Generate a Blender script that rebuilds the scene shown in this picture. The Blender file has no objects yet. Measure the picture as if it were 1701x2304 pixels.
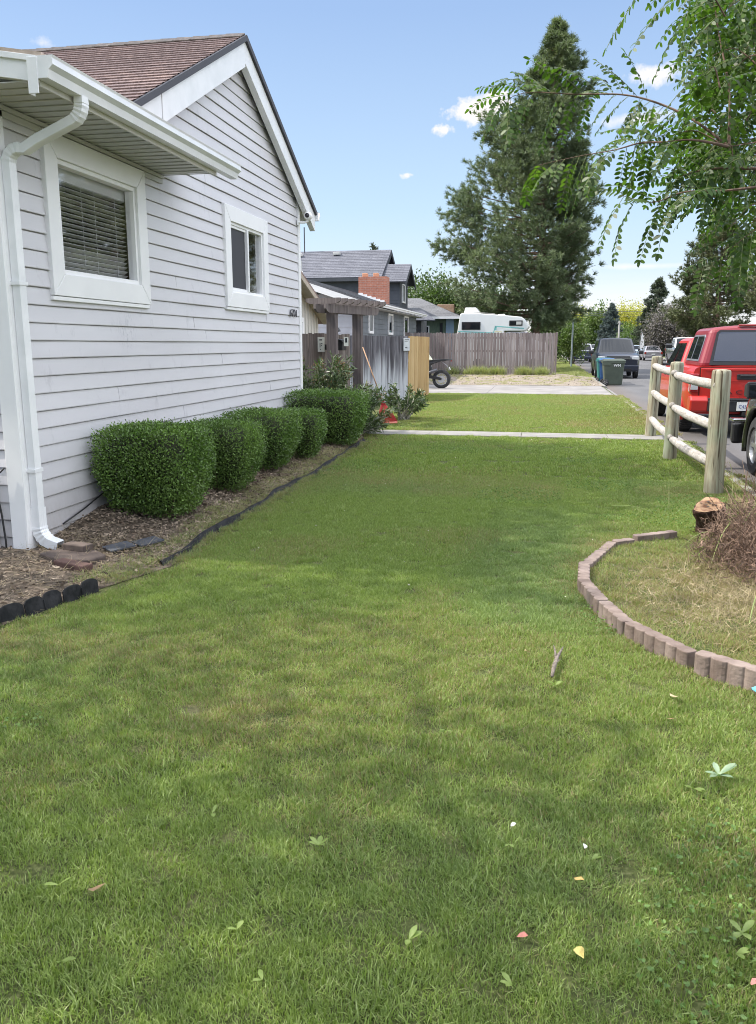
import bpy, bmesh, math, random
import numpy as np
from mathutils import Vector, Matrix
R_ = math.radians
PI = math.pi
sc = bpy.context.scene
COL = sc.collection
rng = np.random.default_rng(7)
random.seed(7)

# ---------------------------------------------------------------- helpers
def thing(name, label, cat, loc=(0, 0, 0), group=None):
    o = bpy.data.objects.new(name, None)
    COL.objects.link(o)
    o.location = loc
    o.empty_display_size = .1
    o['label'] = label; wcheck(label)
    o['category'] = cat
    if group: o['group'] = group
    return o

def wcheck(l):
    if l and not 4 <= len(l.replace('-', ' ').split()) <= 16: print('LABEL LENGTH', len(l.replace('-', ' ').split()), l)
def tag(o, label=None, cat=None, group=None, kind=None):
    if label: o['label'] = label; wcheck(label)
    if cat: o['category'] = cat
    if group: o['group'] = group
    if kind: o['kind'] = kind
    return o

def world_loc(o):
    return Vector(o.location)      # parents of children cancel out (see link)

def link(name, me, m, parent=None, smooth=False, bevel=0, seg=2, sub=0, world=True):
    o = bpy.data.objects.new(name, me)
    COL.objects.link(o)
    if m is not None:
        for q in (m if isinstance(m, (list, tuple)) else [m]): me.materials.append(q)
    if smooth: me.polygons.foreach_set('use_smooth', [True] * len(me.polygons))
    if parent:
        o.parent = parent
        if world: o.matrix_parent_inverse = Matrix.Translation(-world_loc(parent))
    if bevel:
        b = o.modifiers.new('bevel', 'BEVEL'); b.width = bevel; b.segments = seg; b.limit_method = 'ANGLE'; b.angle_limit = R_(32)
        b.harden_normals = False
    if sub:
        s = o.modifiers.new('sub', 'SUBSURF'); s.levels = sub; s.render_levels = sub
    return o

class MB:
    def __init__(self): self.v = []; self.f = []
    def add(self, vs, fs):
        n = len(self.v)
        self.v += [tuple(p) for p in vs]
        self.f += [tuple(i + n for i in f) for f in fs]
        return self
    def box(self, a, b):
        x0, y0, z0 = a; x1, y1, z1 = b
        if x0 > x1: x0, x1 = x1, x0
        if y0 > y1: y0, y1 = y1, y0
        if z0 > z1: z0, z1 = z1, z0
        return self.add([(x0,y0,z0),(x1,y0,z0),(x1,y1,z0),(x0,y1,z0),(x0,y0,z1),(x1,y0,z1),(x1,y1,z1),(x0,y1,z1)],
                        [(0,3,2,1),(4,5,6,7),(0,1,5,4),(1,2,6,5),(2,3,7,6),(3,0,4,7)])
    def obox(self, c, d, rot):  # centre, dims, Matrix 3x3
        n = [(sx*d[0]/2, sy*d[1]/2, sz*d[2]/2) for sz in (-1,1) for sx, sy in ((-1,-1),(1,-1),(1,1),(-1,1))]
        return self.add([Vector(c) + rot @ Vector(p) for p in n], [(0,3,2,1),(4,5,6,7),(0,1,5,4),(1,2,6,5),(2,3,7,6),(3,0,4,7)])
    def prism(self, poly, lo, hi, axis=0):
        # poly of 2D points in the other two axes; extruded between lo and hi along the axis
        def P(a, p):
            return {0: (a, p[0], p[1]), 1: (p[0], a, p[1]), 2: (p[0], p[1], a)}[axis]
        n = len(poly)
        vs = [P(lo, p) for p in poly] + [P(hi, p) for p in poly]
        fs = [tuple(range(n))[::-1], tuple(range(n, 2*n))] + [(i, (i+1) % n, n+(i+1) % n, n+i) for i in range(n)]
        return self.add(vs, fs)
    def tube(self, pts, r, n=10, cap=True, sq=1.0):
        pts = [Vector(p) for p in pts]
        rs = r if isinstance(r, (list, tuple)) else [r]*len(pts)
        vs = []; fs = []
        up = None
        for i, p in enumerate(pts):
            t = (pts[min(i+1, len(pts)-1)] - pts[max(i-1, 0)]).normalized()
            if up is None:
                up = Vector((0, 0, 1)) if abs(t.z) < .9 else Vector((0, 1, 0))
            a = t.cross(up).normalized(); b = a.cross(t).normalized(); up = b
            for k in range(n):
                q = 2*PI*k/n
                vs.append(p + a*math.cos(q)*rs[i] + b*math.sin(q)*rs[i]*sq)
        for i in range(len(pts)-1):
            for k in range(n):
                fs.append((i*n+k, i*n+(k+1) % n, (i+1)*n+(k+1) % n, (i+1)*n+k))
        if cap:
            fs.append(tuple(range(n))[::-1]); fs.append(tuple((len(pts)-1)*n+k for k in range(n)))
        return self.add(vs, fs)
    def lathe(self, prof, c=(0,0,0), axis=2, n=24, cap=True):
        vs = []; fs = []
        for (r, h) in prof:
            for k in range(n):
                q = 2*PI*k/n
                p = {2: (r*math.cos(q), r*math.sin(q), h), 0: (h, r*math.cos(q), r*math.sin(q)), 1: (r*math.cos(q), h, r*math.sin(q))}[axis]
                vs.append((p[0]+c[0], p[1]+c[1], p[2]+c[2]))
        m = len(prof)
        for i in range(m-1):
            for k in range(n):
                fs.append((i*n+k, i*n+(k+1) % n, (i+1)*n+(k+1) % n, (i+1)*n+k))
        if cap:
            fs.append(tuple(range(n))[::-1]); fs.append(tuple((m-1)*n+k for k in range(n)))
        return self.add(vs, fs)
    def quad(self, a, b, c, d): return self.add([a, b, c, d], [(0,1,2,3)])
    def slab(self, a, b, c, d, t):
        a, b, c, d = map(Vector, (a, b, c, d))
        n = (b-a).cross(d-a).normalized()*t
        return self.add([a, b, c, d, a-n, b-n, c-n, d-n], [(0,1,2,3),(7,6,5,4),(0,4,5,1),(1,5,6,2),(2,6,7,3),(3,7,4,0)])
    def build(self, name, m, parent=None, smooth=False, bevel=0, seg=2, fix=True, sub=0):
        me = bpy.data.meshes.new(name)
        me.from_pydata(self.v, [], self.f)
        if fix and len(self.f) < 60000:
            bm = bmesh.new(); bm.from_mesh(me); bmesh.ops.recalc_face_normals(bm, faces=bm.faces); bm.to_mesh(me); bm.free()
        return link(name, me, m, parent, smooth, bevel, seg, sub)

def np_mesh(name, V, nper, nq=4):
    """V: (N*nper,3) vertices; faces are consecutive nper-gons"""
    V = np.asarray(V, np.float32).reshape(-1, 3)
    me = bpy.data.meshes.new(name)
    nv = len(V); nf = nv // nper
    me.vertices.add(nv); me.vertices.foreach_set('co', V.ravel())
    me.loops.add(nv); me.loops.foreach_set('vertex_index', np.arange(nv, dtype=np.int32))
    me.polygons.add(nf); me.polygons.foreach_set('loop_start', np.arange(0, nv, nper, dtype=np.int32))
    me.polygons.foreach_set('loop_total', np.full(nf, nper, dtype=np.int32))
    me.update(calc_edges=True)
    return me

def np_mesh_idx(name, V, F):
    """V (n,3), F (m,k) constant k"""
    V = np.asarray(V, np.float32); F = np.asarray(F, np.int32)
    me = bpy.data.meshes.new(name)
    me.vertices.add(len(V)); me.vertices.foreach_set('co', V.ravel())
    k = F.shape[1]
    me.loops.add(F.size); me.loops.foreach_set('vertex_index', F.ravel())
    me.polygons.add(len(F)); me.polygons.foreach_set('loop_start', np.arange(0, F.size, k, dtype=np.int32))
    me.polygons.foreach_set('loop_total', np.full(len(F), k, dtype=np.int32))
    me.update(calc_edges=True)
    return me

def unit(a): return a/np.maximum(np.linalg.norm(a, axis=-1, keepdims=True), 1e-9)
def rdir(n, r=rng): return unit(r.normal(size=(n, 3)))

def leaves(P, D, L, W, r=rng, fold=.0):
    """pointed-oval leaves as hexagons: position P, axis D, length L, width W"""
    n = len(P)
    S = unit(np.cross(D, rdir(n, r)))
    N = np.cross(D, S)
    L = np.broadcast_to(L, n)[:, None]; W = np.broadcast_to(W, n)[:, None]
    pr = [(0, 0), (.28, .5), (.68, .42), (1, 0), (.68, -.42), (.28, -.5)]
    vs = [P + D*L*a + S*W*b + N*W*abs(b)*fold for a, b in pr]
    return np.stack(vs, 1).reshape(-1, 3)

def quads_blades(P, D, L, W, r=rng, tip=.15):
    n = len(P)
    S = unit(np.cross(D, rdir(n, r)))
    L = np.broadcast_to(L, n)[:, None]; W = np.broadcast_to(W, n)[:, None]
    vs = [P - S*W/2, P + S*W/2, P + D*L + S*W/2*tip, P + D*L - S*W/2*tip]
    return np.stack(vs, 1).reshape(-1, 3)

def vnoise(x, y, seed=0, scale=1.0):
    g = np.random.default_rng(seed).random((64, 64))
    x = np.asarray(x)*scale; y = np.asarray(y)*scale
    xi = np.floor(x).astype(int); yi = np.floor(y).astype(int); fx = x-xi; fy = y-yi
    fx = fx*fx*(3-2*fx); fy = fy*fy*(3-2*fy)
    a = g[xi % 64, yi % 64]; b = g[(xi+1) % 64, yi % 64]; c = g[xi % 64, (yi+1) % 64]; d = g[(xi+1) % 64, (yi+1) % 64]
    return (a*(1-fx)+b*fx)*(1-fy)+(c*(1-fx)+d*fx)*fy

# ---------------------------------------------------------------- materials
def nt_new(name):
    m = bpy.data.materials.new(name); m.use_nodes = True
    nt = m.node_tree; nt.nodes.clear()
    return m, nt, nt.nodes.new('ShaderNodeOutputMaterial')

def N(nt, t, **kw):
    n = nt.nodes.new(t)
    for k, v in kw.items():
        if k.startswith('i_'):
            key = k[2:]
            n.inputs[int(key) if key.isdigit() else key.replace('_', ' ')].default_value = v
        else: setattr(n, k, v)
    return n

def ramp(nt, fac, stops, interp='LINEAR'):
    r = nt.nodes.new('ShaderNodeValToRGB'); r.color_ramp.interpolation = interp
    e = r.color_ramp.elements
    while len(e) < len(stops): e.new(.5)
    for q, (p, c) in zip(e, stops):
        q.position = p; q.color = (*c, 1) if len(c) == 3 else c
    nt.links.new(fac, r.inputs[0]); return r.outputs[0]

def mixc(nt, fac, a, b, mode='MIX'):
    m = nt.nodes.new('ShaderNodeMix'); m.data_type = 'RGBA'; m.blend_type = mode; m.clamp_factor = True
    for s, v in ((m.inputs[0], fac), (m.inputs[6], a), (m.inputs[7], b)):
        if isinstance(v, (int, float)): s.default_value = v
        elif isinstance(v, tuple): s.default_value = (*v, 1) if len(v) == 3 else v
        else: nt.links.new(v, s)
    return m.outputs[2]

def mth(nt, op, a, b=0.0, clamp=False):
    m = nt.nodes.new('ShaderNodeMath'); m.operation = op; m.use_clamp = clamp
    for s, v in zip(m.inputs, (a, b)):
        if isinstance(v, (int, float)): s.default_value = v
        else: nt.links.new(v, s)
    return m.outputs[0]

def coords(nt, kind='Object', scale=(1, 1, 1), rot=(0, 0, 0)):
    if kind == 'World':
        t = nt.nodes.new('ShaderNodeNewGeometry'); o = t.outputs['Position']
    else:
        t = nt.nodes.new('ShaderNodeTexCoord'); o = t.outputs[kind]
    mp = nt.nodes.new('ShaderNodeMapping'); mp.inputs['Scale'].default_value = scale; mp.inputs['Rotation'].default_value = rot
    nt.links.new(o, mp.inputs[0]); return mp.outputs[0]

def noise(nt, vec, scale, detail=4, rough=.55):
    n = nt.nodes.new('ShaderNodeTexNoise'); n.inputs['Scale'].default_value = scale; n.inputs['Detail'].default_value = detail
    n.inputs['Roughness'].default_value = rough
    nt.links.new(vec, n.inputs['Vector']); return n.outputs['Fac']

def mat(name, c1, c2=None, rough=.6, metal=0, nscale=3, vec=(1, 1, 1), kind='World', bump=0, bscale=40, bdist=.01, island=0, trans=0, tcol=None,
        coat=0, spec=.5, contrast=(.35, .65), bvec=None, alpha=None):
    m, nt, out = nt_new(name)
    b = N(nt, 'ShaderNodeBsdfPrincipled')
    b.inputs['Roughness'].default_value = rough; b.inputs['Metallic'].default_value = metal
    b.inputs['Coat Weight'].default_value = coat; b.inputs['Coat Roughness'].default_value = .04
    b.inputs['Specular IOR Level'].default_value = spec
    col = None
    if c2 is not None:
        v = coords(nt, kind, vec)
        f = noise(nt, v, nscale)
        col = ramp(nt, f, [(contrast[0], c1), (contrast[1], c2)])
    if island:
        g = nt.nodes.new('ShaderNodeNewGeometry')
        h = nt.nodes.new('ShaderNodeHueSaturation')
        nt.links.new(mth(nt, 'MULTIPLY_ADD', g.outputs['Random Per Island'], island), h.inputs['Value'])
        h.inputs['Value'].links[0].from_node.inputs[2].default_value = 1-island/2
        if col is None: h.inputs['Color'].default_value = (*c1, 1)
        else: nt.links.new(col, h.inputs['Color'])
        col = h.outputs[0]
    if col is None: b.inputs['Base Color'].default_value = (*c1, 1)
    else: nt.links.new(col, b.inputs['Base Color'])
    if bump:
        v = coords(nt, kind, bvec or vec)
        f = noise(nt, v, bscale, 6)
        bp = N(nt, 'ShaderNodeBump'); bp.inputs['Strength'].default_value = bump; bp.inputs['Distance'].default_value = bdist
        nt.links.new(f, bp.inputs['Height']); nt.links.new(bp.outputs[0], b.inputs['Normal'])
    res = b.outputs[0]
    if trans:
        t = N(nt, 'ShaderNodeBsdfTranslucent')
        tc = mixc(nt, 1.0, col if col is not None else (*c1,), tcol or (1.1, 1.3, .5), 'MULTIPLY')
        nt.links.new(tc, t.inputs['Color'])
        mx = N(nt, 'ShaderNodeMixShader'); mx.inputs[0].default_value = trans
        nt.links.new(res, mx.inputs[1]); nt.links.new(t.outputs[0], mx.inputs[2]); res = mx.outputs[0]
    nt.links.new(res, out.inputs[0])
    return m

def glassy(name, tint=(.1, .12, .13), refl=.35, see=.0, rough=.03):
    """window glass: mirror-like reflection over a dark see-through pane"""
    m, nt, out = nt_new(name)
    g = N(nt, 'ShaderNodeBsdfGlossy'); g.inputs['Roughness'].default_value = rough; g.inputs['Color'].default_value = (1, 1, 1, 1)
    if see > 0:
        t = N(nt, 'ShaderNodeBsdfTransparent'); t.inputs['Color'].default_value = (see, see, see*1.02, 1)
    else:
        t = N(nt, 'ShaderNodeBsdfDiffuse'); t.inputs['Color'].default_value = (*tint, 1)
    fr = N(nt, 'ShaderNodeLayerWeight'); fr.inputs[0].default_value = .5
    f = mth(nt, 'ADD', mth(nt, 'MULTIPLY', mth(nt, 'POWER', fr.outputs['Facing'], 4.0), .7), refl, True)
    mx = N(nt, 'ShaderNodeMixShader'); nt.links.new(f, mx.inputs[0]); nt.links.new(t.outputs[0], mx.inputs[1]); nt.links.new(g.outputs[0], mx.inputs[2])
    nt.links.new(mx.outputs[0], out.inputs[0]); return m

M = {}
def siding_mat():
    m, nt, out = nt_new('vinyl_siding')
    b = N(nt, 'ShaderNodeBsdfPrincipled'); b.inputs['Roughness'].default_value = .42
    c = ramp(nt, noise(nt, coords(nt, 'World', (1, .35, 2.5)), 1.3), [(.35, (.60, .59, .61)), (.65, (.66, .65, .67))])
    d = noise(nt, coords(nt, 'World', (3, 2.2, 1.1)), 3.2, 8, .72)            # grime smears
    c = mixc(nt, ramp(nt, d, [(.58, (0, 0, 0)), (.74, (.55, .55, .55))]), c, (.40, .39, .41))
    s = nt.nodes.new('ShaderNodeSeparateXYZ'); g = nt.nodes.new('ShaderNodeNewGeometry'); nt.links.new(g.outputs['Position'], s.inputs[0])
    k = mth(nt, 'MULTIPLY', mth(nt, 'MULTIPLY', mth(nt, 'SUBTRACT', .55, s.outputs[2]), 1.6, True), noise(nt, coords(nt, 'World', (4, 4, 1.5)), 5, 6, .7), True)   # soil splash near the ground
    c = mixc(nt, k, c, (.33, .29, .26))
    # the scuff under the large window
    vm = nt.nodes.new('ShaderNodeVectorMath'); vm.operation = 'DISTANCE'; nt.links.new(g.outputs['Position'], vm.inputs[0]); vm.inputs[1].default_value = (-3.63, 6.85, 1.62)
    q = mth(nt, 'MULTIPLY', mth(nt, 'SUBTRACT', .22, vm.outputs['Value']), 5.0, True); n2 = noise(nt, coords(nt, 'World', (9, 14, 5)), 3.2, 5, .7)
    c = mixc(nt, mth(nt, 'MULTIPLY', q, mth(nt, 'MULTIPLY', mth(nt, 'SUBTRACT', n2, .50), 5.0, True), True), c, (.30, .30, .33))
    nt.links.new(c, b.inputs['Base Color'])
    bp = N(nt, 'ShaderNodeBump'); bp.inputs['Strength'].default_value = .2; bp.inputs['Distance'].default_value = .004
    nt.links.new(noise(nt, coords(nt, 'World', (1, .5, 6)), 18, 5), bp.inputs['Height']); nt.links.new(bp.outputs[0], b.inputs['Normal'])
    nt.links.new(b.outputs[0], out.inputs[0]); return m
M['siding'] = siding_mat()
M['siding_front'] = M['siding']
M['white'] = mat('white_trim_paint', (.82, .82, .82), (.88, .88, .875), rough=.4, nscale=2.2)
M['white_metal'] = mat('white_aluminium', (.76, .77, .775), (.85, .855, .86), rough=.32, nscale=4, bump=.12, bscale=9, bdist=.01)
M['soffit'] = mat('cream_soffit', (.50, .50, .48), (.56, .55, .52), rough=.5, nscale=2)
M['fascia_cream'] = mat('cream_fascia', (.56, .55, .50), (.64, .62, .57), rough=.45, nscale=2)
M['dark_edge'] = mat('dark_drip_edge', (.05, .05, .06), rough=.6)
M['black'] = mat('black_plastic', (.018, .018, .02), rough=.45)
M['black_rough'] = mat('black_rubber_edging', (.016, .017, .018), (.04, .04, .042), rough=.9, spec=.15, nscale=14, bump=.3, bscale=60)
M['rubber'] = mat('tyre_rubber', (.022, .022, .024), (.04, .04, .04), rough=.85, nscale=10)
M['glass'] = glassy('house_window_glass', refl=.24, see=.93)
M['car_glass'] = glassy('dark_car_glass', tint=(.010, .013, .017), refl=.03)
M['interior'] = mat('dark_room', (.03, .03, .032), rough=.9)
M['blind'] = mat('white_blind_slats', (.80, .81, .80), rough=.5)
M['concrete'] = mat('concrete', (.19, .18, .165), (.27, .26, .24), rough=.9, nscale=3, bump=.3, bscale=60, contrast=(.3, .7))
M['found'] = mat('foundation_concrete', (.22, .22, .21), (.34, .33, .31), rough=.95, nscale=8, bump=.5, bscale=40)

def shingle_mat(name, c1, c2, c3, cw, ch, rot, plane='xy'):
    """asphalt shingles: tabs from a brick texture laid along the slope"""
    m, nt, out = nt_new(name)
    b = N(nt, 'ShaderNodeBsdfPrincipled'); b.inputs['Roughness'].default_value = .92; b.inputs['Specular IOR Level'].default_value = .2
    t = nt.nodes.new('ShaderNodeUVMap')
    br = N(nt, 'ShaderNodeTexBrick')
    br.offset = .5; br.inputs['Scale'].default_value = 1; br.inputs['Brick Width'].default_value = cw; br.inputs['Row Height'].default_value = ch
    br.inputs['Mortar Size'].default_value = .012; br.inputs['Mortar Smooth'].default_value = .3; br.inputs['Bias'].default_value = 0
    br.inputs['Color1'].default_value = (*c1, 1); br.inputs['Color2'].default_value = (*c2, 1); br.inputs['Mortar'].default_value = (*c3, 1)
    nt.links.new(t.outputs[0], br.inputs[0])
    n = noise(nt, coords(nt, 'World'), 45, 3)
    n2 = noise(nt, coords(nt, 'World'), 1.1, 3)
    col = mixc(nt, .55, br.outputs[0], ramp(nt, n, [(.3, tuple(x*.55 for x in c1)), (.7, tuple(min(1, x*1.7) for x in c2))]), 'MIX')
    col = mixc(nt, .5, col, ramp(nt, n2, [(.3, (.75, .75, .75)), (.7, (1.1, 1.1, 1.1))]), 'MULTIPLY')
    nt.links.new(col, b.inputs['Base Color'])
    bp = N(nt, 'ShaderNodeBump'); bp.inputs['Strength'].default_value = .6; bp.inputs['Distance'].default_value = .012
    nt.links.new(br.outputs[1], bp.inputs['Height']); bp.invert = True
    nt.links.new(bp.outputs[0], b.inputs['Normal'])
    nt.links.new(b.outputs[0], out.inputs[0]); return m
M['shingle_red'] = shingle_mat('red_brown_shingles', (.27, .19, .17), (.355, .265, .24), (.12, .08, .07), .30, .13, 0)
M['shingle_grey'] = shingle_mat('grey_shingles', (.12, .125, .14), (.24, .245, .26), (.07, .07, .08), .33, .17, 0)
M['shingle_grey_dark'] = shingle_mat('dark_grey_shingles', (.085, .09, .11), (.17, .175, .2), (.05, .05, .06), .33, .17, 0)

def roof_quad(name, P, m, parent, t=.05, ch=None):
    """P: eave-left, eave-right, ridge-right, ridge-left. One slab with stepped shingle courses, UV in metres."""
    a, b, c, d = map(Vector, P)
    rows = 1
    slope = ((d-a).length + (c-b).length)/2
    if ch: rows = max(1, int(round(slope/ch)))
    n = (b-a).cross(d-a).normalized()
    if n.z < 0: n = -n
    vs = []; fs = []; uv = []
    u = (b-a).normalized()
    for i in range(rows):
        t0 = i/rows; t1 = (i+1)/rows
        p0 = a.lerp(d, t0) + n*.012; p1 = b.lerp(c, t0) + n*.012; p2 = b.lerp(c, t1); p3 = a.lerp(d, t1)
        base = len(vs)
        vs += [p0, p1, p2, p3, a.lerp(d, t0), b.lerp(c, t0)]
        fs += [(base, base+1, base+2, base+3), (base+4, base+5, base+1, base)]
        s0 = slope*t0; s1 = slope*t1
        U = lambda p: (p-a).dot(u)
        uv += [(U(p0), s0), (U(p1), s0), (U(p2), s1), (U(p3), s1)] + [(U(p0), s0)]*4
    base = len(vs)
    vs += [a - n*t, b - n*t, c - n*t, d - n*t, a.copy(), b.copy(), c.copy(), d.copy()]
    fs += [(base+3, base+2, base+1, base), (base, base+1, base+5, base+4), (base+1, base+2, base+6, base+5), (base+2, base+3, base+7, base+6), (base+3, base, base+4, base+7)]
    uv += [(0, 0)]*20
    me = bpy.data.meshes.new(name); me.from_pydata(vs, [], fs)
    ul = me.uv_layers.new(name='UVMap')
    for i, q in enumerate(uv): ul.data[i].uv = q
    return link(name, me, m, parent)
# ---------------------------------------------------------------- camera
cam = bpy.data.cameras.new('camera'); co = bpy.data.objects.new('camera', cam); COL.objects.link(co)
co.location = (0, 0, 1.5); co.rotation_euler = (R_(90-11.518), 0, R_(11.3215))
cam.sensor_fit = 'VERTICAL'; cam.sensor_height = 36; cam.lens = 1850/2304*36; cam.clip_end = 3000; cam.clip_start = .05
sc.camera = co
sc.view_settings.view_transform = 'Standard'; sc.view_settings.look = 'None'; sc.view_settings.gamma = 1
sc.view_settings.use_curve_mapping = False
sc.view_settings.exposure = EXPOSURE = 1.5
sc.cycles.use_adaptive_sampling = True
sc.cycles.max_bounces = 8; sc.cycles.transparent_max_bounces = 16
sc.render.film_transparent = False
sc.cycles.use_denoising = True
sc.cycles.denoiser = 'OPENIMAGEDENOISE'; sc.cycles.denoising_input_passes = 'RGB_ALBEDO_NORMAL'; sc.cycles.denoising_prefilter = 'ACCURATE'
sc.cycles.pixel_filter_type = 'BLACKMAN_HARRIS'; sc.cycles.filter_width = 1.0

# ---------------------------------------------------------------- sun and sky
SUN_EL, SUN_AZ = 50, 262          # azimuth measured clockwise from +Y: light comes from the left, a touch from behind
sd = Vector((math.sin(R_(SUN_AZ))*math.cos(R_(SUN_EL)), math.cos(R_(SUN_AZ))*math.cos(R_(SUN_EL)), math.sin(R_(SUN_EL))))
sl = bpy.data.lights.new('sun', 'SUN'); sl.energy = 2.3; sl.angle = R_(.55); sl.color = (1, .93, .82)
so = bpy.data.objects.new('sun', sl); COL.objects.link(so); so.rotation_euler = sd.to_track_quat('Z', 'Y').to_euler()
so.location = (-20, 0, 30)

w = bpy.data.worlds.new('World'); sc.world = w; w.use_nodes = True
nt = w.node_tree; nt.nodes.clear()
out = nt.nodes.new('ShaderNodeOutputWorld'); bg = nt.nodes.new('ShaderNodeBackground'); bg.inputs[1].default_value = .15
sky = nt.nodes.new('ShaderNodeTexSky'); sky.sky_type = 'NISHITA'; sky.sun_disc = False
sky.sun_elevation = R_(SUN_EL); sky.sun_rotation = R_(SUN_AZ); sky.air_density = 1.0; sky.dust_density = 1.0; sky.ozone_density = 1.0
tc = nt.nodes.new('ShaderNodeTexCoord'); DIR = tc.outputs['Generated']
sep = nt.nodes.new('ShaderNodeSeparateXYZ'); nt.links.new(DIR, sep.inputs[0])
def cloud(az, el, wx, wy, seed, ns=9, soft=.35, up=0):
    """a small cloud in direction az (from +Y, to the right), el; half sizes in radians; returns a mask 0..1"""
    a = R_(az); e = R_(el)
    c = Vector((math.sin(a)*math.cos(e), math.cos(a)*math.cos(e), math.sin(e)))
    r = Vector((math.cos(a), -math.sin(a), 0)); u = r.cross(c) * 1.0
    def dot(v):
        n = nt.nodes.new('ShaderNodeVectorMath'); n.operation = 'DOT_PRODUCT'; nt.links.new(DIR, n.inputs[0]); n.inputs[1].default_value = v
        return n.outputs['Value']
    x = mth(nt, 'DIVIDE', dot(r), wx); y = mth(nt, 'DIVIDE', dot(u), wy)
    y = mth(nt, 'ADD', y, mth(nt, 'MULTIPLY', x, up))
    d = mth(nt, 'SQRT', mth(nt, 'ADD', mth(nt, 'MULTIPLY', x, x), mth(nt, 'MULTIPLY', y, y)))
    mp = nt.nodes.new('ShaderNodeMapping'); mp.inputs['Location'].default_value = (seed, seed*.7, 0); nt.links.new(DIR, mp.inputs[0])
    n = noise(nt, mp.outputs[0], ns/wx*.25, 6, .6)
    d = mth(nt, 'ADD', d, mth(nt, 'MULTIPLY', mth(nt, 'SUBTRACT', n, .5), 2.2))
    f = mth(nt, 'SUBTRACT', 1.0, d)
    front = mth(nt, 'GREATER_THAN', dot(c), 0.0)
    return mth(nt, 'MULTIPLY', mth(nt, 'MULTIPLY', mth(nt, 'DIVIDE', f, soft), front, False), 1.0, True)
skyc = mixc(nt, 1.0, sky.outputs[0], (.86, .84, .88), 'MULTIPLY')
# hazy evening gradient: pale blue low down, whiter over the end of the street
grad = ramp(nt, sep.outputs[2], [(0, (2.2, 2.25, 2.3)), (.05, (1.75, 2.05, 2.4)), (.15, (1.30, 1.76, 2.26)), (.34, (.82, 1.22, 1.92)), (.7, (.6, .9, 1.8))])
skyc = mixc(nt, .88, skyc, grad)
# added, unseen bright cloud overhead and to the right that lifts the ambient light
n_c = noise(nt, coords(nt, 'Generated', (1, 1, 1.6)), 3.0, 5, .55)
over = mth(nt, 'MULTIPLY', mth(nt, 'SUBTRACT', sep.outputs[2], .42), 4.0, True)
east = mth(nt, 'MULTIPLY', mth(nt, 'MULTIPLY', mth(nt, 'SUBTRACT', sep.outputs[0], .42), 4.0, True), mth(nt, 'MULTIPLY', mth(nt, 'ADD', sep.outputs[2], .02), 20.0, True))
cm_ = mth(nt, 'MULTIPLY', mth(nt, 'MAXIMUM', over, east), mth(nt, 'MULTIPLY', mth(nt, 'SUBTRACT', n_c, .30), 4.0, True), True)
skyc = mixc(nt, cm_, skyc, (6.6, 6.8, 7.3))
hz = mth(nt, 'MULTIPLY', mth(nt, 'SUBTRACT', .085, sep.outputs[2]), 16, True)
n_h = noise(nt, coords(nt, 'Generated', (1.5, 1.5, 16)), 3.2, 6, .6)
hzm = mth(nt, 'MULTIPLY', hz, mth(nt, 'ADD', mth(nt, 'MULTIPLY', n_h, 1.7), -.2), True)
skyc = mixc(nt, hzm, skyc, (2.7, 2.62, 2.5))
for a_ in [(-4.9, 14.45, .036, .0145, 3, 9, .5, -.25), (-3.6, 14.9, .02, .011, 8, 9, .5, 0), (-7.1, 13.4, .013, .0065, 5, 7, .8, 0), (-9.47, 10.73, .0075, .0035, 11, 6, 1.0, 0),
           (-31.8, 17.1, .012, .006, 2, 6, 2.2, 0), (5.9, 15.8, .03, .012, 6, 8, .8, -.2), (4.9, 13.5, .05, .008, 4, 8, 1.0, -.1), (6.0, 4.9, .075, .0035, 9, 6, 2.0, .05), (-30.5, 16.6, .012, .004, 12, 6, 3, 0)]:
    skyc = mixc(nt, cloud(*a_), skyc, (2.7, 2.58, 2.5))
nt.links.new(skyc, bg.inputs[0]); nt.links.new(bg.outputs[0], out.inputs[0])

# ---------------------------------------------------------------- ground
EDGE = [(-3.0, 3.0), (-2.84, 3.76), (-2.69, 4.46), (-2.47, 5.09), (-2.55, 5.8), (-2.59, 6.63), (-2.6, 8.68), (-2.64, 10.2), (-2.68, 11.7), (-2.78, 12.8), (-3.0, 13.6)]
def edge_x(y):
    return np.interp(y, [e[1] for e in EDGE], [e[0] for e in EDGE])

def lawn_soil():
    m, nt, out = nt_new('lawn_thatch')
    b = N(nt, 'ShaderNodeBsdfPrincipled'); b.inputs['Roughness'].default_value = .95; b.inputs['Specular IOR Level'].default_value = .1
    v = coords(nt, 'World')
    f = noise(nt, v, 60, 4); g = noise(nt, v, 1.2, 4)
    c = ramp(nt, f, [(.3, (.035, .04, .018)), (.5, (.075, .09, .03)), (.72, (.15, .155, .07))])
    c2 = ramp(nt, f, [(.3, (.09, .085, .04)), (.7, (.22, .20, .10))])
    c = mixc(nt, ramp(nt, g, [(.55, (0, 0, 0)), (.72, (1, 1, 1))]), c, c2)
    nt.links.new(c, b.inputs['Base Color']); nt.links.new(b.outputs[0], out.inputs[0]); return m
M['thatch'] = lawn_soil()
M['far_grass'] = mat('far_ground_grass', (.07, .095, .03), (.15, .15, .065), rough=.95, nscale=.6, bump=.5, bscale=30)

def structure(name, mb, m, **k):
    o = mb.build(name, m, **k); o['kind'] = 'structure'; return o
g = MB(); S = 1500
g.quad((-S, -S, -.2), (S, -S, -.2), (S, S, -.2), (-S, S, -.2)); structure('ground', g, M['far_grass'], fix=False)
g = MB(); g.box((-70, -25, -.19), (2.1, 400, 0)); structure('lawn', g, M['thatch'])

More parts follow.
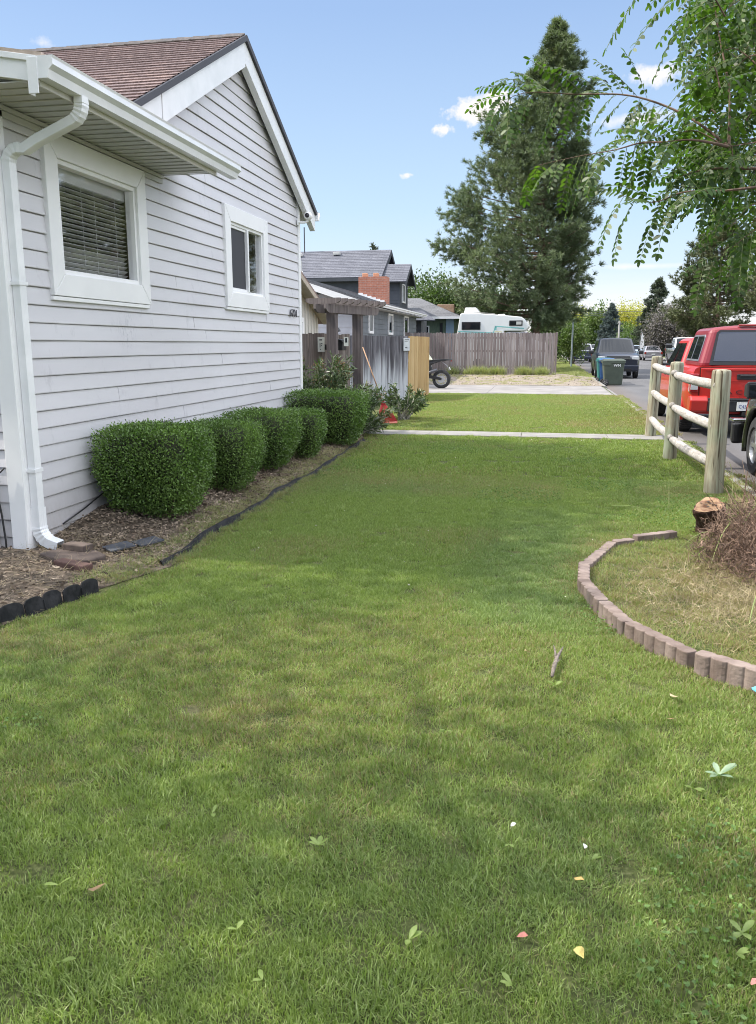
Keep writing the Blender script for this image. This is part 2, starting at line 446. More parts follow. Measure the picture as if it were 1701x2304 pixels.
# asphalt street
def asphalt():
    m, nt, out = nt_new('asphalt')
    b = N(nt, 'ShaderNodeBsdfPrincipled'); b.inputs['Roughness'].default_value = .88
    v = coords(nt, 'World')
    f = noise(nt, v, 90, 3); g = noise(nt, coords(nt, 'World', (1, .25, 1)), .9, 5)
    c = ramp(nt, f, [(.3, (.055, .055, .058)), (.7, (.15, .15, .155))])
    c = mixc(nt, .6, c, ramp(nt, g, [(.3, (.07, .068, .07)), (.7, (.14, .138, .14))]))
    # dusty brown edge by the kerb
    gx = nt.nodes.new('ShaderNodeNewGeometry'); s = nt.nodes.new('ShaderNodeSeparateXYZ'); nt.links.new(gx.outputs['Position'], s.inputs[0])
    d = mth(nt, 'SUBTRACT', 1.0, mth(nt, 'DIVIDE', mth(nt, 'SUBTRACT', s.outputs[0], 2.25), .9), True)
    d = mth(nt, 'MULTIPLY', d, mth(nt, 'MULTIPLY', g, 1.2), True)
    c = mixc(nt, d, c, (.13, .095, .07))
    nt.links.new(c, b.inputs['Base Color'])
    bp = N(nt, 'ShaderNodeBump'); bp.inputs['Strength'].default_value = .4; bp.inputs['Distance'].default_value = .006
    nt.links.new(f, bp.inputs['Height']); nt.links.new(bp.outputs[0], b.inputs['Normal'])
    nt.links.new(b.outputs[0], out.inputs[0]); return m
M['asphalt'] = asphalt()
g = MB(); ys = [-25, 0, 10, 20, 30, 40, 60, 90, 140, 220, 400]
for a, b in zip(ys[:-1], ys[1:]): g.quad((2.2, a, -.12), (12.8, a, -.12), (12.8, b, -.12), (2.2, b, -.12))
structure('road', g, M['asphalt'], fix=False)
g = MB()
kp = [(2.1, -.19), (2.1, .012), (2.2, .012), (2.245, -.01), (2.27, -.115), (2.27, -.19)]
for a, b in ((-25, 2), (2.01, 8), (8.01, 14), (14.01, 20), (20.01, 25.7), (31.3, 37), (37.01, 43), (43.01, 49), (49.01, 80), (80.01, 300)): g.prism(kp, a, b, 1)
structure('kerb', g, M['concrete'])
g = MB(); g.prism([(12.75, -.19), (12.75, -.115), (12.8, .01), (12.95, .012), (12.95, -.19)], -25, 400, 1); structure('kerb', g, M['concrete'])
g = MB(); g.box((12.95, -25, -.19), (90, 400, 0)); structure('verge', g, M['far_grass'])

# concrete walk strip and driveway
g = MB()
for a, b in ((-3.35, -1.9), (-1.893, -.35), (-.343, 1.05), (1.057, 2.09)): g.box((a, 13.72, -.05), (b, 14.38, .012 if a < -2 else .016))
structure('path', g, M['concrete'], bevel=.006)
M['drive'] = mat('driveway_concrete', (.19, .18, .172), (.27, .255, .245), rough=.9, nscale=1.2, bump=.25, bscale=60)
g = MB()
for a, b in ((-12, -8), (-7.99, -4.6), (-4.59, -1.75), (-1.74, 2.0)):
    g.box((a, 25.8, -.05), (b, 28.35, .02)); g.box((a, 28.36, -.05), (b, 31.1, .02))
g.prism([(2.01, -.1), (2.01, .02), (2.35, -.112), (2.35, -.118)], 25.75, 31.2, 1)
structure('driveway', g, M['drive'], bevel=.008)
M['gravel'] = mat('gravel_dirt', (.16, .13, .10), (.34, .29, .23), rough=.95, nscale=22, bump=.9, bscale=50, bdist=.03)
g = MB(); nx, ny = 40, 22
vs = []; fs = []
for j in range(ny):
    for i in range(nx):
        x = -14+16.1*i/(nx-1); y = 31.15+8.6*j/(ny-1)
        vs.append((x, y, .012 + .14*min(1, max(0, (y-31.3)/7)) * min(1, max(0, (2.0-x)/1.2)) + .02*float(vnoise(x, y, 4, 1.5))))
for j in range(ny-1):
    for i in range(nx-1): fs.append((j*nx+i, j*nx+i+1, (j+1)*nx+i+1, (j+1)*nx+i))
g.add(vs, fs); structure('gravel_bed', g, M['gravel'], smooth=True)

# ---- mulch bed along the wall (banked up against the siding)
M['mulch_soil'] = mat('mulch_soil', (.045, .032, .022), (.20, .155, .11), rough=.95, nscale=26, bump=1, bscale=50, bdist=.02)
def bed_z(x, y):
    x = np.asarray(x, float); y = np.asarray(y, float)
    ex = edge_x(y)
    t = np.clip((ex - x)/(ex+3.66), 0, 1)
    k = np.clip((y-5.2)/1.0, 0, 1)
    return .012 + t*(.02 + .13*k) + .025*(vnoise(x+20, y, 9, 3)-.3)*np.clip(t*6, 0, 1)
g = MB(); vs = []; fs = []; nu, nv = 24, 110
for j in range(nv):
    y = 2.4+(13.65-2.4)*j/(nv-1)
    e = float(edge_x(y)); x0 = -3.66 if y > 5.2 else -8.0
    for i in range(nu):
        t = i/(nu-1); x = e + (x0-e)*t**(1.0 if y > 5.2 else 1.8)
        vs.append((x, y, float(bed_z(max(x, -3.66), y)) if i else .004))
for j in range(nv-1):
    for i in range(nu-1): fs.append((j*nu+i, j*nu+i+1, (j+1)*nu+i+1, (j+1)*nu+i))
g.add(vs, fs); structure('mulch_bed', g, M['mulch_soil'], smooth=True)

# bark chips and dry clippings lying on the bed
r = np.random.default_rng(21)
def bed_scatter(n, r):
    y = r.uniform(2.9, 13.4, n); e = edge_x(y); lo = np.where(y > 5.25, -3.62, -5.2)
    x = lo + (e-.03-lo)*r.random(n)
    return np.stack([x, y, bed_z(np.maximum(x, -3.66), y)+.004+.012*r.random(n)], 1)
P = bed_scatter(26000, r); D = unit(rdir(len(P), r)*[1, 1, .35])
V = leaves(P, D, r.uniform(.012, .045, len(P)), r.uniform(.006, .017, len(P)), r)
M['chips'] = mat('bark_chips', (.14, .10, .07), (.34, .27, .20), rough=.9, nscale=6, island=1.1)
o = link('bark_chips', np_mesh('bark_chips', V, 6), M['chips']); tag(o, kind='stuff')
n = 9000; P = bed_scatter(n, r)
keep = (P[:, 1] < 5.6) | (P[:, 0] > edge_x(P[:, 1])-.28) | (r.random(n) < .15)
P = P[keep]; D = unit(rdir(len(P), r)*[1, 1, .5]+[0, 0, .25])
V = quads_blades(P, D, r.uniform(.04, .14, len(P)), r.uniform(.0015, .004, len(P)), r)
M['straw'] = mat('dry_straw', (.30, .24, .14), (.50, .42, .27), rough=.8, nscale=5, island=.7, trans=.2, tcol=(1, 1, .8))
o = link('dry_clippings', np_mesh('dry_clippings', V, 4), M['straw']); tag(o, kind='stuff')

# ---------------------------------------------------------------- the near house
XW = -3.64; YC = 5.2; YF = 12.19
RIDGE_Y, RIDGE_Z, PITCH = 9.75, 4.95, .512
def roof_z(y): return RIDGE_Z - PITCH*abs(y-RIDGE_Y)
house = thing('house', 'white sided one-storey house with a reddish brown shingle gable roof', 'house', (XW, YC, 0))
C0 = .1275
def courses(mb, axis, c, u0, u1, z0, z1, holes=(), urange=None, out=1):
    """lap siding: axis 'x' = wall in plane x=c running along y; 'y' = plane y=c running along x; out = sign of outward normal"""
    k = math.floor(z0/C0)
    z = k*C0
    while z < z1-1e-4:
        lo, hi = z, z+C0
        a, b = (u0, u1) if urange is None else urange(min(hi, z1)-.02)
        if b-a > .02:
            spans = [(a, b)]
            for (ha, hb, hz0, hz1) in holes:
                if lo+.02 >= hz0 and hi-.02 <= hz1 or (lo < hz1-.02 and hi > hz0+.02):
                    ns = []
                    for (p, q) in spans:
                        if hb <= p or ha >= q: ns.append((p, q)); continue
                        if ha > p: ns.append((p, ha))
                        if hb < q: ns.append((hb, q))
                    spans = ns
            for (p, q) in spans:
                n = max(1, int((q-p)/.6))
                prof = [(-.004, lo+.002), (.016, lo-.001), (.0178, lo+.005), (.004, hi-.008), (-.006, hi-.003)]
                vs = []; fs = []
                for i in range(n+1):
                    u = p+(q-p)*i/n
                    wob = .0016*math.sin(u*2.3+k*1.7)+.0012*math.sin(u*5.1+k*.9)
                    for (d, zz) in prof:
                        dd = c+out*(d+wob)
                        vs.append((dd, u, zz+wob*.7) if axis == 'x' else (u, dd, zz+wob*.5))
                m = len(prof)
                for i in range(n):
                    for j in range(m-1): fs.append((i*m+j, (i+1)*m+j, (i+1)*m+j+1, i*m+j+1))
                mb.add(vs, fs)
        z += C0; k += 1
W1 = (5.72, 7.28, 1.86, 3.02)      # big window: outer trim y0,y1,z0,z1
W2 = (9.2, 10.68, 1.93, 3.06)
holes = [(W1[0]+.05, W1[1]-.05, W1[2]+.05, W1[3]-.05), (W2[0]+.05, W2[1]-.05, W2[2]+.05, W2[3]-.05)]
mb = MB(); courses(mb, 'x', XW, YC+.05, YF-.04, .0, 3.19, holes)
def gable(z):
    d = (RIDGE_Z-.12-z)/PITCH
    return max(7.5 if z < 3.62 else RIDGE_Y-d, 7.0), min(RIDGE_Y+d, YF-.04)
courses(mb, 'x', XW, 0, 0, 3.19, 4.9, urange=gable)
# backing wall just behind the laps, cut round the two windows
def wall_back(x0, x1, y0, y1, z0, z1, hs):
    us = sorted({y0, y1, *[h[0] for h in hs], *[h[1] for h in hs]})
    for a, b in zip(us[:-1], us[1:]):
        h = [q for q in hs if q[0] <= a and b <= q[1]]
        if h:
            mb.box((x0, a, z0), (x1, b, h[0][2])); mb.box((x0, a, h[0][3]), (x1, b, z1))
        else: mb.box((x0, a, z0), (x1, b, z1))
wall_back(XW-.14, XW-.008, YC+.01, YF, -.1, 3.1, holes)
wl = mb.build('wall', M['siding'], house, fix=False)
mb = MB(); rj = np.random.default_rng(4)     # lap joints between siding lengths
for k in range(1, 27):
    for _ in range(1):
        y = rj.uniform(5.5, 12); z = k*C0
        if any(h[0]-.1 < y < h[1]+.1 and h[2]-.15 < z < h[3]+.1 for h in holes) or z > 3.0 and y < 8.3: continue
        if z > roof_z(y)-.5: continue
        mb.prism([(XW+.0175, z+.004), (XW+.0192, z+.004), (XW+.008, z+C0-.01), (XW+.004, z+C0-.01)], y, y+.012, 1)
mb.build('siding_joints', M['siding'], house)
mb = MB(); courses(mb, 'y', YC, -14, XW-.05, .0, 3.19, out=-1); mb.prism([(-14, -.1), (XW-.15, -.1), (XW-.15, 3.15), (-14, 4.9)], YC+.008, YC+.14, 1)
mb.build('wall', M['siding'], house, fix=False)
mb = MB(); mb.prism([(YF-.02, 3.1), (7.2, 3.1), (7.2, 3.55), (RIDGE_Y, RIDGE_Z-.1), (YF-.02, roof_z(YF)-.1)], XW-.14, XW-.012, 0)
mb.box((-14, YF-.15, -.1), (XW-.15, YF-.01, 3.5))
mb.build('gable_wall', M['siding'], house)
# corner boards
mb = MB()
mb.box((XW-.10, YC-.028, -.02), (XW+.028, YC-.004, 3.12)); mb.box((XW+.005, YC-.004, -.02), (XW+.028, YC+.09, 3.12))
mb.box((XW-.06, YC+.0, 0), (XW-.001, YC+.06, 3.1))
mb.build('corner_trim', M['white'], house, bevel=.004)
mb = MB(); mb.box((XW+.0, YF-.075, .0), (XW+.03, YF+.02, 3.55)); mb.box((XW-.09, YF-.004, 0), (XW+.0, YF+.02, 3.5))
mb.build('corner_trim', M['white'], house, bevel=.004)
# main roof
RX = -3.5
yl = 6.82; yh = 12.62
roof_quad('roof', [(-15, yl, roof_z(yl)), (RX, yl, roof_z(yl)), (RX, RIDGE_Y, RIDGE_Z), (-15, RIDGE_Y, RIDGE_Z)], M['shingle_red'], house, ch=.13)
roof_quad('roof', [(RX, yh, roof_z(yh)), (-15, yh, roof_z(yh)), (-15, RIDGE_Y, RIDGE_Z), (RX, RIDGE_Y, RIDGE_Z)], M['shingle_red'], house, ch=.13)
mb = MB()
for i in range(60):
    x = RX - i*.2
    mb.slab((x-.22, RIDGE_Y-.14, RIDGE_Z-.05), (x, RIDGE_Y-.14, RIDGE_Z-.057), (x, RIDGE_Y, RIDGE_Z+.02), (x-.22, RIDGE_Y, RIDGE_Z+.028), .01)
    mb.slab((x-.22, RIDGE_Y, RIDGE_Z+.028), (x, RIDGE_Y, RIDGE_Z+.02), (x, RIDGE_Y+.14, RIDGE_Z-.057), (x-.22, RIDGE_Y+.14, RIDGE_Z-.05), .01)
mb.build('ridge_cap', mat('ridge_shingle', (.17, .15, .13), (.27, .22, .19), rough=.95, nscale=20, bump=.4), house)
# dark drip edge along both rakes, white rake boards under it
def rake(mb, ya, yb, off0, off1, x0, x1):
    mb.prism([(ya, roof_z(ya)-off0), (yb, roof_z(yb)-off0), (yb, roof_z(yb)-off1), (ya, roof_z(ya)-off1)], x0, x1, 0)
mb = MB(); rake(mb, 6.84, RIDGE_Y, .0, .065, RX+.002, RX+.03); rake(mb, RIDGE_Y, 12.64, .0, .065, RX+.002, RX+.03)
mb.build('drip_edge', M['dark_edge'], house)
mb = MB(); rake(mb, 7.52, RIDGE_Y, .066, .335, RX-.09, RX); 
mb.prism([(6.86, 3.1), (7.51, 3.1), (7.51, roof_z(7.51)-.066), (6.86, roof_z(6.86)-.066)], RX-.09, RX-.006, 0)
mb.build('rake_board', M['white_metal'], house, bevel=.004)
mb = MB(); rake(mb, RIDGE_Y+.003, 12.62, .066, .30, RX-.08, RX)
mb.build('rake_board', M['white_metal'], house, bevel=.004)
mb = MB(); mb.quad((RX-.08, YF, 3.42), (-15, YF, 3.42), (-15, 12.6, 3.36), (RX-.08, 12.6, 3.36)); mb.build('soffit', M['soffit'], house)
mb = MB(); mb.box((-15, 12.6, 3.3), (RX-.08, 12.625, 3.46)); mb.build('fascia', M['white'], house)
def gutter_prof(x, z, w=.12, h=.125, s=1):
    P = [(0, 0), (0, -h), (s*w*.62, -h), (s*w*.72, -h*.62), (s*w*.98, -h*.42), (s*w*.94, -h*.12), (s*w, 0), (s*w*.86, 0), (s*w*.86, -.008), (s*.012, -h+.01), (s*.012, 0)]
    return [(x+a, z+b) for a, b in P]
mb = MB(); mb.prism(gutter_prof(12.63, 3.46), -15, RX+.05, 0); mb.build('gutter', M['white_metal'], house)
# low front roof with its eave running along the lawn
EX = -3.07; Y0 = 4.9; YE = 7.68
mb = MB()
for (xa, xb) in ((EX-.02, -16),):
    za = 3.215; zb = 3.215+.17*(xa-xb)
    mb.slab((xa+.06, Y0-.03, za), (xa+.06, YE+.3, za), (xb, YE+.3, zb), (xb, Y0-.03, zb), .035)
mb.build('low_roof', mat('low_roof_shingle', (.42, .33, .27), (.55, .45, .38), rough=.9, nscale=20), house)
mb = MB(); mb.box((EX-.016, Y0, 3.035), (EX, YE, 3.19)); mb.build('fascia', M['fascia_cream'], house, bevel=.003)
mb = MB()
mb.prism([(EX-.0, 3.055), (EX, 3.185), (-12, 3.185+.17*8.93), (-12, 3.055+.17*8.93)], Y0-.02, Y0, 1)
mb.prism([(EX-.0, 3.165), (EX, 3.2), (-12, 3.2+.17*8.93), (-12, 3.165+.17*8.93)], Y0-.034, Y0-.021, 1)
mb.box((EX-.055, Y0-.045, 2.985), (EX+.012, Y0-.036, 3.19)); mb.box((EX-.055, Y0-.036, 2.985), (EX-.05, Y0+.02, 3.19))
mb.build('fascia', M['white_metal'], house, bevel=.003)
mb = MB()     # ribbed soffit: panels run across the overhang
y = Y0
while y < YE:
    mb.box((XW, y, 3.068), (EX-.017, min(y+.105, YE), 3.074)); mb.box((XW, y+.105, 3.060), (EX-.017, min(y+.125, YE+.001), 3.066)); y += .127
mb.prism([(EX-.06, 3.06), (-12, 3.06+.17*8.87), (-12, 3.068+.17*8.87), (EX-.06, 3.068)], Y0+.001, YC-.03, 1)
mb.build('soffit', M['soffit'], house)
mb = MB(); mb.box((XW+.02, YC, 3.03), (XW+.045, YE, 3.058)); mb.box((XW+.02, YC, 2.985), (XW+.028, YE, 3.028)); mb.build('soffit_channel', M['soffit'], house, bevel=.002)
mb = MB(); mb.prism(gutter_prof(EX+.002, 3.195, .115, .125), 4.87, 8.02, 1)
mb.prism([(p[0], p[1]) for p in gutter_prof(EX+.002, 3.195, .115, .125)[:7]], 4.862, 4.869, 1)
mb.prism([(p[0], p[1]) for p in gutter_prof(EX+.002, 3.195, .115, .125)[:7]], 8.021, 8.028, 1)
mb.build('gutter', M['white_metal'], house)
# downspout with its two elbows at the top and the shoe at the foot
def fluted(mb, pts, wd=.076, dp=.056, side=Vector((0, 1, 0))):
    """rectangular corrugated pipe along pts"""
    pts = [Vector(p) for p in pts]; vs = []; fs = []
    prof = []
    for k in range(9): prof.append((-wd/2+wd*k/8, dp/2+(.006 if k % 2 else 0)))
    for k in range(9): prof.append((wd/2-wd*k/8, -dp/2-(.006 if k % 2 else 0)))
    n = len(prof)
    for i, p in enumerate(pts):
        t = (pts[min(i+1, len(pts)-1)]-pts[max(i-1, 0)]).normalized()
        nrm = t.cross(side).normalized()
        rib = 1.0 + (.09 if i % 2 else 0) * (0 if (0 < i < len(pts)-1 and abs((pts[i+1]-p).length-(p-pts[i-1]).length) > .05) else 1)
        for (a, b) in prof: vs.append(p + side*a*rib + nrm*b*rib)
    for i in range(len(pts)-1):
        for k in range(n): fs.append((i*n+k, i*n+(k+1) % n, (i+1)*n+(k+1) % n, (i+1)*n+k))
    mb.add(vs, fs)
def arc(c, r, a0, a1, n, y):  # in x-z plane
    return [(c[0]+r*math.cos(a0+(a1-a0)*i/n), y, c[1]+r*math.sin(a0+(a1-a0)*i/n)) for i in range(n+1)]
ds = MB(); yd = 5.27
top = [(-3.02, yd, 3.075), (-3.02, yd, 3.03)] + arc((-3.13, 3.03), .11, 0, -1.15, 9, yd) + [(-3.35, yd, 2.825)] + arc((-3.50+.01, 2.69), .09, 1.15, PI-.02, 9, yd)
xb = -3.579
pts = [p for p in top] + [(xb, yd, 2.55), (xb, yd, .32)]
fluted(ds, pts)
ds.build('downspout', M['white_metal'], house)
ds = MB(); fluted(ds, [(xb, yd, .34), (xb, yd, .24)] + arc((xb+.13, .2), .13, PI, PI+1.15, 9, yd) + [(xb+.155, yd, .057)], .092, .066)
ds.build('downspout_shoe', M['white_metal'], house)
for z_ in (1.9, .6):
    ds = MB(); ds.box((xb-.035, yd-.05, z_), (xb+.036, yd+.05, z_+.025)); ds.build('downspout_strap', M['white_metal'], house)

def window(W, bw, slider, name='window'):
    y0, y1, z0, z1 = W
    f = MB()
    x0, x1 = XW-.03, XW+.045
    # four flat trim boards with mitred corners
    def board(p):  # p: 4 (y,z)
        f.prism(p, x0, x1, 0)
    a, b = bw, bw
    g_ = .0015
    board([(y0, z0), (y1, z0), (y1-a, z0+b), (y0+a, z0+b)])
    board([(y0, z1), (y0+a, z1-b), (y1-a, z1-b), (y1, z1)])
    board([(y0, z0+g_*2), (y0+a-g_, z0+b+g_*2), (y0+a-g_, z1-b-g_*2), (y0, z1-g_*2)])
    board([(y1, z0+g_*2), (y1, z1-g_*2), (y1-a+g_, z1-b-g_*2), (y1-a+g_, z0+b+g_*2)])
    f.box((x0, y0-.008, z0-.035), (XW+.038, y1-.02, z0-.004))
    fr = f.build(name, M['white'], house, bevel=.004)
    s = MB(); iy0, iy1, iz0, iz1 = y0+a, y1-a, z0+b, z1-b
    t = .035 if not slider else .032
    xs0, xs1 = XW-.06, XW+.022
    for q in ((iy0, iz0, iy1, iz0+t), (iy0, iz1-t, iy1, iz1), (iy0, iz0+t, iy0+t, iz1-t), (iy1-t, iz0+t, iy1, iz1-t)):
        s.box((xs0, q[0], q[1]), (xs1, q[2], q[3]))
    my = (iy0+iy1)/2+.02
    if slider:
        s.box((xs0, my-.022, iz0+t), (xs1+.01, my+.022, iz1-t))
        for q in ((iy0+t, iz0+t, my-.022, iz0+t+.025), (iy0+t, iz1-t-.03, my-.022, iz1-t)): s.box((xs0+.01, q[0], q[1]), (xs1-.012, q[2], q[3]))
    link_ = s.build('sash', M['white'], fr, bevel=.003)
    if slider:
        p = MB(); p.box((XW-.01, iy0+t, iz0+t), (XW-.006, my-.02, iz1-t)); p.build('screen', mat('insect_screen', (.035, .037, .045), rough=.6), fr)
        p = MB(); p.quad((XW-.016, my, iz0+t), (XW-.016, iy1-t, iz0+t), (XW-.016, iy1-t, iz1-t), (XW-.016, my, iz1-t)); p.build('pane', M['glass'], fr, fix=False)
    else:
        p = MB(); p.quad((XW-.016, iy0+t, iz0+t), (XW-.016, iy1-t, iz0+t), (XW-.016, iy1-t, iz1-t), (XW-.016, iy0+t, iz1-t)); p.build('pane', M['glass'], fr, fix=False)
    if not slider:
        bl = MB(); z = iz1-.13; k = 0
        bl.box((XW-.12, iy0+.02, iz1-.12), (XW-.07, iy1-.02, iz1-.03))
        while z > iz0-.01:
            c = (XW-.095, (iy0+iy1)/2, z); bl.obox(c, (.044, iy1-iy0-.05, .0032), Matrix.Rotation(R_(-15 if z > iz0+.24 else -34), 3, 'Y')); z -= .0375
        for yy in (iy0+.17, (iy0+iy1)/2-.12, (iy0+iy1)/2+.08, iy1-.2):
            bl.box((XW-.074, yy-.002, iz0+.02), (XW-.072, yy+.002, iz1-.1))
        bl.build('blind', M['blind'], fr)
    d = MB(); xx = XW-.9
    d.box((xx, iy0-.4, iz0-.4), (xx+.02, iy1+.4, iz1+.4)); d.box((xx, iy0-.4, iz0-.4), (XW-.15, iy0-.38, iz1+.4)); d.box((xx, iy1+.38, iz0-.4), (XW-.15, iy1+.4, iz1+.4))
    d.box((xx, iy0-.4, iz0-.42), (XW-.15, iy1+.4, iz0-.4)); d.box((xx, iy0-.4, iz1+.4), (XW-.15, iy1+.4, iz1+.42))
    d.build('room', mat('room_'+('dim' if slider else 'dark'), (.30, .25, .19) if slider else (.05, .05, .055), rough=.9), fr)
    return fr
window(W1, .165, False)
w2 = window(W2, .17, True)
# potted twig on the kitchen sill
pot = thing('potted_plant', 'small white pot with a bare twig behind the right pane of the small window', 'plant pot', (XW-.14, 10.2, 2.17))
mb = MB(); mb.lathe([(.05, 2.145), (.07, 2.15), (.085, 2.27), (.09, 2.275), (.08, 2.27), (.0, 2.25)], (XW-.14, 10.2, 0), n=20); mb.build('pot', M['white'], pot, smooth=True)
mb = MB(); mb.tube([(XW-.14, 10.2, 2.25), (XW-.14, 10.16, 2.4), (XW-.14, 10.2, 2.5), (XW-.13, 10.17, 2.66)], [.008, .007, .006, .002], 6); mb.tube([(XW-.14, 10.17, 2.43), (XW-.14, 10.25, 2.52), (XW-.13, 10.24, 2.6)], [.005, .004, .002], 6)
mb.build('twig', mat('twig', (.10, .07, .045), rough=.8), pot)

# house number (6701) in thin serif metal digits
def text(s, size, name, m, parent, loc, rot, extrude=.004, align='CENTER', sx=1.0):
    cu = bpy.data.curves.new(name, 'FONT'); cu.body = s; cu.size = size; cu.extrude = extrude; cu.align_x = align; cu.align_y = 'CENTER'
    o = bpy.data.objects.new(name, cu); COL.objects.link(o); o.location = loc; o.rotation_euler = rot; o.scale = (sx, 1, 1)
    dg = bpy.context.evaluated_depsgraph_get(); me = bpy.data.meshes.new_from_object(o.evaluated_get(dg))
    o2 = bpy.data.objects.new(name, me); COL.objects.link(o2); o2.matrix_basis = Matrix.Translation(loc) @ Matrix.Rotation(rot[2], 4, 'Z') @ Matrix.Rotation(rot[0], 4, 'X') @ Matrix.Diagonal((sx, 1, 1, 1))
    bpy.data.objects.remove(o); me.materials.clear(); me.materials.append(m)
    if parent: o2.parent = parent; o2.matrix_parent_inverse = Matrix.Translation(-world_loc(parent))
    return o2
bpy.context.view_layer.update()
text('6701', .15, 'house_number', M['dark_edge'], house, (XW+.03, 11.80, 1.94), (PI/2, 0, PI/2), sx=1.25)

# grey crawl-space hatch low on the front wall with its white frame
mb = MB(); mb.box((-5.2, YC-.045, -.05), (-3.905, YC-.03, .535)); pn = mb.build('crawl_hatch', M['found'], house)
mb = MB(); mb.box((-5.2, YC-.06, .538), (-3.84, YC-.022, .565)); mb.box((-3.90, YC-.06, -.05), (-3.845, YC-.022, .537)); mb.build('frame', mat('hatch_frame', (.62, .60, .58), rough=.6), pn, bevel=.003)
cb = MB(); cb.tube([(-5.0, YC-.05, .59), (-4.2, YC-.05, .60), (-3.95, YC-.055, .585), (-3.86, YC-.055, .57), (-3.825, YC-.05, .53), (-3.80, YC-.04, .3), (-3.79, YC-.035, .1), (-3.78, YC-.05, .02)], .007, 8)
cb.tube([(-3.86, YC-.055, .575), (-3.80, YC-.05, .585), (-3.74, YC-.045, .64)], .006, 8); cb.tube([(-3.99, YC-.055, .59), (-3.98, YC-.055, .65)], .008, 8)
tag(cb.build('cable', M['black'], smooth=True), 'black cable running over the grey hatch frame beside the white corner post', 'cable')
# drooping wire along the wall foot
cb = MB(); cb.tube([(XW+.03, 5.62, .14), (XW+.04, 5.9, .20), (XW+.035, 6.2, .27), (XW+.04, 6.7, .30), (XW+.035, 7.2, .31)], .006, 8)
tag(cb.build('cable', M['black'], smooth=True), 'thin black wire along the foot of the white siding behind the nearest hedge', 'cable')
# security camera under the far eave
sc_ = thing('security_camera', 'small white dome security camera on the far corner of the white house', 'camera', (XW+.03, 12.1, 3.3))
mb = MB(); mb.tube([(XW+.03, 12.08, 3.24), (XW+.12, 12.12, 3.24), (XW+.17, 12.15, 3.27)], .018, 10); mb.box((XW+.03, 12.04, 3.2), (XW+.045, 12.13, 3.28)); mb.build('bracket', M['white'], sc_)
mb = MB(); mb.lathe([(.0, -.07), (.035, -.06), (.055, -.03), (.058, 0), (.05, .05), (.0, .06)], (XW+.18, 12.12, 3.33), axis=1, n=18); mb.build('housing', M['white'], sc_, smooth=True)
mb = MB(); mb.lathe([(.0, -.078), (.03, -.074), (.034, -.062)], (XW+.18, 12.12, 3.33), axis=1, n=18); mb.build('lens', M['black'], sc_, smooth=True)
# ---------------------------------------------------------------- grass: blade tufts instanced over the lawn
RING = [(1.03, 6.72), (.68, 6.52), (.55, 6.34), (.47, 6.24), (.35, 5.82), (.27, 5.6), (.26, 5.1), (.35, 4.6), (.47, 4.22), (.71, 3.87), (.95, 3.62), (1.4, 3.4), (2.0, 3.6), (2.08, 6.7), (1.5, 6.95)]
def in_ring(x, y):
    inside = np.zeros(len(x), bool); n = len(RING)
    for i in range(n):
        x1, y1 = RING[i]; x2, y2 = RING[(i+1) % n]
        c = ((y1 > y) != (y2 > y)) & (x < (x2-x1)*(y-y1)/(y2-y1+1e-12)+x1)
        inside ^= c
    return inside

def grass_mat():
    m, nt, out = nt_new('grass_blades')
    g = nt.nodes.new('ShaderNodeNewGeometry')
    rnd = g.outputs['Random Per Island']
    at = nt.nodes.new('ShaderNodeAttribute'); at.attribute_type = 'INSTANCER'; at.attribute_name = 'dry'
    tone = nt.nodes.new('ShaderNodeAttribute'); tone.attribute_type = 'INSTANCER'; tone.attribute_name = 'tone'
    greens = ramp(nt, rnd, [(0, (.14, .205, .044)), (.35, (.215, .295, .066)), (.7, (.28, .36, .094)), (1, (.40, .47, .19))])
    cool = ramp(nt, rnd, [(0, (.12, .185, .055)), (.5, (.195, .27, .09)), (1, (.34, .43, .18))])
    c = mixc(nt, tone.outputs['Fac'], greens, cool)
    r2 = mth(nt, 'FRACT', mth(nt, 'MULTIPLY', rnd, 37.7))
    dryc = ramp(nt, mth(nt, 'FRACT', mth(nt, 'MULTIPLY', rnd, 91.3)), [(0, (.22, .17, .085)), (.5, (.33, .27, .14)), (1, (.44, .38, .22))])
    isdry = mth(nt, 'MULTIPLY', mth(nt, 'SUBTRACT', at.outputs['Fac'], r2), 12, True)
    c = mixc(nt, isdry, c, dryc)
    sz = nt.nodes.new('ShaderNodeSeparateXYZ'); nt.links.new(g.outputs['Position'], sz.inputs[0])
    tipm = mth(nt, 'MULTIPLY', mth(nt, 'SUBTRACT', sz.outputs[2], mth(nt, 'ADD', .020, mth(nt, 'MULTIPLY', r2, .022))), 60, True)   # mown, dried tips
    c = mixc(nt, mth(nt, 'MULTIPLY', tipm, .42), c, (.46, .45, .25))
    b = N(nt, 'ShaderNodeBsdfPrincipled'); b.inputs['Roughness'].default_value = .42; b.inputs['Specular IOR Level'].default_value = .45
    nt.links.new(c, b.inputs['Base Color'])
    t = N(nt, 'ShaderNodeBsdfTranslucent'); nt.links.new(mixc(nt, 1.0, c, (1.15, 1.3, .6), 'MULTIPLY'), t.inputs['Color'])
    mx = N(nt, 'ShaderNodeMixShader'); mx.inputs[0].default_value = .38
    nt.links.new(b.outputs[0], mx.inputs[1]); nt.links.new(t.outputs[0], mx.inputs[2]); nt.links.new(mx.outputs[0], out.inputs[0])
    return m
M['grass'] = grass_mat()

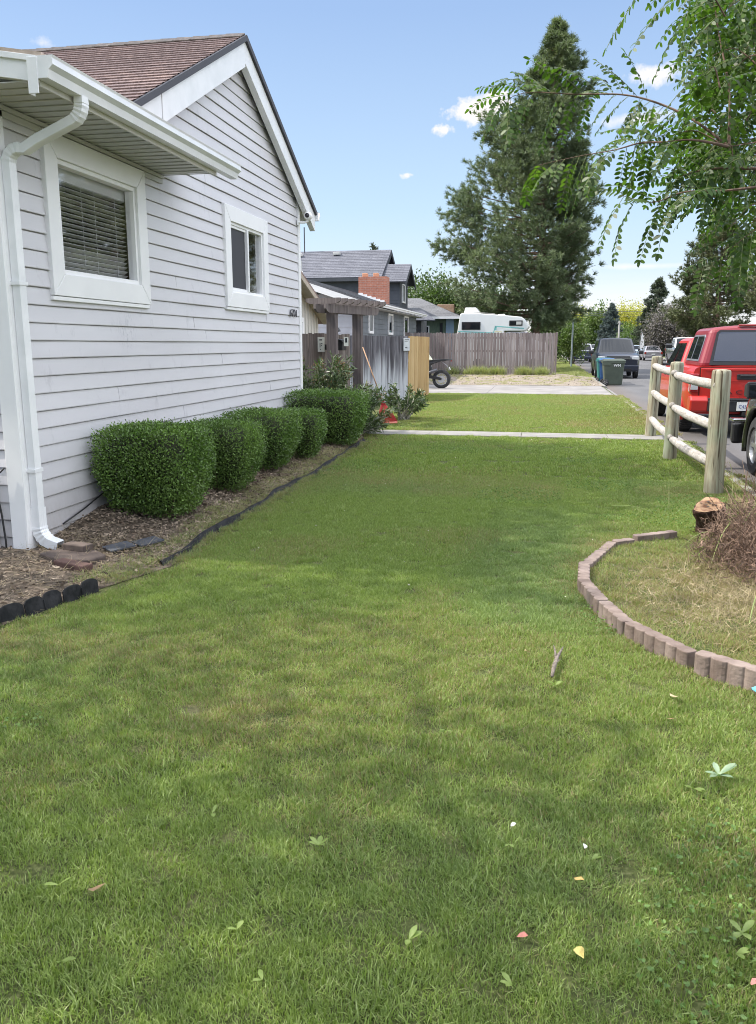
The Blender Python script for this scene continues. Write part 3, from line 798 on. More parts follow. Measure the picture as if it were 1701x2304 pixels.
def tuft(name, n, R, h, wd, seed, lean=.55):
    r = np.random.default_rng(seed)
    a = r.uniform(0, 2*PI, n); q = R*np.sqrt(r.random(n))
    cl = r.integers(0, max(4, n//14), n); cc = r.uniform(-R, R, (max(4, n//14), 2))
    P = np.stack([q*np.cos(a), q*np.sin(a)], 1)*.45 + cc[cl]*.55 + r.normal(size=(n, 2))*.006
    P = np.concatenate([P, np.zeros((n, 1))-.006], 1)
    hh = h*(.45+.75*r.random(n)**1.2)
    az = r.uniform(0, 2*PI, n); ln = lean*r.random(n)**.8
    D = np.stack([np.cos(az)*ln, np.sin(az)*ln, np.ones(n)], 1); D = unit(D)
    S = np.stack([-np.sin(az), np.cos(az), np.zeros(n)], 1); tw = r.uniform(-.9, .9, n)
    O = np.stack([np.cos(az), np.sin(az), np.zeros(n)], 1)
    S = S*np.cos(tw)[:, None]+O*np.sin(tw)[:, None]
    W = (wd*(.6+.7*r.random(n)))[:, None]; H = hh[:, None]
    mid = P + D*H*.55; tip = P + D*H + O*H*(.15+.45*r.random(n))[:, None]*ln[:, None] - np.array([0, 0, 1])*H*.12*ln[:, None]
    V = np.stack([P-S*W*.5, P+S*W*.5, mid+S*W*.45, mid-S*W*.45, tip], 1).reshape(-1, 3)
    i = np.arange(n)*5
    me = bpy.data.meshes.new(name)
    F = [(k, k+1, k+2, k+3) for k in i] + [(k+3, k+2, k+4) for k in i]
    me.from_pydata(V.tolist(), [], F); me.materials.append(M['grass'])
    o = bpy.data.objects.new(name, me); return o

def scatter(name, pts, dry, tone, variants, smin, smax, kind='stuff'):
    src = bpy.data.collections.new(name+'_tufts')
    for v in variants: src.objects.link(v)
    me = bpy.data.meshes.new(name); me.from_pydata([tuple(p) for p in pts], [], [])
    for nm, arr in (('dry', dry), ('tone', tone)):
        a = me.attributes.new(nm, 'FLOAT', 'POINT'); a.data.foreach_set('value', np.asarray(arr, np.float32))
    o = bpy.data.objects.new(name, me); COL.objects.link(o); o['kind'] = kind
    ng = bpy.data.node_groups.new(name, 'GeometryNodeTree')
    ng.interface.new_socket(name='Geometry', in_out='INPUT', socket_type='NodeSocketGeometry')
    ng.interface.new_socket(name='Geometry', in_out='OUTPUT', socket_type='NodeSocketGeometry')
    gi = ng.nodes.new('NodeGroupInput'); go = ng.nodes.new('NodeGroupOutput')
    ip = ng.nodes.new('GeometryNodeInstanceOnPoints'); ci = ng.nodes.new('GeometryNodeCollectionInfo')
    ci.inputs['Collection'].default_value = src; ci.inputs['Separate Children'].default_value = True; ci.inputs['Reset Children'].default_value = True
    rv = ng.nodes.new('FunctionNodeRandomValue'); rv.data_type = 'FLOAT_VECTOR'
    rv.inputs[0].default_value = (-.08, -.08, 0); rv.inputs[1].default_value = (.08, .08, 6.283)
    rs = ng.nodes.new('FunctionNodeRandomValue'); rs.data_type = 'FLOAT'; rs.inputs[2].default_value = smin; rs.inputs[3].default_value = smax
    L = ng.links
    L.new(gi.outputs[0], ip.inputs['Points']); L.new(ci.outputs[0], ip.inputs['Instance']); ip.inputs['Pick Instance'].default_value = True
    L.new(rv.outputs[0], ip.inputs['Rotation']); L.new(rs.outputs[1], ip.inputs['Scale']); L.new(ip.outputs[0], go.inputs[0])
    md = o.modifiers.new('scatter', 'NODES'); md.node_group = ng
    return o

near_v = [tuft('grass_tuft', 520, .105, .031, .0028, 100+i, lean=.8) for i in range(6)] + [tuft('grass_tuft', 420, .12, .040, .0032, 120, lean=1.0), tuft('grass_tuft', 420, .11, .030, .0034, 121, lean=1.3)]
far_v = [tuft('grass_tuft', 230, .15, .042, .0065, 200+i) for i in range(4)]
tall_v = [tuft('grass_tuft', 90, .16, .34, .012, 400+i, lean=.7) for i in range(3)]
dry_v = [tuft('grass_tuft', 130, .12, .045, .0026, 300+i, lean=1.4) for i in range(4)]
r = np.random.default_rng(5)
def lawn_points(y0, y1, step, r):
    xs = np.arange(-4.0, 2.24, step); ys_ = np.arange(y0, y1, step)
    X, Y = np.meshgrid(xs, ys_); X = X.ravel()+r.uniform(-.55, .55, X.size)*step; Y = Y.ravel()+r.uniform(-.55, .55, Y.size)*step
    ex = edge_x(Y); k = np.ones(len(X), bool)
    k &= np.where(Y < 13.5, X > ex+.07, X > -3.5)
    k &= ~((Y > 13.62) & (Y < 14.48) & (X > -3.2))
    k &= ~((Y > 13.5) & (Y < 16) & (X < -3.1+.15*(Y-13.5)*0-.0)) 
    k &= Y < 25.75
    # inside the camera's wedge only (with a margin)
    k &= (X > -.75*Y-1.2) & (X < .42*Y+1.0)
    return X[k], Y[k]
def dryness(X, Y):
    d = .05 + .28*np.clip((vnoise(X+30, Y, 11, .55)-.52)*3.2, 0, 1) + .28*np.clip((vnoise(X+30, Y, 12, 1.7)-.62)*4, 0, 1)
    d += .42*np.exp(-np.abs(X-edge_x(Y))/.16)*(Y < 13.5)
    d += .30*np.exp(-np.abs(X-2.1)/.3)
    # trodden strip round the block edging
    for (bx, by) in RING[:11]:
        d += .30*np.exp(-((X-bx)**2+(Y-by)**2)/.035)
    d += .12*(Y > 14.4)
    return np.clip(d, 0, .9)
def tone_of(X, Y):
    t = np.clip((vnoise(X+50, Y+9, 13, .8)-.45)*2.5, 0, 1)
    return t
X, Y = lawn_points(.9, 9.5, .085, r)
k = ~in_ring(X, Y); X, Y = X[k], Y[k]
scatter('grass', np.stack([X, Y, np.zeros(len(X))], 1), dryness(X, Y), tone_of(X, Y), near_v, .62, 1.12)
X, Y = lawn_points(9.5, 25.8, .15, r)
scatter('grass', np.stack([X, Y, np.zeros(len(X))], 1), dryness(X, Y), tone_of(X, Y)*.4, far_v, .7, 1.1)
# worn dry grass inside the block ring
xs = np.arange(.2, 2.1, .085); ys_ = np.arange(3.3, 7, .085); X, Y = np.meshgrid(xs, ys_); X = X.ravel()+r.uniform(-.04, .04, X.size); Y = Y.ravel()+r.uniform(-.04, .04, Y.size)
k = in_ring(X-.05, Y); X, Y = X[k], Y[k]; k = r.random(len(X)) < .9; X, Y = X[k], Y[k]
d = np.clip(.48+.55*np.exp(-((X-1.5)**2+(Y-5.2)**2)/.7)+.3*(vnoise(X, Y, 17, 2)-.5), .1, .97)
scatter('dry_grass', np.stack([X, Y, np.zeros(len(X))], 1), d, np.zeros(len(X)), dry_v+near_v[:2], .6, 1.1)
# grassy fringe in the bed next to the black edging
n = 900; y = r.uniform(4.6, 12.5, n); x = edge_x(y)-r.random(n)**1.5*.34; k = vnoise(x*2, y, 19, 1.2) > .42; x, y = x[k], y[k]
scatter('dry_grass', np.stack([x, y, bed_z(x, y)-.004], 1), np.full(len(x), .55), np.ones(len(x)), dry_v, .5, 1.05)
# verge beyond the grey fence and along the kerb
X = r.uniform(.6, 2.1, 700); Y = r.uniform(39.5, 75, 700)
scatter('grass', np.stack([X, Y, np.full(len(X), .0)], 1), np.full(len(X), .35), np.zeros(len(X)), far_v, 1.2, 2.0)
X = np.concatenate([r.uniform(-3.6, -1.85, 46), r.uniform(-1.25, -.6, 26), r.uniform(-.4, .15, 20), r.uniform(-7, 1.5, 14)]); Y = 38.25+r.uniform(-.2, .12, len(X))
scatter('weeds', np.stack([X, Y, np.full(len(X), .12)], 1), np.full(len(X), .3), np.ones(len(X)), tall_v, .5, 1.5)
X = r.uniform(-8, 2.0, 240); Y = r.uniform(31.3, 38, 240)
scatter('weeds', np.stack([X, Y, .02+.14*np.clip((Y-31.3)/7, 0, 1)*np.clip((2-X)/1.2, 0, 1)], 1), np.full(len(X), .75), np.zeros(len(X)), dry_v, 1.0, 2.2)
# stones in the gravel
n = 3000; P = np.stack([r.uniform(-9, 2.05, n), r.uniform(31.2, 38.4, n), np.zeros(n)], 1); P[:, 2] = .02+.14*np.clip((P[:, 1]-31.3)/7, 0, 1)*np.clip((2-P[:, 0])/1.2, 0, 1)
V = leaves(P, unit(rdir(n, r)*[1, 1, .2]), r.uniform(.02, .08, n), r.uniform(.02, .05, n), r)
o = link('gravel_stones', np_mesh('gravel_stones', V, 6), mat('stones', (.20, .17, .14), (.34, .30, .25), rough=.9, nscale=2, island=.8)); tag(o, kind='stuff')

# patches of clover
x, y = lawn_points(1.2, 12, .035, r); k = (~in_ring(x, y)) & (vnoise(x+3, y+60, 29, 1.1) > .74) & (r.random(len(x)) < .8); x, y = x[k], y[k]
P = np.repeat(np.stack([x, y, r.uniform(.016, .034, len(x))], 1), 3, 0); a = (np.tile([0, 2.09, 4.19], len(x))+np.repeat(r.uniform(0, 6.28, len(x)), 3))
D = np.stack([np.cos(a), np.sin(a), r.uniform(-.1, .5, len(a))], 1)
o = link('clover', np_mesh('clover', leaves(P, unit(D), r.uniform(.007, .012, len(P)), .0105, r), 6), mat('clover_leaf', (.11, .20, .045), (.20, .30, .09), rough=.5, nscale=9, island=.6, trans=.35)); tag(o, kind='stuff')
# clover-sized white flecks of cut blossom in the grass
n = 700; X, Y = lawn_points(5, 25, .4, r); k = r.random(len(X)) < .35; X, Y = X[k], Y[k]
P = np.stack([X, Y, r.uniform(.02, .04, len(X))], 1)
V = leaves(P, unit(rdir(len(P), r)*[1, 1, .3]), r.uniform(.008, .018, len(P)), .009, r)
o = link('fallen_petals', np_mesh('fallen_petals', V, 6), mat('petals', (.62, .60, .48), rough=.8, island=.4)); tag(o, kind='stuff')

# broad-leaved weeds, fallen leaves, litter and a broken stick in the lawn (photo positions on the ground)
M['weed_leaf'] = mat('weed_leaf', (.20, .28, .06), (.30, .38, .12), rough=.5, nscale=30, trans=.35)
M['weed_pale'] = mat('weed_pale_leaf', (.25, .36, .22), (.34, .44, .30), rough=.5, nscale=30, trans=.3)
def weed(x, y, s, n, m, label, seed, up=.5):
    r = np.random.default_rng(seed); mb = MB()
    for i in range(n):
        a = r.uniform(0, 2*PI) if n < 5 else 2*PI*i/n + r.uniform(-.8, .8); L = s*r.uniform(.7, 1.1); W = L*.42
        d = Vector((math.cos(a), math.sin(a), up*r.uniform(.5, 1.3))); sd_ = Vector((-math.sin(a), math.cos(a), 0)); b = Vector((x, y, .025))
        rows = [(0, .08), (.25, .35), (.5, .5), (.75, .42), (1, .03)]
        vs = []; fs = []
        for t, w_ in rows:
            c = b + d*L*t + Vector((0, 0, -L*.35*t*t)); vs += [c - sd_*W*w_ + Vector((0, 0, W*.15)), c, c + sd_*W*w_ + Vector((0, 0, W*.15))]
        for q in range(4):
            for k in range(2): fs.append((q*3+k, q*3+k+1, q*3+k+4, q*3+k+3))
        mb.add(vs, fs)
    o = mb.build('weed', m, smooth=True, fix=False)
    tag(o, label, 'weed', 'broad-leaved weeds in the lawn'); return o
WD = [(.65, 2.81, .062, 8, 'weed_pale', 'large pale grey-green broad-leaved weed near the right edge of the lawn'),
 (.55, 2.70, .05, 5, 'weed_leaf', 'low yellowish weed just below the large pale one'),
 (.33, 2.60, .035, 4, 'weed_leaf', 'small bright weed left of the large pale one'),
 (-.05, 2.26, .04, 3, 'weed_leaf', 'single bright green leaf just below the white scrap of paper standing in the grass'),
 (.19, 2.23, .05, 3, 'weed_leaf', 'upright green leaf beside the white scrap lying flat'),
 (-.21, 3.01, .045, 3, 'weed_leaf', 'light green weed in mid lawn, right one of a close pair'),
 (-.32, 2.96, .05, 4, 'weed_leaf', 'light green weed in mid lawn, left one of a close pair'),
 (-.28, 1.80, .05, 5, 'weed_leaf', 'lobed light green weed in the nearest grass, left of the pinkish fallen leaf'),
 (-.02, 1.70, .05, 4, 'weed_leaf', 'green weed nearest the camera, below the pinkish fallen leaf'),
 (.55, 1.99, .06, 5, 'weed_leaf', 'yellow-green weed at the right edge of the nearest grass, upper one of two'),
 (.52, 1.91, .05, 4, 'weed_leaf', 'yellow-green weed at the right edge of the nearest grass, lower one of two'),
 (.10, 3.49, .06, 6, 'weed_leaf', 'flat light green weed just in front of the broken stick'),
 (-1.27, 1.82, .06, 3, 'weed_leaf', 'round light green weed left of the big tan fallen leaf'),
 (-1.10, 1.56, .055, 4, 'weed_leaf', 'broad green weed in the bottom left corner of the lawn'),
 (-.72, 1.75, .05, 3, 'weed_leaf', 'pale green weed in the nearest grass between the tan fallen leaf and the middle'),
 (-.99, 2.24, .045, 3, 'weed_leaf', 'small light weed left of middle, alone in dark grass'),
 (-.61, 2.14, .06, 6, 'weed_leaf', 'spreading light weed just left of the centre line of the lawn'),
 (-.60, 1.60, .05, 3, 'weed_leaf', 'upright light green weed by the bottom edge left of centre')]
for i, (x, y, s, n, m, lb) in enumerate(WD): weed(x, y, s*(1.0 if i == 0 else .72), max(2, n-1), M[m], lb, 40+i, up=.8)
def fallen(x, y, s, col, label, seed, cat='fallen leaf', name='fallen_leaf', z=.028):
    r = np.random.default_rng(seed); mb = MB(); a = r.uniform(0, 2*PI); R = Matrix.Rotation(a, 3, 'Z') @ Matrix.Rotation(r.uniform(-.5, .5), 3, 'X')
    pts = [(0, 0), (.25, .32), (.6, .36), (1, .05), (.7, -.28), (.3, -.35)]
    vs = [Vector((x, y, z)) + R @ Vector(((p[0]-.5)*s, p[1]*s*.8, .12*s*math.sin(p[0]*5+seed)+.1*s*abs(p[1]))) for p in pts] + [Vector((x, y, z)) + R @ Vector((0, 0, -.05*s))]
    mb.add(vs, [(i, (i+1) % 6, 6) for i in range(6)])
    s *= .6
    o = mb.build(name, mat('leaf_'+str(seed), col, tuple(min(1, c*1.3) for c in col), rough=.6, nscale=60, trans=.15, tcol=(1, 1, .8)), fix=False)
    tag(o, label, cat, None)
fallen(-1.16, 1.83, .05, (.30, .19, .10), 'curled tan-brown fallen leaf in the left foreground grass', 3)
fallen(.15, 2.13, .03, (.62, .38, .13), 'small orange fallen petal below the flat white scrap', 4)
fallen(.14, 1.84, .045, (.66, .52, .18), 'yellow curled fallen leaf in the nearest grass right of centre', 5)
fallen(.0, 1.87, .03, (.55, .22, .17), 'small pinkish fallen leaf in the nearest grass at centre', 6)
fallen(.54, 1.82, .03, (.6, .24, .2), 'small pink petal at the very right edge of the nearest grass', 7)
fallen(-.03, 3.88, .05, (.42, .33, .17), 'tan fallen leaf just left of the broken stick', 8)
fallen(.60, 3.47, .06, (.42, .34, .2), 'dry tan leaf below the scalloped block edging', 9)
fallen(.55, 3.24, .03, (.6, .38, .22), 'small orange petal in the grass in front of the block edging', 10)
fallen(-.04, 2.33, .024, (.85, .85, .82), 'white scrap of paper standing up in the grass', 11, 'litter', 'paper_scrap', .05)
fallen(.17, 2.26, .026, (.85, .85, .82), 'white scrap of paper lying flat beside an upright green leaf', 12, 'litter', 'paper_scrap', .05)
fallen(.955, 3.60, .05, (.12, .45, .62), 'turquoise scrap of wrapper at the foot of the block edging at the right edge', 13, 'litter', 'wrapper', .03)
M['bark'] = mat('grey_bark', (.055, .042, .032), (.17, .13, .10), rough=.95, nscale=14, bump=.9, bscale=30, bdist=.02, vec=(1, 1, .35))
st = MB(); st.tube([(.085, 3.58, .03), (.095, 3.68, .038), (.11, 3.78, .045), (.14, 3.90, .055)], [.007, .011, .009, .003], 7)
st.tube([(.105, 3.76, .045), (.10, 3.85, .055), (.095, 3.93, .05)], [.007, .005, .002], 6); st.tube([(.1, 3.71, .04), (.125, 3.75, .05)], [.005, .002], 5)
tag(st.build('stick', mat('stick_bark', (.09, .075, .06), (.24, .20, .17), rough=.9, nscale=90), smooth=True), 'broken grey forked stick lying in the lawn', 'stick')

# ---------------------------------------------------------------- edging along the bed
def scallop(p0, p1, n, label, lean=.25):
    """one length of black plastic edging with a scalloped top"""
    mb = MB(); a = Vector((*p0, 0)); b = Vector((*p1, 0)); L = (b-a).length; u = (b-a)/L; nrm = Vector((u.y, -u.x, 0))
    K = n*8; top = []; bot = []
    for i in range(K+1):
        t = i/K; q = (t*n) % 1.0 if i < K else 1.0
        h = .070 + .024*math.sqrt(max(0, 1-(2*q-1)**2))
        c = a + u*L*t - nrm*lean*h + nrm*.006*math.sin(t*n*PI)
        top.append(c + Vector((0, 0, h))); bot.append(a + u*L*t + nrm*.006*abs(math.sin(t*n*PI)) + Vector((0, 0, -.02)))
    vs = []; fs = []
    for i in range(K+1): vs += [bot[i], top[i], top[i]-nrm*.008, bot[i]-nrm*.008]
    for i in range(K):
        for k in range(4): fs.append((i*4+k, (i+1)*4+k, (i+1)*4+(k+1) % 4, i*4+(k+1) % 4))
    mb.add(vs, fs)
    for k in range(1, n):   # upright ribs between the scallops
        c = a+u*L*k/n; mb.tube([c+nrm*.004+Vector((0, 0, -.01)), c-nrm*lean*.06+nrm*.004+Vector((0, 0, .062))], .004, 6)
    o = mb.build('edging_section', M['black_rough']); tag(o, label, 'garden edging', 'black scalloped edging sections')
scallop((-3.45, 2.9), (-3.11, 3.28), 3, 'black scalloped plastic edging section cut by the left edge of the picture, farthest left')
scallop((-3.10, 3.29), (-2.90, 3.62), 2, 'black scalloped plastic edging section second from the left edge')
scallop((-2.90, 3.63), (-2.80, 3.93), 2, 'black scalloped plastic edging section in the middle of the row')
scallop((-2.795, 3.935), (-2.73, 4.19), 2, 'black scalloped plastic edging section next to the last at the bed corner')
scallop((-2.725, 4.195), (-2.655, 4.46), 2, 'last black scalloped edging section, dusty, at the corner of the mulch bed', lean=.1)
# low black strip edging further along
r = np.random.default_rng(3)
mb = MB(); pts = []
for i in range(60):
    y = 5.05+7.6*i/59; x = float(edge_x(y))+.02*math.sin(y*2.1)+.012*math.sin(y*7); pts.append((x, y, .048+.012*math.sin(y*3.3)+.006*math.sin(y*9)))
vs = []; fs = []
for i, (x, y, h) in enumerate(pts): vs += [(x+.012, y, -.01), (x-.012, y, h), (x-.024, y, h+.004), (x-.03, y, h-.008), (x-.01, y, -.01)]
for i in range(59):
    for k in range(4): fs.append((i*5+k, (i+1)*5+k, (i+1)*5+k+1, i*5+k+1))
mb.add(vs, fs); tag(mb.build('edging_strip', M['black_rough'], smooth=True, fix=False), 'long low black plastic edging strip between the mulch bed and the lawn', 'garden edging')
# slate tiles and stepping slabs in the bed
M['slate'] = mat('slate', (.045, .05, .06), (.08, .085, .10), rough=.7, nscale=12, bump=.3, bscale=50)
R = Matrix.Rotation(R_(-38), 3, 'Z')
for (x, y, lb) in ((-2.99, 5.33, 'dark slate tile lying in the bark, nearer one of two'), (-2.86, 5.52, 'dark slate tile lying in the bark, farther one of two')):
    mb = MB(); mb.obox((x, y, .06), (.17, .19, .012), R @ Matrix.Rotation(.08, 3, 'X')); tag(mb.build('slate_tile', M['slate'], bevel=.002), lb, 'tile', 'slate tiles in the bed')
M['sandstone'] = mat('brown_paver', (.055, .04, .035), (.12, .09, .075), rough=.85, nscale=8, bump=.3, bscale=50)
mb = MB(); mb.prism([(-3.44, 5.02), (-3.22, 4.9), (-2.98, 4.93), (-2.95, 5.08), (-3.1, 5.2), (-3.38, 5.16)], .01, .065, 2); tag(mb.build('stepping_stone', M['sandstone'], bevel=.012), 'flat brown stepping stone under the downspout shoe', 'stepping stone')
mb = MB(); mb.obox((-3.22, 5.17, .085), (.2, .1, .05), Matrix.Rotation(-.2, 3, 'Z')); tag(mb.build('brick', M['sandstone'], bevel=.008), 'dark brick lying on the stepping stone by the downspout shoe', 'brick')
mb = MB(); mb.obox((-3.06, 4.84, .04), (.3, .09, .06), Matrix.Rotation(-.35, 3, 'Z')); tag(mb.build('brick', mat('red_paver', (.06, .03, .026), (.11, .06, .05), rough=.8, nscale=10), bevel=.01), 'reddish brick edging piece half buried in dry grass before the stepping stone', 'brick')

# ---------------------------------------------------------------- scalloped concrete block edging round the old stump
M['block'] = mat('pinkish_concrete_block', (.17, .125, .105), (.30, .235, .205), rough=.92, nscale=7, bump=.6, bscale=40, island=.3)
def block(p0, p1, n, h, label, tilt=0):
    mb = MB(); a = Vector((*p0, 0)); b = Vector((*p1, 0)); L = (b-a).length; u = (b-a)/L; nrm = Vector((-u.y, u.x, 0)); pr = L/n/2
    out = []
    for k in range(n):
        for j in range(7):
            q = PI - PI*j/6
            if j == 6 and k < n-1: continue
            out.append(a+u*(pr*(2*k+1)+pr*math.cos(q)*1.0) - nrm*(pr*.42*math.sin(q)))
    back = []
    for k in range(n)[::-1]:
        for j in range(7):
            q = PI*j/6
            if j == 6 and k > 0: continue
            back.append(a+u*(pr*(2*k+1)+pr*math.cos(q)) + nrm*(.05+pr*.30*math.sin(q)))
    P = [(p.x, p.y) for p in out+back]
    c = len(mb.v); mb.prism(P, -.04, h, 2)
    if tilt:
        mb.v = [tuple(Vector(v)+Vector((0, 0, ((Vector(v)-a).dot(u)/L-.5)*tilt))) for v in mb.v]
    tag(mb.build('edging_block', M['block'], bevel=.005), label, 'edging block', 'scalloped concrete edging blocks round the stump')
block((.735, 3.83), (1.17, 3.47), 7, .105, 'tall scalloped concrete block nearest the right edge, standing prouder than the rest', .01)
block((.46, 4.24), (.715, 3.875), 6, .085, 'scalloped concrete block with six ribs just left of the tallest block', -.01)
block((.355, 4.60), (.452, 4.26), 5, .085, 'scalloped concrete block on the lower left bend of the curved edging')
block((.262, 5.07), (.348, 4.62), 6, .08, 'scalloped concrete block at the far left of the curve, its side sunlit', .01)
block((.290, 5.56), (.266, 5.10), 6, .06, 'scalloped concrete block sunk in the lawn at the leftmost point of the curve')
block((.435, 6.02), (.30, 5.60), 5, .035, 'scalloped concrete block nearly buried above the leftmost one')
block((.53, 6.33), (.445, 6.05), 4, .03, 'short scalloped concrete block where the curve turns back')
block((.70, 6.45), (.555, 6.35), 2, .035, 'broken stub of scalloped concrete block')
block((1.05, 6.73), (.72, 6.50), 5, .05, 'scalloped concrete block at the top end of the curve, light on top')

# stump
sp = thing('tree_stump', 'short tilted tree stump with dark bark and a sawn tan top', 'tree stump', (1.36, 6.85, 0))
r = np.random.default_rng(8)
ax = Vector((-.26, -.52, 1)).normalized(); s1 = ax.cross(Vector((0, 1, 0))).normalized(); s2 = ax.cross(s1)
rings = []; nseg = 40; SB = Vector((1.385, 6.93, 0))
prof = [(-.05, .17), (.03, .15), (.10, .125), (.20, .125), (.27, .135), (.315, .137), (.322, .128)]
lob = [1+.10*math.sin(3*2*PI*k/nseg+.6)+.05*math.sin(7*2*PI*k/nseg)+r.uniform(-.03, .03) for k in range(nseg)]
vs = []; fs = []
for h, q in prof:
    for k in range(nseg):
        a = 2*PI*k/nseg; rr = q*lob[k]*(1+r.uniform(-.07, .07)); vs.append(SB+ax*h*.9+s1*math.cos(a)*rr*.84+s2*math.sin(a)*rr*.72)
for i in range(len(prof)-1):
    for k in range(nseg): fs.append((i*nseg+k, i*nseg+(k+1) % nseg, (i+1)*nseg+(k+1) % nseg, (i+1)*nseg+k))
mb = MB(); mb.add(vs, fs); mb.build('bark', mat('stump_bark', (.03, .014, .010), (.10, .05, .035), rough=.95, nscale=20, bump=1, bscale=40, bdist=.03), sp, smooth=True)
mb = MB(); top = []
for ring, f in enumerate((1, .6, .25)):
    for k in range(nseg):
        a = 2*PI*k/nseg; rr = .127*lob[k]*f; top.append(SB+ax*(.291+.002*ring-(.02 if ring == 2 else 0))+s1*math.cos(a)*rr*.84+s2*math.sin(a)*rr*.72)
fs = []
for i in range(2):
    for k in range(nseg): fs.append((i*nseg+k, i*nseg+(k+1) % nseg, (i+1)*nseg+(k+1) % nseg, (i+1)*nseg+k))
fs.append(tuple(2*nseg+k for k in range(nseg))); mb.add(top, fs)
mb.build('sawn_top', mat('sawn_wood', (.36, .23, .135), (.20, .10, .06), rough=.85, nscale=22, contrast=(.45, .66), bump=.4, bscale=60), sp)
for i in range(6):
    c = SB+ax*.2945+s1*(-.045+.018*i+r.uniform(-.012, .012))+s2*(.0-.03*(i % 3)+.02); mb = MB(); mb.lathe([(.0, 0), (.008+.008*r.random(), .001), (.0, .003)], tuple(c), n=8)
    mb.build('rot_hole', M['black'], sp)
# tangle of cut brush beside it
r = np.random.default_rng(12)
def tangle(n, c, rad, lo, hi, w, r, up=.5):
    P = c+unit(r.normal(size=(n, 3)))*(r.random((n, 1))**.5)*rad; P[:, 2] = np.abs(P[:, 2])
    D = unit(rdir(n, r)+[0, 0, up]); return quads_blades(P, D, r.uniform(lo, hi, n), r.uniform(w*.5, w*1.6, n), r, tip=.4)
V = np.concatenate([tangle(13000, np.array([1.66, 6.0, .1]), np.array([.48, .75, .42]), .03, .13, .0028, r), tangle(6000, np.array([1.45, 5.85, .05]), np.array([.42, .7, .4]), .02, .07, .0045, r),
                    tangle(700, np.array([1.8, 6.0, .15]), np.array([.5, .7, .35]), .2, .45, .006, r, 1.2)])
br = link('brush_pile', np_mesh('brush_pile', V, 4), mat('brush_twigs', (.10, .06, .045), (.27, .18, .13), rough=.85, nscale=7, island=1.2)); tag(br, 'tangled brown pile of cut brush and dry vines beside the stump', 'brush pile')
for i in range(12):
    x = 1.45+.6*r.random(); y = 5.5+1.0*r.random(); h = r.uniform(.15, .42); a = r.uniform(-.15, .15)
    mb = MB(); mb.tube([(x, y, -.02), (x+a*h*.5, y+.02, h*.5), (x+a*h, y, h)], [.018, .015, .012], 8); mb.build('cut_stem', M['bark'], br, smooth=True)
V = tangle(8000, np.array([1.25, 5.05, .0]), np.array([.8, 1.1, .03]), .02, .08, .003, r, .0)
o = link('dry_clippings', np_mesh('dry_clippings', V, 4), M['straw']); tag(o, kind='stuff')
# long arching grass stems poking out of the brush
ms_ = mat('long_stem', (.22, .30, .08), (.42, .42, .2), rough=.6, nscale=3)
for (a, b, c) in [((1.35, 6.3, .0), (1.2, 6.0, .35), (.92, 5.7, .12)), ((1.5, 6.2, .2), (1.62, 6.25, .62), (1.8, 6.1, .25)), ((1.1, 7.3, .02), (1.09, 7.32, .2), (1.08, 7.34, .4)), ((.62, 7.4, .1), (.85, 7.4, .14), (1.05, 7.35, .02)), ((1.4, 6.1, .2), (1.65, 6.3, .6), (1.75, 6.4, .72)), ((1.3, 5.9, .3), (1.2, 5.75, .28), (1.12, 5.6, .02)),
                  ((1.45, 6.7, .1), (1.5, 6.75, .5), (1.42, 6.72, .62)), ((1.15, 4.6, .0), (1.22, 4.8, .22), (1.35, 4.9, .3))]:
    P = [Vector(a)*(1-t)**2+Vector(b)*2*t*(1-t)+Vector(c)*t*t for t in [i/8 for i in range(9)]]
    mb = MB(); mb.tube(P, [.003]*5+[.0025, .002, .0015, .001], 5)
    tag(mb.build('grass_stem', ms_), 'long thin arching grass stem sticking out around the brush pile and stump', 'grass stem', 'long grass stems by the stump')

# ---------------------------------------------------------------- round-post fence at the kerb
def post_mat():
    m, nt, out = nt_new('greenish_treated_post')
    b = N(nt, 'ShaderNodeBsdfPrincipled'); b.inputs['Roughness'].default_value = .85
    f = noise(nt, coords(nt, 'World', (14, 14, .9)), 2.2, 6, .65); g = noise(nt, coords(nt, 'World', (1, 1, .8)), 3.5, 4)
    c = ramp(nt, f, [(.28, (.07, .05, .035)), (.45, (.25, .215, .15)), (.6, (.35, .335, .25)), (.8, (.45, .44, .35))])
    c = mixc(nt, ramp(nt, g, [(.48, (0, 0, 0)), (.66, (1, 1, 1))]), c, mixc(nt, .45, c, (.27, .36, .25)))
    cr = ramp(nt, noise(nt, coords(nt, 'World', (26, 26, .7)), 1.3, 3, .5), [(.60, (1, 1, 1)), (.64, (.25, .2, .16))])
    c = mixc(nt, 1.0, c, cr, 'MULTIPLY')
    nt.links.new(c, b.inputs['Base Color'])
    bp = N(nt, 'ShaderNodeBump'); bp.inputs['Strength'].default_value = .5; bp.inputs['Distance'].default_value = .01
    nt.links.new(f, bp.inputs['Height']); nt.links.new(bp.outputs[0], b.inputs['Normal']); nt.links.new(b.outputs[0], out.inputs[0]); return m
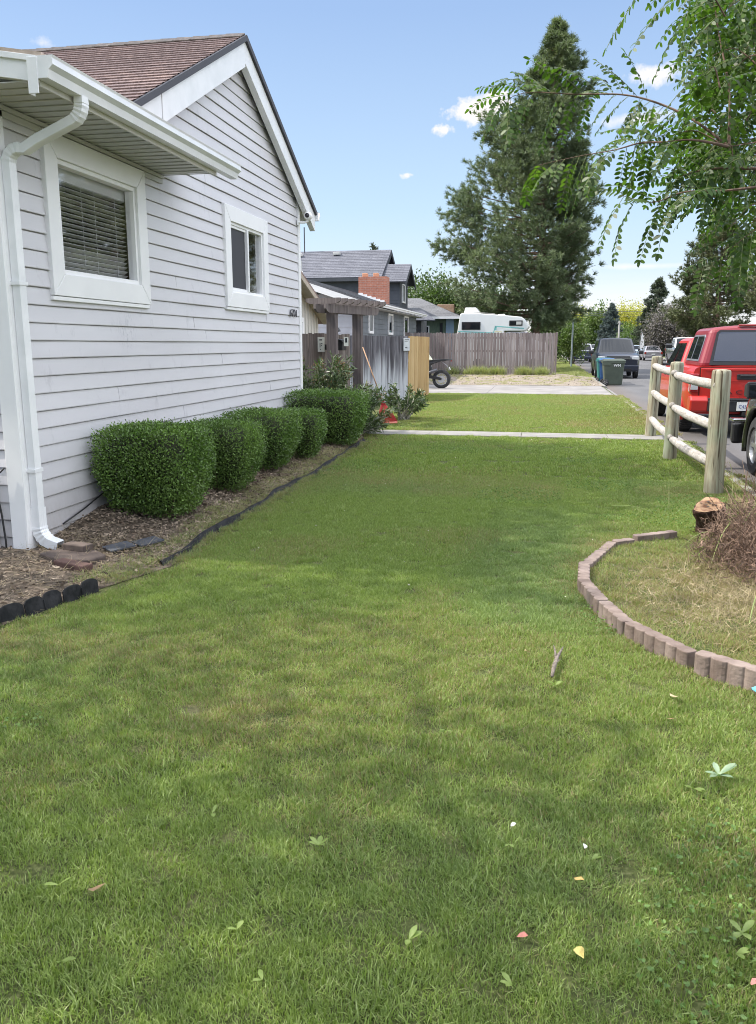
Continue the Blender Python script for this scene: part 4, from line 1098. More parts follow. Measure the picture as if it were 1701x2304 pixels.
def rail_mat():
    m, nt, out = nt_new('weathered_grey_rail')
    b = N(nt, 'ShaderNodeBsdfPrincipled'); b.inputs['Roughness'].default_value = .9
    f = noise(nt, coords(nt, 'World', (16, 1.2, 16)), 2.5, 6, .65); g = noise(nt, coords(nt, 'World'), 30, 5)
    c = ramp(nt, f, [(.3, (.17, .15, .13)), (.5, (.40, .37, .34)), (.75, (.55, .53, .51))])
    c = mixc(nt, .4, c, ramp(nt, g, [(.4, (.2, .18, .15)), (.65, (.5, .48, .45))]))
    nt.links.new(c, b.inputs['Base Color'])
    bp = N(nt, 'ShaderNodeBump'); bp.inputs['Strength'].default_value = .6; bp.inputs['Distance'].default_value = .01
    nt.links.new(f, bp.inputs['Height']); nt.links.new(bp.outputs[0], b.inputs['Normal']); nt.links.new(b.outputs[0], out.inputs[0]); return m
M['post'] = post_mat(); M['rail'] = rail_mat()
pf = thing('post_and_rail_fence', 'three-post round timber fence with three drooping rails beside the kerb', 'fence', (1.72, 11.4, 0))
def rpost(x0, y0, x1, y1, h, rad):
    mb = MB(); n = 28; vs = []
    hs = [-.1, 0, .2, .45, .7, .95, h-.045, h-.012, h, h+.006]; rs = [1.03, 1.02, 1.0, .99, .98, .97, .965, .93, .84, .4]
    rr = np.random.default_rng(int(y0*100)); lob = 1+rr.uniform(-.02, .02, n)
    for hh, q in zip(hs, rs):
        t = max(0, hh)/h
        for k in range(n): a = 2*PI*k/n; vs.append((x0+(x1-x0)*t+math.cos(a)*rad*q*lob[k], y0+(y1-y0)*t+math.sin(a)*rad*q*lob[k], hh))
    m = len(hs); fs = [(i*n+k, i*n+(k+1) % n, (i+1)*n+(k+1) % n, (i+1)*n+k) for i in range(m-1) for k in range(n)] + [tuple((m-1)*n+k for k in range(n))]
    mb.add(vs, fs); mb.build('post', M['post'], pf, smooth=True)
rpost(1.745, 8.84, 1.735, 8.86, 1.25, .094); rpost(1.675, 11.45, 1.69, 11.45, 1.275, .087); rpost(1.76, 14.28, 1.79, 14.28, 1.31, .088)
def rail(p, q, rad=.052):
    p, q = Vector(p), Vector(q); P = [p.lerp(q, t/8)+Vector((.006*math.sin(t*1.3), 0, -.012*math.sin(PI*t/8))) for t in range(9)]
    mb = MB(); mb.tube(P, [rad*.75, rad*.97, rad, rad*1.03, rad, rad*.98, rad*1.02, rad*.97, rad*.75], 18); mb.build('rail', M['rail'], pf, smooth=True)
for (za, zb, zc) in ((1.16, 1.14, 1.10), (.73, .72, .69), (.30, .30, .31)):
    rail((1.755, 14.32, za), (1.655, 11.35, zb)); rail((1.68, 11.52, zb-.03), (1.70, 8.80, zc))

# ---------------------------------------------------------------- board fences
def wood_mat(name, c_dark, c_mid, c_light, fade=None):
    """weathered vertical boards: grain streaks, per-board tone, optional bleached lower part"""
    m, nt, out = nt_new(name)
    b = N(nt, 'ShaderNodeBsdfPrincipled'); b.inputs['Roughness'].default_value = .9; b.inputs['Specular IOR Level'].default_value = .2
    g = nt.nodes.new('ShaderNodeNewGeometry'); rnd = g.outputs['Random Per Island']
    f = noise(nt, coords(nt, 'World', (22, 22, .7)), 1.6, 6, .7); f2 = noise(nt, coords(nt, 'World', (5, 5, .5)), 1.3, 4)
    v = mth(nt, 'ADD', mth(nt, 'MULTIPLY', f, .75), mth(nt, 'MULTIPLY', mth(nt, 'ADD', rnd, f2), .16))
    c = ramp(nt, v, [(.33, c_dark), (.52, c_mid), (.72, c_light)])
    if fade:
        s = nt.nodes.new('ShaderNodeSeparateXYZ'); nt.links.new(g.outputs['Position'], s.inputs[0])
        st = noise(nt, coords(nt, 'World', (9, 9, .25)), 1.5, 5, .6)
        k = mth(nt, 'ADD', mth(nt, 'MULTIPLY', mth(nt, 'SUBTRACT', fade[0], s.outputs[2]), fade[1]), mth(nt, 'MULTIPLY', mth(nt, 'SUBTRACT', st, .5), 4.5), True)
        c = mixc(nt, k, c, mixc(nt, f, (.30, .31, .34), (.66, .68, .72)))
    nt.links.new(c, b.inputs['Base Color'])
    bp = N(nt, 'ShaderNodeBump'); bp.inputs['Strength'].default_value = .5; bp.inputs['Distance'].default_value = .008
    nt.links.new(f, bp.inputs['Height']); nt.links.new(bp.outputs[0], b.inputs['Normal']); nt.links.new(b.outputs[0], out.inputs[0]); return m
M['w_dark'] = wood_mat('dark_fence_wood', (.06, .048, .045), (.15, .125, .115), (.28, .25, .23))
M['w_faded'] = wood_mat('bleached_fence_wood', (.03, .028, .032), (.12, .115, .13), (.34, .34, .37), fade=(1.12, 1.8))
M['w_tan'] = wood_mat('fresh_cedar', (.27, .16, .07), (.44, .30, .14), (.58, .43, .24))
M['w_grey'] = wood_mat('grey_picket_wood', (.12, .095, .09), (.24, .20, .19), (.44, .40, .38))
M['w_arbor'] = wood_mat('arbor_timber', (.07, .06, .06), (.14, .12, .12), (.25, .22, .21))
def boards(mb, p0, p1, w, h0, h1, dog=False, jig=.012, seed=0, z0=0, th=.018):
    r = np.random.default_rng(seed); a = Vector((*p0, 0)); b = Vector((*p1, 0)); L = (b-a).length; u = (b-a)/L; nr = Vector((u.y, -u.x, 0))
    n = max(1, int(L/w)); w = L/n
    for i in range(n):
        h = h0+(h1-h0)*i/n+r.uniform(-jig, jig); g = r.uniform(.002, .007); o = r.uniform(-.003, .003)
        l = a+u*(w*i+g); q = a+u*(w*(i+1)-g); z_ = z0(*(l.x, l.y)) if callable(z0) else z0
        c = w*.28
        tp = [(0, h), (1, h)] if not dog else [(0, h-c), (c/w, h-.01), (.5, h+.004), (1-c/w, h-.01), (1, h-c)]
        pts = [(0, z_)] + tp + [(1, z_)]
        tw = r.uniform(-.006, .006)
        vs = [l+(q-l)*s + nr*(o+tw*s) + Vector((0, 0, zz)) for s, zz in pts]; m = len(vs)
        vs += [v - nr*th for v in vs]
        fs = [tuple(range(m)), tuple(range(m, 2*m))[::-1]] + [(k, k+m, (k+1) % m+m, (k+1) % m) for k in range(m)]
        mb.add(vs, fs)
def fence_rails(mb, p0, p1, zs, off=-.05):
    a = Vector((*p0, 0)); b = Vector((*p1, 0)); u = (b-a).normalized(); nr = Vector((u.y, -u.x, 0)); c = (a+b)/2
    ang = math.atan2(u.y, u.x)
    for z in zs: mb.obox(c+nr*off+Vector((0, 0, z)), ((b-a).length, .04, .09), Matrix.Rotation(ang, 3, 'Z'))
f1 = thing('board_fence', 'dark weathered board fence between the house corner and the timber arbor', 'fence', (-4.2, 14.9, 0))
mb = MB(); boards(mb, (-4.62, 13.0), (-3.97, 16.9), .14, 1.70, 1.70, seed=1); mb.build('boards', M['w_dark'], f1, fix=False)
mb = MB(); fence_rails(mb, (-4.62, 13.0), (-3.97, 16.9), (.4, 1.4), off=-.045); mb.build('rails', M['w_dark'], f1)
f2 = thing('board_fence', 'grey board fence with bleached lower half and blackened top, right of the arbor', 'fence', (-4.1, 21.4, 0))
mb = MB(); boards(mb, (-5.6, 19.9), (-3.64, 22.3), .15, 1.74, 1.71, seed=2, jig=.006); mb.build('boards', M['w_faded'], f2, fix=False)
mb = MB(); fence_rails(mb, (-5.6, 19.9), (-3.64, 22.3), (.4, 1.4)); mb.build('rails', M['w_dark'], f2)
f3 = thing('board_fence', 'newer tan cedar board fence panel at the corner of the driveway', 'fence', (-3.5, 23.4, 0))
mb = MB(); boards(mb, (-3.62, 22.32), (-3.42, 24.65), .145, 1.72, 1.72, seed=3, jig=.004); mb.build('boards', M['w_tan'], f3, fix=False)
mb = MB(); fence_rails(mb, (-3.62, 22.32), (-3.42, 24.65), (.4, 1.4)); mb.box((-3.50, 24.66, 0), (-3.40, 24.76, 1.72)); mb.build('rails', M['w_tan'], f3)
f4 = thing('picket_fence', 'long weathered grey dog-eared picket fence beyond the driveway', 'fence', (-4, 38.6, 0))
mb = MB(); boards(mb, (-13.0, 38.2), (.40, 38.62), .145, 2.06, 2.02, dog=True, seed=4, jig=.02, z0=.05); mb.build('pickets', M['w_grey'], f4, fix=False)
mb = MB(); fence_rails(mb, (-13, 38.2), (.4, 38.62), (.5, 1.2, 1.8), off=-.05); mb.build('rails', M['w_grey'], f4)
mb = MB(); mb.box((.405, 38.56, 0), (.50, 38.68, 2.03)); mb.build('post', M['w_grey'], f4, bevel=.01)
for k, x in enumerate((-2.2, -4.7, -7.2)):
    mb = MB(); mb.box((x, 38.63, 0), (x+.09, 38.72, 1.95)); mb.build('post', M['w_grey'], f4)
# notices
M['paper'] = mat('notice_paper', (.66, .68, .60), (.74, .75, .68), rough=.7, nscale=8)
M['ink'] = mat('notice_ink', (.03, .03, .035), rough=.8)
def notice(P, w, h, u, label, marks, m=None, sheet='paper_notice'):
    """flat notice: centre P, facing -u normal"""
    t = thing(sheet, label, 'notice', P); u = Vector(u).normalized(); nr = Vector((u.y, -u.x, 0)); P = Vector(P); Z = Vector((0, 0, 1))
    mb = MB(); c = [P-u*w/2-Z*h/2, P+u*w/2-Z*h/2, P+u*w/2+Z*h/2, P-u*w/2+Z*h/2]; mb.add(c+[q-nr*.004 for q in c], [(0,1,2,3),(7,6,5,4),(0,4,5,1),(1,5,6,2),(2,6,7,3),(3,7,4,0)])
    mb.build('sheet', m or M['paper'], t)
    mb = MB()
    for (x, y, ww, hh) in marks:
        c = [P+nr*.003+u*(w*(x-.5))+Z*(h*(.5-y)) for _ in range(1)][0]
        q = [c, c+u*w*ww, c+u*w*ww-Z*h*hh, c-Z*h*hh]; mb.add(q, [(0,1,2,3)])
    mb.build('print', M['ink'], t, fix=False); return t
ud = (Vector((-3.97, 16.9, 0))-Vector((-4.62, 13.0, 0))).normalized()
notice((-4.13, 15.2, 1.50), .13, .27, (1, .1, 0), 'long pale yellowish paper notice with black marks on the dark board fence', [(.25, .15, .4, .08), (.3, .4, .1, .3), (.5, .42, .2, .06), (.5, .55, .12, .06), (.35, .8, .12, .06)])
notice((-3.60, 15.0, 1.55), .085, .16, (1, .1, 0), 'small white notice with a black rectangle beside the front arbor post', [(.3, .1, .45, .5)])
notice((-3.66, 22.2, 1.5), .22, .33, (1, 1.2, 0), 'grey and white sign fixed where the bleached boards meet the tan boards', [(.15, .1, .7, .05), (.15, .22, .5, .04), (.25, .72, .35, .05)], m=mat('sign_grey', (.45, .48, .52), (.62, .64, .66), nscale=9))
# letter box on the dark fence
mbx = thing('mailbox', 'black metal mailbox on the dark board fence behind the tall oleander', 'mailbox', (-4.0, 15.5, 1.3))
mb = MB(); mb.prism([(-4.02, 1.39), (-3.74, 1.39), (-3.74, 1.52), (-3.78, 1.575), (-3.96, 1.595), (-4.02, 1.57)], 15.3, 15.6, 1); mb.build('box', M['black'], mbx, bevel=.01)
mb = MB(); mb.box((-4.2, 15.42, 1.40), (-4.01, 15.5, 1.50)); mb.prism([(-4.035, 1.57), (-3.96, 1.612), (-3.77, 1.59), (-3.72, 1.53), (-3.725, 1.52), (-3.775, 1.578), (-3.96, 1.598), (-4.03, 1.56)], 15.27, 15.61, 1); mb.build('lid', M['black'], mbx)
# ---------------------------------------------------------------- timber arbor over the side gate
ab = thing('arbor', 'dark weathered timber arbor with curved rafter tails over the side gate', 'arbor', (-3.6, 15.4, 0))
for (x, y) in ((-3.86, 15.0), (-3.585, 15.9)):
    mb = MB(); mb.box((x-.088, y-.09, -.05), (x+.088, y+.09, 2.16)); mb.build('post', M['w_arbor'], ab, bevel=.006)
def beam(p, q, h, z, tail=True):
    a = Vector((*p, z)); b = Vector((*q, z)); u = (b-a).normalized(); nr = Vector((u.y, -u.x, 0))*.022; Z = Vector((0, 0, 1)); L = (b-a).length
    prof = [(0, h), (L, h), (L, h*.45), (L-.05, h*.15), (L-.11, 0), (.11, 0), (.05, h*.15), (0, h*.45)]
    vs = [a+u*s+Z*t+nr for s, t in prof]; m = len(vs); vs += [v-nr*2 for v in vs]
    fs = [tuple(range(m)), tuple(range(m, 2*m))[::-1]] + [(k, k+m, (k+1) % m+m, (k+1) % m) for k in range(m)]
    mb = MB(); mb.add(vs, fs); return mb
for off in (-.11, .11):
    d = Vector((.275, .9, 0)).normalized(); nn = Vector((d.y, -d.x, 0))*off
    a = Vector((-3.86, 15.0, 0))-d*.42+nn; b = Vector((-3.585, 15.9, 0))+d*.62+nn
    beam(a[:2], b[:2], .15, 2.06).build('beam', M['w_arbor'], ab)
for k in range(8):
    d = Vector((.275, .9, 0)).normalized(); c = Vector((-3.86, 15.0, 0))-d*.30+d*(1.72*k/7); nn = Vector((d.y, -d.x, 0))
    beam((c-nn*.36)[:2], (c+nn*.36)[:2], .10, 2.215).build('rafter', M['w_arbor'], ab)
# ---------------------------------------------------------------- red leaf rake leaning on the arbor
rk = thing('leaf_rake', 'red plastic leaf rake with a long wooden handle leaning by the arbor', 'rake', (-2.95, 15.35, 0))
mb = MB(); mb.tube([(-3.42, 15.6, 1.45), (-3.16, 15.5, .82), (-2.99, 15.42, .40)], .011, 10); mb.build('handle', mat('rake_handle', (.30, .17, .09), (.42, .25, .14), rough=.5, nscale=9), rk, smooth=True)
M['rake_red'] = mat('rake_red', (.27, .02, .026), (.36, .045, .045), rough=.4, nscale=9)
mb = MB(); hub = Vector((-3.0, 15.43, .43))
for k in range(24):
    t = (k/23-.5); e = Vector((-2.87+t*.34, 15.33, .035+.02*abs(t))); m_ = hub.lerp(e, .55)+Vector((t*.06, -.02, .02))
    mb.tube([hub+Vector((t*.03, 0, 0)), m_, e+Vector((0, 0, .03)), e+Vector((0, -.035, 0))], .005, 5, sq=1.6)
mb.tube([hub.lerp(Vector((-2.87-.2, 15.33, .05)), .6), hub.lerp(Vector((-2.87, 15.33, .03)), .62)+Vector((0, -.02, .02)), hub.lerp(Vector((-2.87+.2, 15.33, .05)), .6)], .008, 6)
mb.prism([(-3.03, .46), (-2.97, .46), (-2.90, .30), (-3.02, .30)], 15.40, 15.43, 1)
mb.build('fan', M['rake_red'], rk)

# ---------------------------------------------------------------- clipped boxwood hedges
M['box_leaf'] = mat('boxwood_leaf', (.10, .175, .04), (.17, .265, .068), rough=.4, nscale=2.2, island=1.15, trans=.22)
M['box_leaf2'] = mat('boxwood_leaf_far', (.06, .11, .025), (.115, .17, .042), rough=.45, nscale=1.8, island=.9, trans=.22)
M['twig'] = mat('hedge_twig', (.12, .09, .06), (.22, .17, .12), rough=.9, nscale=30)
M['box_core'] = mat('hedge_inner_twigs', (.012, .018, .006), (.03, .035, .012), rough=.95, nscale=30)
def hedge(cx, cy, zt, hx, hy, label, seed, nleaf, ls, taper=.72, zb=.07, brown=0):
    r = np.random.default_rng(seed)
    t = thing('boxwood_hedge', label, 'hedge', (cx, cy, 0), 'clipped boxwood hedges along the house wall')
    # super-ellipsoid surface points
    d = unit(r.normal(size=(nleaf, 3))*[1, 1, .9]); p = 8.0
    s = (np.abs(d[:, 0])**p+np.abs(d[:, 1])**p+np.abs(d[:, 2])**p)**(-1/p)
    Q = d*s[:, None]
    dep = 1-.20*r.random(nleaf)**1.7
    lump = 1+.05*(vnoise(Q[:, 0]*2.2+9+seed, Q[:, 2]*2.2+Q[:, 1]*1.7+9, seed, 1.4)-.5)+.06*r.normal(size=nleaf)*.5
    shoot = np.where(r.random(nleaf) < .035, 1+.13*r.random(nleaf), 1)
    Q = Q*(dep*lump*shoot)[:, None]
    zc = (zt+zb)/2; hz = (zt-zb)/2
    tz = np.clip((Q[:, 2]+1)/2, 0, 1); f = taper+(1-taper)*np.clip(tz*1.9, 0, 1)
    P = np.stack([cx+Q[:, 0]*hx*f, cy+Q[:, 1]*hy*f, zc+Q[:, 2]*hz], 1)
    keep = (P[:, 2] > bed_z(P[:, 0], P[:, 1])+.02+.06*r.random(nleaf)) & (vnoise(Q[:, 0]*1.4+5, Q[:, 1]*1.4+Q[:, 2]*1.3+5, seed+3, 2.6) < .90)
    P = P[keep]; Q = Q[keep]
    D = unit(unit(Q)*.75+rdir(len(P), r)*.85+[0, 0, .25])
    V = leaves(P, D, ls*r.uniform(.7, 1.25, len(P)), ls*.62*r.uniform(.7, 1.2, len(P)), r, fold=.25)
    mm = M['box_leaf'] if ls < .03 else M['box_leaf2']
    link('foliage', np_mesh('foliage', V, 6), mm, t)
    # dark twiggy interior
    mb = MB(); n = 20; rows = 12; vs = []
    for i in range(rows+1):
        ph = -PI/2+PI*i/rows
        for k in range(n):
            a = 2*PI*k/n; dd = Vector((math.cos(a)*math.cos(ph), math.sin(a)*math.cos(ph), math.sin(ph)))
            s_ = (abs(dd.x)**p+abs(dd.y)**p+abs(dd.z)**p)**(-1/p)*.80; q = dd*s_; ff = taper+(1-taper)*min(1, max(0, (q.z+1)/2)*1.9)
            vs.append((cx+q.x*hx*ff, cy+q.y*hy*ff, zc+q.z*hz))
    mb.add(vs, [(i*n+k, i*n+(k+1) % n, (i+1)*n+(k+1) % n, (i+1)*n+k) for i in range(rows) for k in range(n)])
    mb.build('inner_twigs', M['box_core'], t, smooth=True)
    mb = MB()
    for k in range(26):
        a = r.uniform(0, 2*PI); b = .55+.4*r.random()
        mb.tube([(cx+math.cos(a)*hx*.25, cy+math.sin(a)*hy*.25, .03), (cx+math.cos(a)*hx*b*.7, cy+math.sin(a)*hy*b*.7, .16), (cx+math.cos(a)*hx*b, cy+math.sin(a)*hy*b, .33)], [.006, .005, .003], 5)
    mb.build('stems', M['twig'], t)
    return t
hedge(-3.18, 6.38, .835, .395, .41, 'largest clipped boxwood hedge, nearest the downspout', 31, 42000, .0195, taper=.66)
hedge(-3.12, 7.68, .755, .36, .37, 'second clipped boxwood hedge, rounded, just beyond the largest one', 32, 26000, .018, taper=.62)
hedge(-3.18, 9.05, .755, .38, .44, 'third clipped boxwood hedge below the small window', 33, 22000, .021, taper=.6)
hedge(-3.02, 10.12, .68, .27, .33, 'smallest clipped boxwood hedge in the row, narrow and rounded', 34, 12000, .021, taper=.6)
hedge(-3.12, 11.75, .83, .56, .52, 'broad clipped boxwood hedge at the far house corner, brownish underneath', 35, 24000, .024, taper=.75)
hs_ = MB(); hs_.lathe([(.16, 0), (.185, .04), (.16, .08), (.185, .12), (.16, .16)], (-3.58, 11.15, .35), axis=0, n=20, cap=False)
tag(hs_.build('hose_coil', M['black'], smooth=True), 'black coil of hose against the siding behind the far hedges', 'hose')

# ---------------------------------------------------------------- oleanders
M['oleander'] = mat('oleander_leaf', (.05, .085, .03), (.12, .16, .07), rough=.4, nscale=4, island=1.0, trans=.15)
M['ole_tip'] = mat('oleander_rusty_head', (.13, .09, .03), (.28, .16, .07), rough=.7, nscale=12, island=.8)
M['ole_stem'] = mat('oleander_stem', (.16, .15, .11), (.32, .31, .25), rough=.8, nscale=10)
def oleander(base, stems, label, seed, L=.13, W=.022, per=26, rust=0):
    r = np.random.default_rng(seed); t = thing('oleander', label, 'shrub', (*base, 0), 'oleanders by the arbor and the fence')
    mb = MB(); LP = []; LD = []; TP = []; TD = []
    for (x, y, z) in stems:
        b = Vector((base[0]+r.uniform(-.12, .12), base[1]+r.uniform(-.12, .12), 0)); e = Vector((x, y, z)); m_ = b.lerp(e, .5)+Vector((r.uniform(-.06, .06), r.uniform(-.06, .06), .12*z))
        P = [b*(1-q)**2+m_*2*q*(1-q)+e*q*q for q in [i/7 for i in range(8)]]
        mb.tube(P, [.012*(1-.1*i) for i in range(8)], 6)
        for k in range(per):
            q = .42+.60*r.random()**.8; q = min(q, 1); c = b*(1-q)**2+m_*2*q*(1-q)+e*q*q
            LP.append(c+Vector(r.normal(size=3)*.018)); dr = (e-b).normalized(); d = Vector(unit(r.normal(size=3)))*.9+dr*.55+Vector((0, 0, .12 if q > .8 else -.15)); LD.append(d.normalized())
        if r.random() < rust:
            for k in range(40): TP.append(e+Vector(r.normal(size=3)*.045)); TD.append(Vector(unit(r.normal(size=3)+[0, 0, .5])))
    mb.build('stems', M['ole_stem'], t, smooth=True)
    P = np.array([tuple(p) for p in LP]); D = np.array([tuple(d) for d in LD])
    link('foliage', np_mesh('foliage', leaves(P, D, L*r.uniform(.65, 1.2, len(P)), W*r.uniform(.8, 1.2, len(P)), r, fold=.3), 6), M['oleander'], t)
    for i in range(0, len(TP), 40):
        P = np.array([tuple(p) for p in TP[i:i+40]]); D = np.array([tuple(d) for d in TD[i:i+40]])
        link('seed_head', np_mesh('seed_head', leaves(P, D, .035, .014, r), 6), M['ole_tip'], t)
r = np.random.default_rng(77)
big = [(-3.68+r.uniform(-.55, .6), 13.35+r.uniform(-.5, .5), r.uniform(.55, 1.30)) for _ in range(74)]
oleander((-3.65, 13.3), big, 'tall leggy oleander with narrow leaves and rusty seed heads in front of the arbor', 51, per=46, rust=.25)
low = [(-3.0+r.uniform(-.45, .5), 13.4+r.uniform(-.6, .9), r.uniform(.12, .82)) for _ in range(70)]
oleander((-3.1, 13.2), low, 'low spreading oleander between the last hedge and the rake', 52, per=44, rust=.1)
sm = [(-2.72+r.uniform(-.42, .48), 16.5+r.uniform(-.4, .5), r.uniform(.3, .72)) for _ in range(26)]
oleander((-2.75, 16.4), sm, 'small rounded oleander growing at the foot of the bleached board fence', 53, per=46, L=.12, W=.024)
# ---------------------------------------------------------------- neighbouring houses
M['tan_wall'] = mat('cream_board_wall', (.50, .485, .44), (.58, .565, .52), rough=.8, nscale=2)
M['tan_soffit'] = mat('tan_soffit', (.36, .31, .25), (.43, .38, .31), rough=.8, nscale=4)
M['lav'] = mat('pale_lavender_siding', (.46, .46, .50), (.54, .54, .58), rough=.6, nscale=2)
M['grey_wall'] = mat('blue_grey_siding', (.115, .13, .145), (.15, .165, .18), rough=.7, nscale=2)
M['charcoal'] = mat('charcoal_siding', (.055, .06, .072), (.075, .08, .092), rough=.7, nscale=2)
M['green_wall'] = mat('faded_green_boards', (.10, .15, .11), (.17, .22, .16), rough=.85, nscale=6, vec=(6, 6, .5))
M['blue_wall'] = mat('pale_blue_siding', (.30, .42, .55), (.36, .48, .60), rough=.7, nscale=3)
def brick_mat(name, c1, c2, mortar):
    m, nt, out = nt_new(name)
    b = N(nt, 'ShaderNodeBsdfPrincipled'); b.inputs['Roughness'].default_value = .92
    tc = nt.nodes.new('ShaderNodeNewGeometry'); s = nt.nodes.new('ShaderNodeSeparateXYZ'); nt.links.new(tc.outputs['Position'], s.inputs[0])
    cm = nt.nodes.new('ShaderNodeCombineXYZ'); nt.links.new(mth(nt, 'ADD', s.outputs[0], s.outputs[1]), cm.inputs[0]); nt.links.new(s.outputs[2], cm.inputs[1])
    br = N(nt, 'ShaderNodeTexBrick'); br.inputs['Scale'].default_value = 1; br.inputs['Brick Width'].default_value = .21; br.inputs['Row Height'].default_value = .072; br.inputs['Mortar Size'].default_value = .007
    br.inputs['Color1'].default_value = (*c1, 1); br.inputs['Color2'].default_value = (*c2, 1); br.inputs['Mortar'].default_value = (*mortar, 1)
    nt.links.new(cm.outputs[0], br.inputs[0]); n = noise(nt, coords(nt, 'World'), 9, 4)
    nt.links.new(mixc(nt, .35, br.outputs[0], ramp(nt, n, [(.3, tuple(x*.6 for x in c1)), (.7, tuple(min(1, x*1.3) for x in c2))])), b.inputs['Base Color'])
    nt.links.new(b.outputs[0], out.inputs[0]); return m
M['brick'] = brick_mat('red_brick', (.33, .115, .075), (.42, .17, .11), (.36, .31, .27))
M['brick_pale'] = brick_mat('pale_tan_brick', (.42, .24, .15), (.52, .34, .22), (.48, .42, .36))

def flat_window(parent, x0, x1, y, z0, z1, fw=.07, axis='y', mull=1, name='window'):
    """window on a wall facing -Y at y (axis 'y') or facing +X at x=y (axis 'x'); frame with a pane child"""
    f = MB(); p = MB()
    def B(mb, a0, a1, c0, c1, b0, b1):
        if axis == 'y': mb.box((a0, y-b1, c0), (a1, y-b0, c1))
        else: mb.box((y+b0, a0, c0), (y+b1, a1, c1))
    B(f, x0, x1, z0, z0+fw*1.3, -.02, .05); B(f, x0, x1, z1-fw, z1, -.02, .05); B(f, x0, x0+fw, z0+fw*1.3, z1-fw, -.02, .048); B(f, x1-fw, x1, z0+fw*1.3, z1-fw, -.02, .048)
    for k in range(1, mull+1):
        c = x0+(x1-x0)*k/(mull+1); B(f, c-.018, c+.018, z0+fw*1.3, z1-fw, -.02, .03)
    fr = f.build(name, M['white'], parent); B(p, x0+fw, x1-fw, z0+fw*1.3, z1-fw, -.01, .012); p.build('pane', M['car_glass'], fr); return fr
def lap_wall(mb, axis, c, a, b, z0, z1, e=.2, out=1, top=None):
    """plain lapped courses: 'y' faces -Y (out=-1)"""
    z = z0
    while z < z1-.01:
        z2 = min(z+e, z1); lo, hi = (a, b) if top is None else top(z2)
        if hi > lo:
            if axis == 'y': mb.add([(lo, c-.02, z), (hi, c-.02, z), (hi, c-.004, z2), (lo, c-.004, z2), (hi, c+.01, z), (lo, c+.01, z)], [(0,1,2,3),(0,5,4,1)])
            else: mb.add([(c+.02, lo, z), (c+.02, hi, z), (c+.004, hi, z2), (c+.004, lo, z2), (c-.01, hi, z), (c-.01, lo, z)], [(0,1,2,3),(0,5,4,1)])
        z = z2
# cream garage behind the dark fence
ga = thing('garage', 'cream board-and-batten garage with a white door behind the dark fence', 'garage', (-6.6, 21, 0))
def gz(y): return 3.56-.335*abs(y-20.4)
mb = MB(); mb.prism([(16.8, -.1), (24.0, -.1), (24.0, gz(24.0)-.05), (20.4, gz(20.4)-.05), (16.8, gz(16.8)-.05)], -11.5, -6.6, 0)
mb.build('wall', M['tan_wall'], ga)
mb = MB(); y = 16.9
while y < 24: mb.box((-6.602, y, .1), (-6.575, y+.045, gz(y+.02)-.07)); y += .30
mb.build('battens', M['tan_wall'], ga)
roof_quad('roof', [(-6.22, 24.55, gz(24.55)), (-12, 24.55, gz(24.55)), (-12, 20.4, gz(20.4)), (-6.22, 20.4, gz(20.4))], M['shingle_red'], ga, ch=.16, t=.07)
roof_quad('roof', [(-12, 16.3, gz(16.3)), (-6.22, 16.3, gz(16.3)), (-6.22, 20.4, gz(20.4)), (-12, 20.4, gz(20.4))], M['shingle_red'], ga, ch=.16, t=.07)
mb = MB(); mb.prism([(24.6, gz(24.6)-.072), (20.4, gz(20.4)-.072), (20.4, gz(20.4)-.2), (24.6, gz(24.6)-.2)], -6.25, -6.205, 0)
mb.prism([(24.5, gz(24.5)-.075), (20.4, gz(20.4)-.075), (20.4, gz(20.4)-.10), (24.5, gz(24.5)-.10)], -6.58, -6.251, 0)
mb.build('rake_board', M['tan_soffit'], ga)
mb = MB(); mb.box((-6.59, 19.2, 0), (-6.56, 22.2, 2.1)); dr = mb.build('garage_door', M['white'], ga)
mb = MB(); mb.box((-6.595, 22.2, 0), (-6.54, 22.35, 2.22)); mb.box((-6.595, 19.0, 2.101), (-6.54, 22.2, 2.22)); mb.build('door_trim', M['white'], ga)
lt = MB(); lt.lathe([(.0, 2.0), (.05, 1.99), (.1, 1.9), (.11, 1.88), (.03, 1.87)], (-6.1, 24.3, 0), n=12); lt.tube([(-6.1, 24.3, 0), (-6.1, 24.3, 1.87)], .02, 8); lt.tube([(-6.1, 24.3, 1.99), (-6.1, 24.3, 2.1)], .012, 6)
tag(lt.build('garden_lamp', M['black'], smooth=True), 'small black garden lamp top showing above the dark fence', 'lamp')
# long grey single-storey house
h1 = thing('house', 'long single-storey grey house with a white gutter and brick chimney behind the fences', 'house', (-6.5, 35, 0))
def hz1(x): return 2.98+.33*(-6.12-x)
mb = MB(); mb.box((-12.0, 29.012, -.1), (-6.45, 42, 2.92)); mb.prism([(-12, 2.921), (-6.45, 2.921), (-9.0, hz1(-9.0)-.08)], 29.012, 29.2, 1); mb.build('wall', M['grey_wall'], h1)
mb = MB(); lap_wall(mb, 'y', 29.0, -11.9, -6.43, .0, 4.0, e=.19, top=lambda z: (-11.9, -6.43) if z < 2.9 else (-11.9+(z-2.9)/.33, -6.43-(z-2.9)/.33)); mb.build('front_siding', M['lav'], h1, fix=False)
mb = MB(); lap_wall(mb, 'x', -6.44, 29.02, 41.9, .0, 2.9, e=.19); mb.build('side_siding', M['grey_wall'], h1, fix=False)
EY = 28.4
roof_quad('roof', [(-6.05, EY, hz1(-6.05)), (-6.05, 42.6, hz1(-6.05)), (-9.0, 37.5, hz1(-9)), (-9.0, EY, hz1(-9))], M['shingle_grey'], h1, ch=.17)
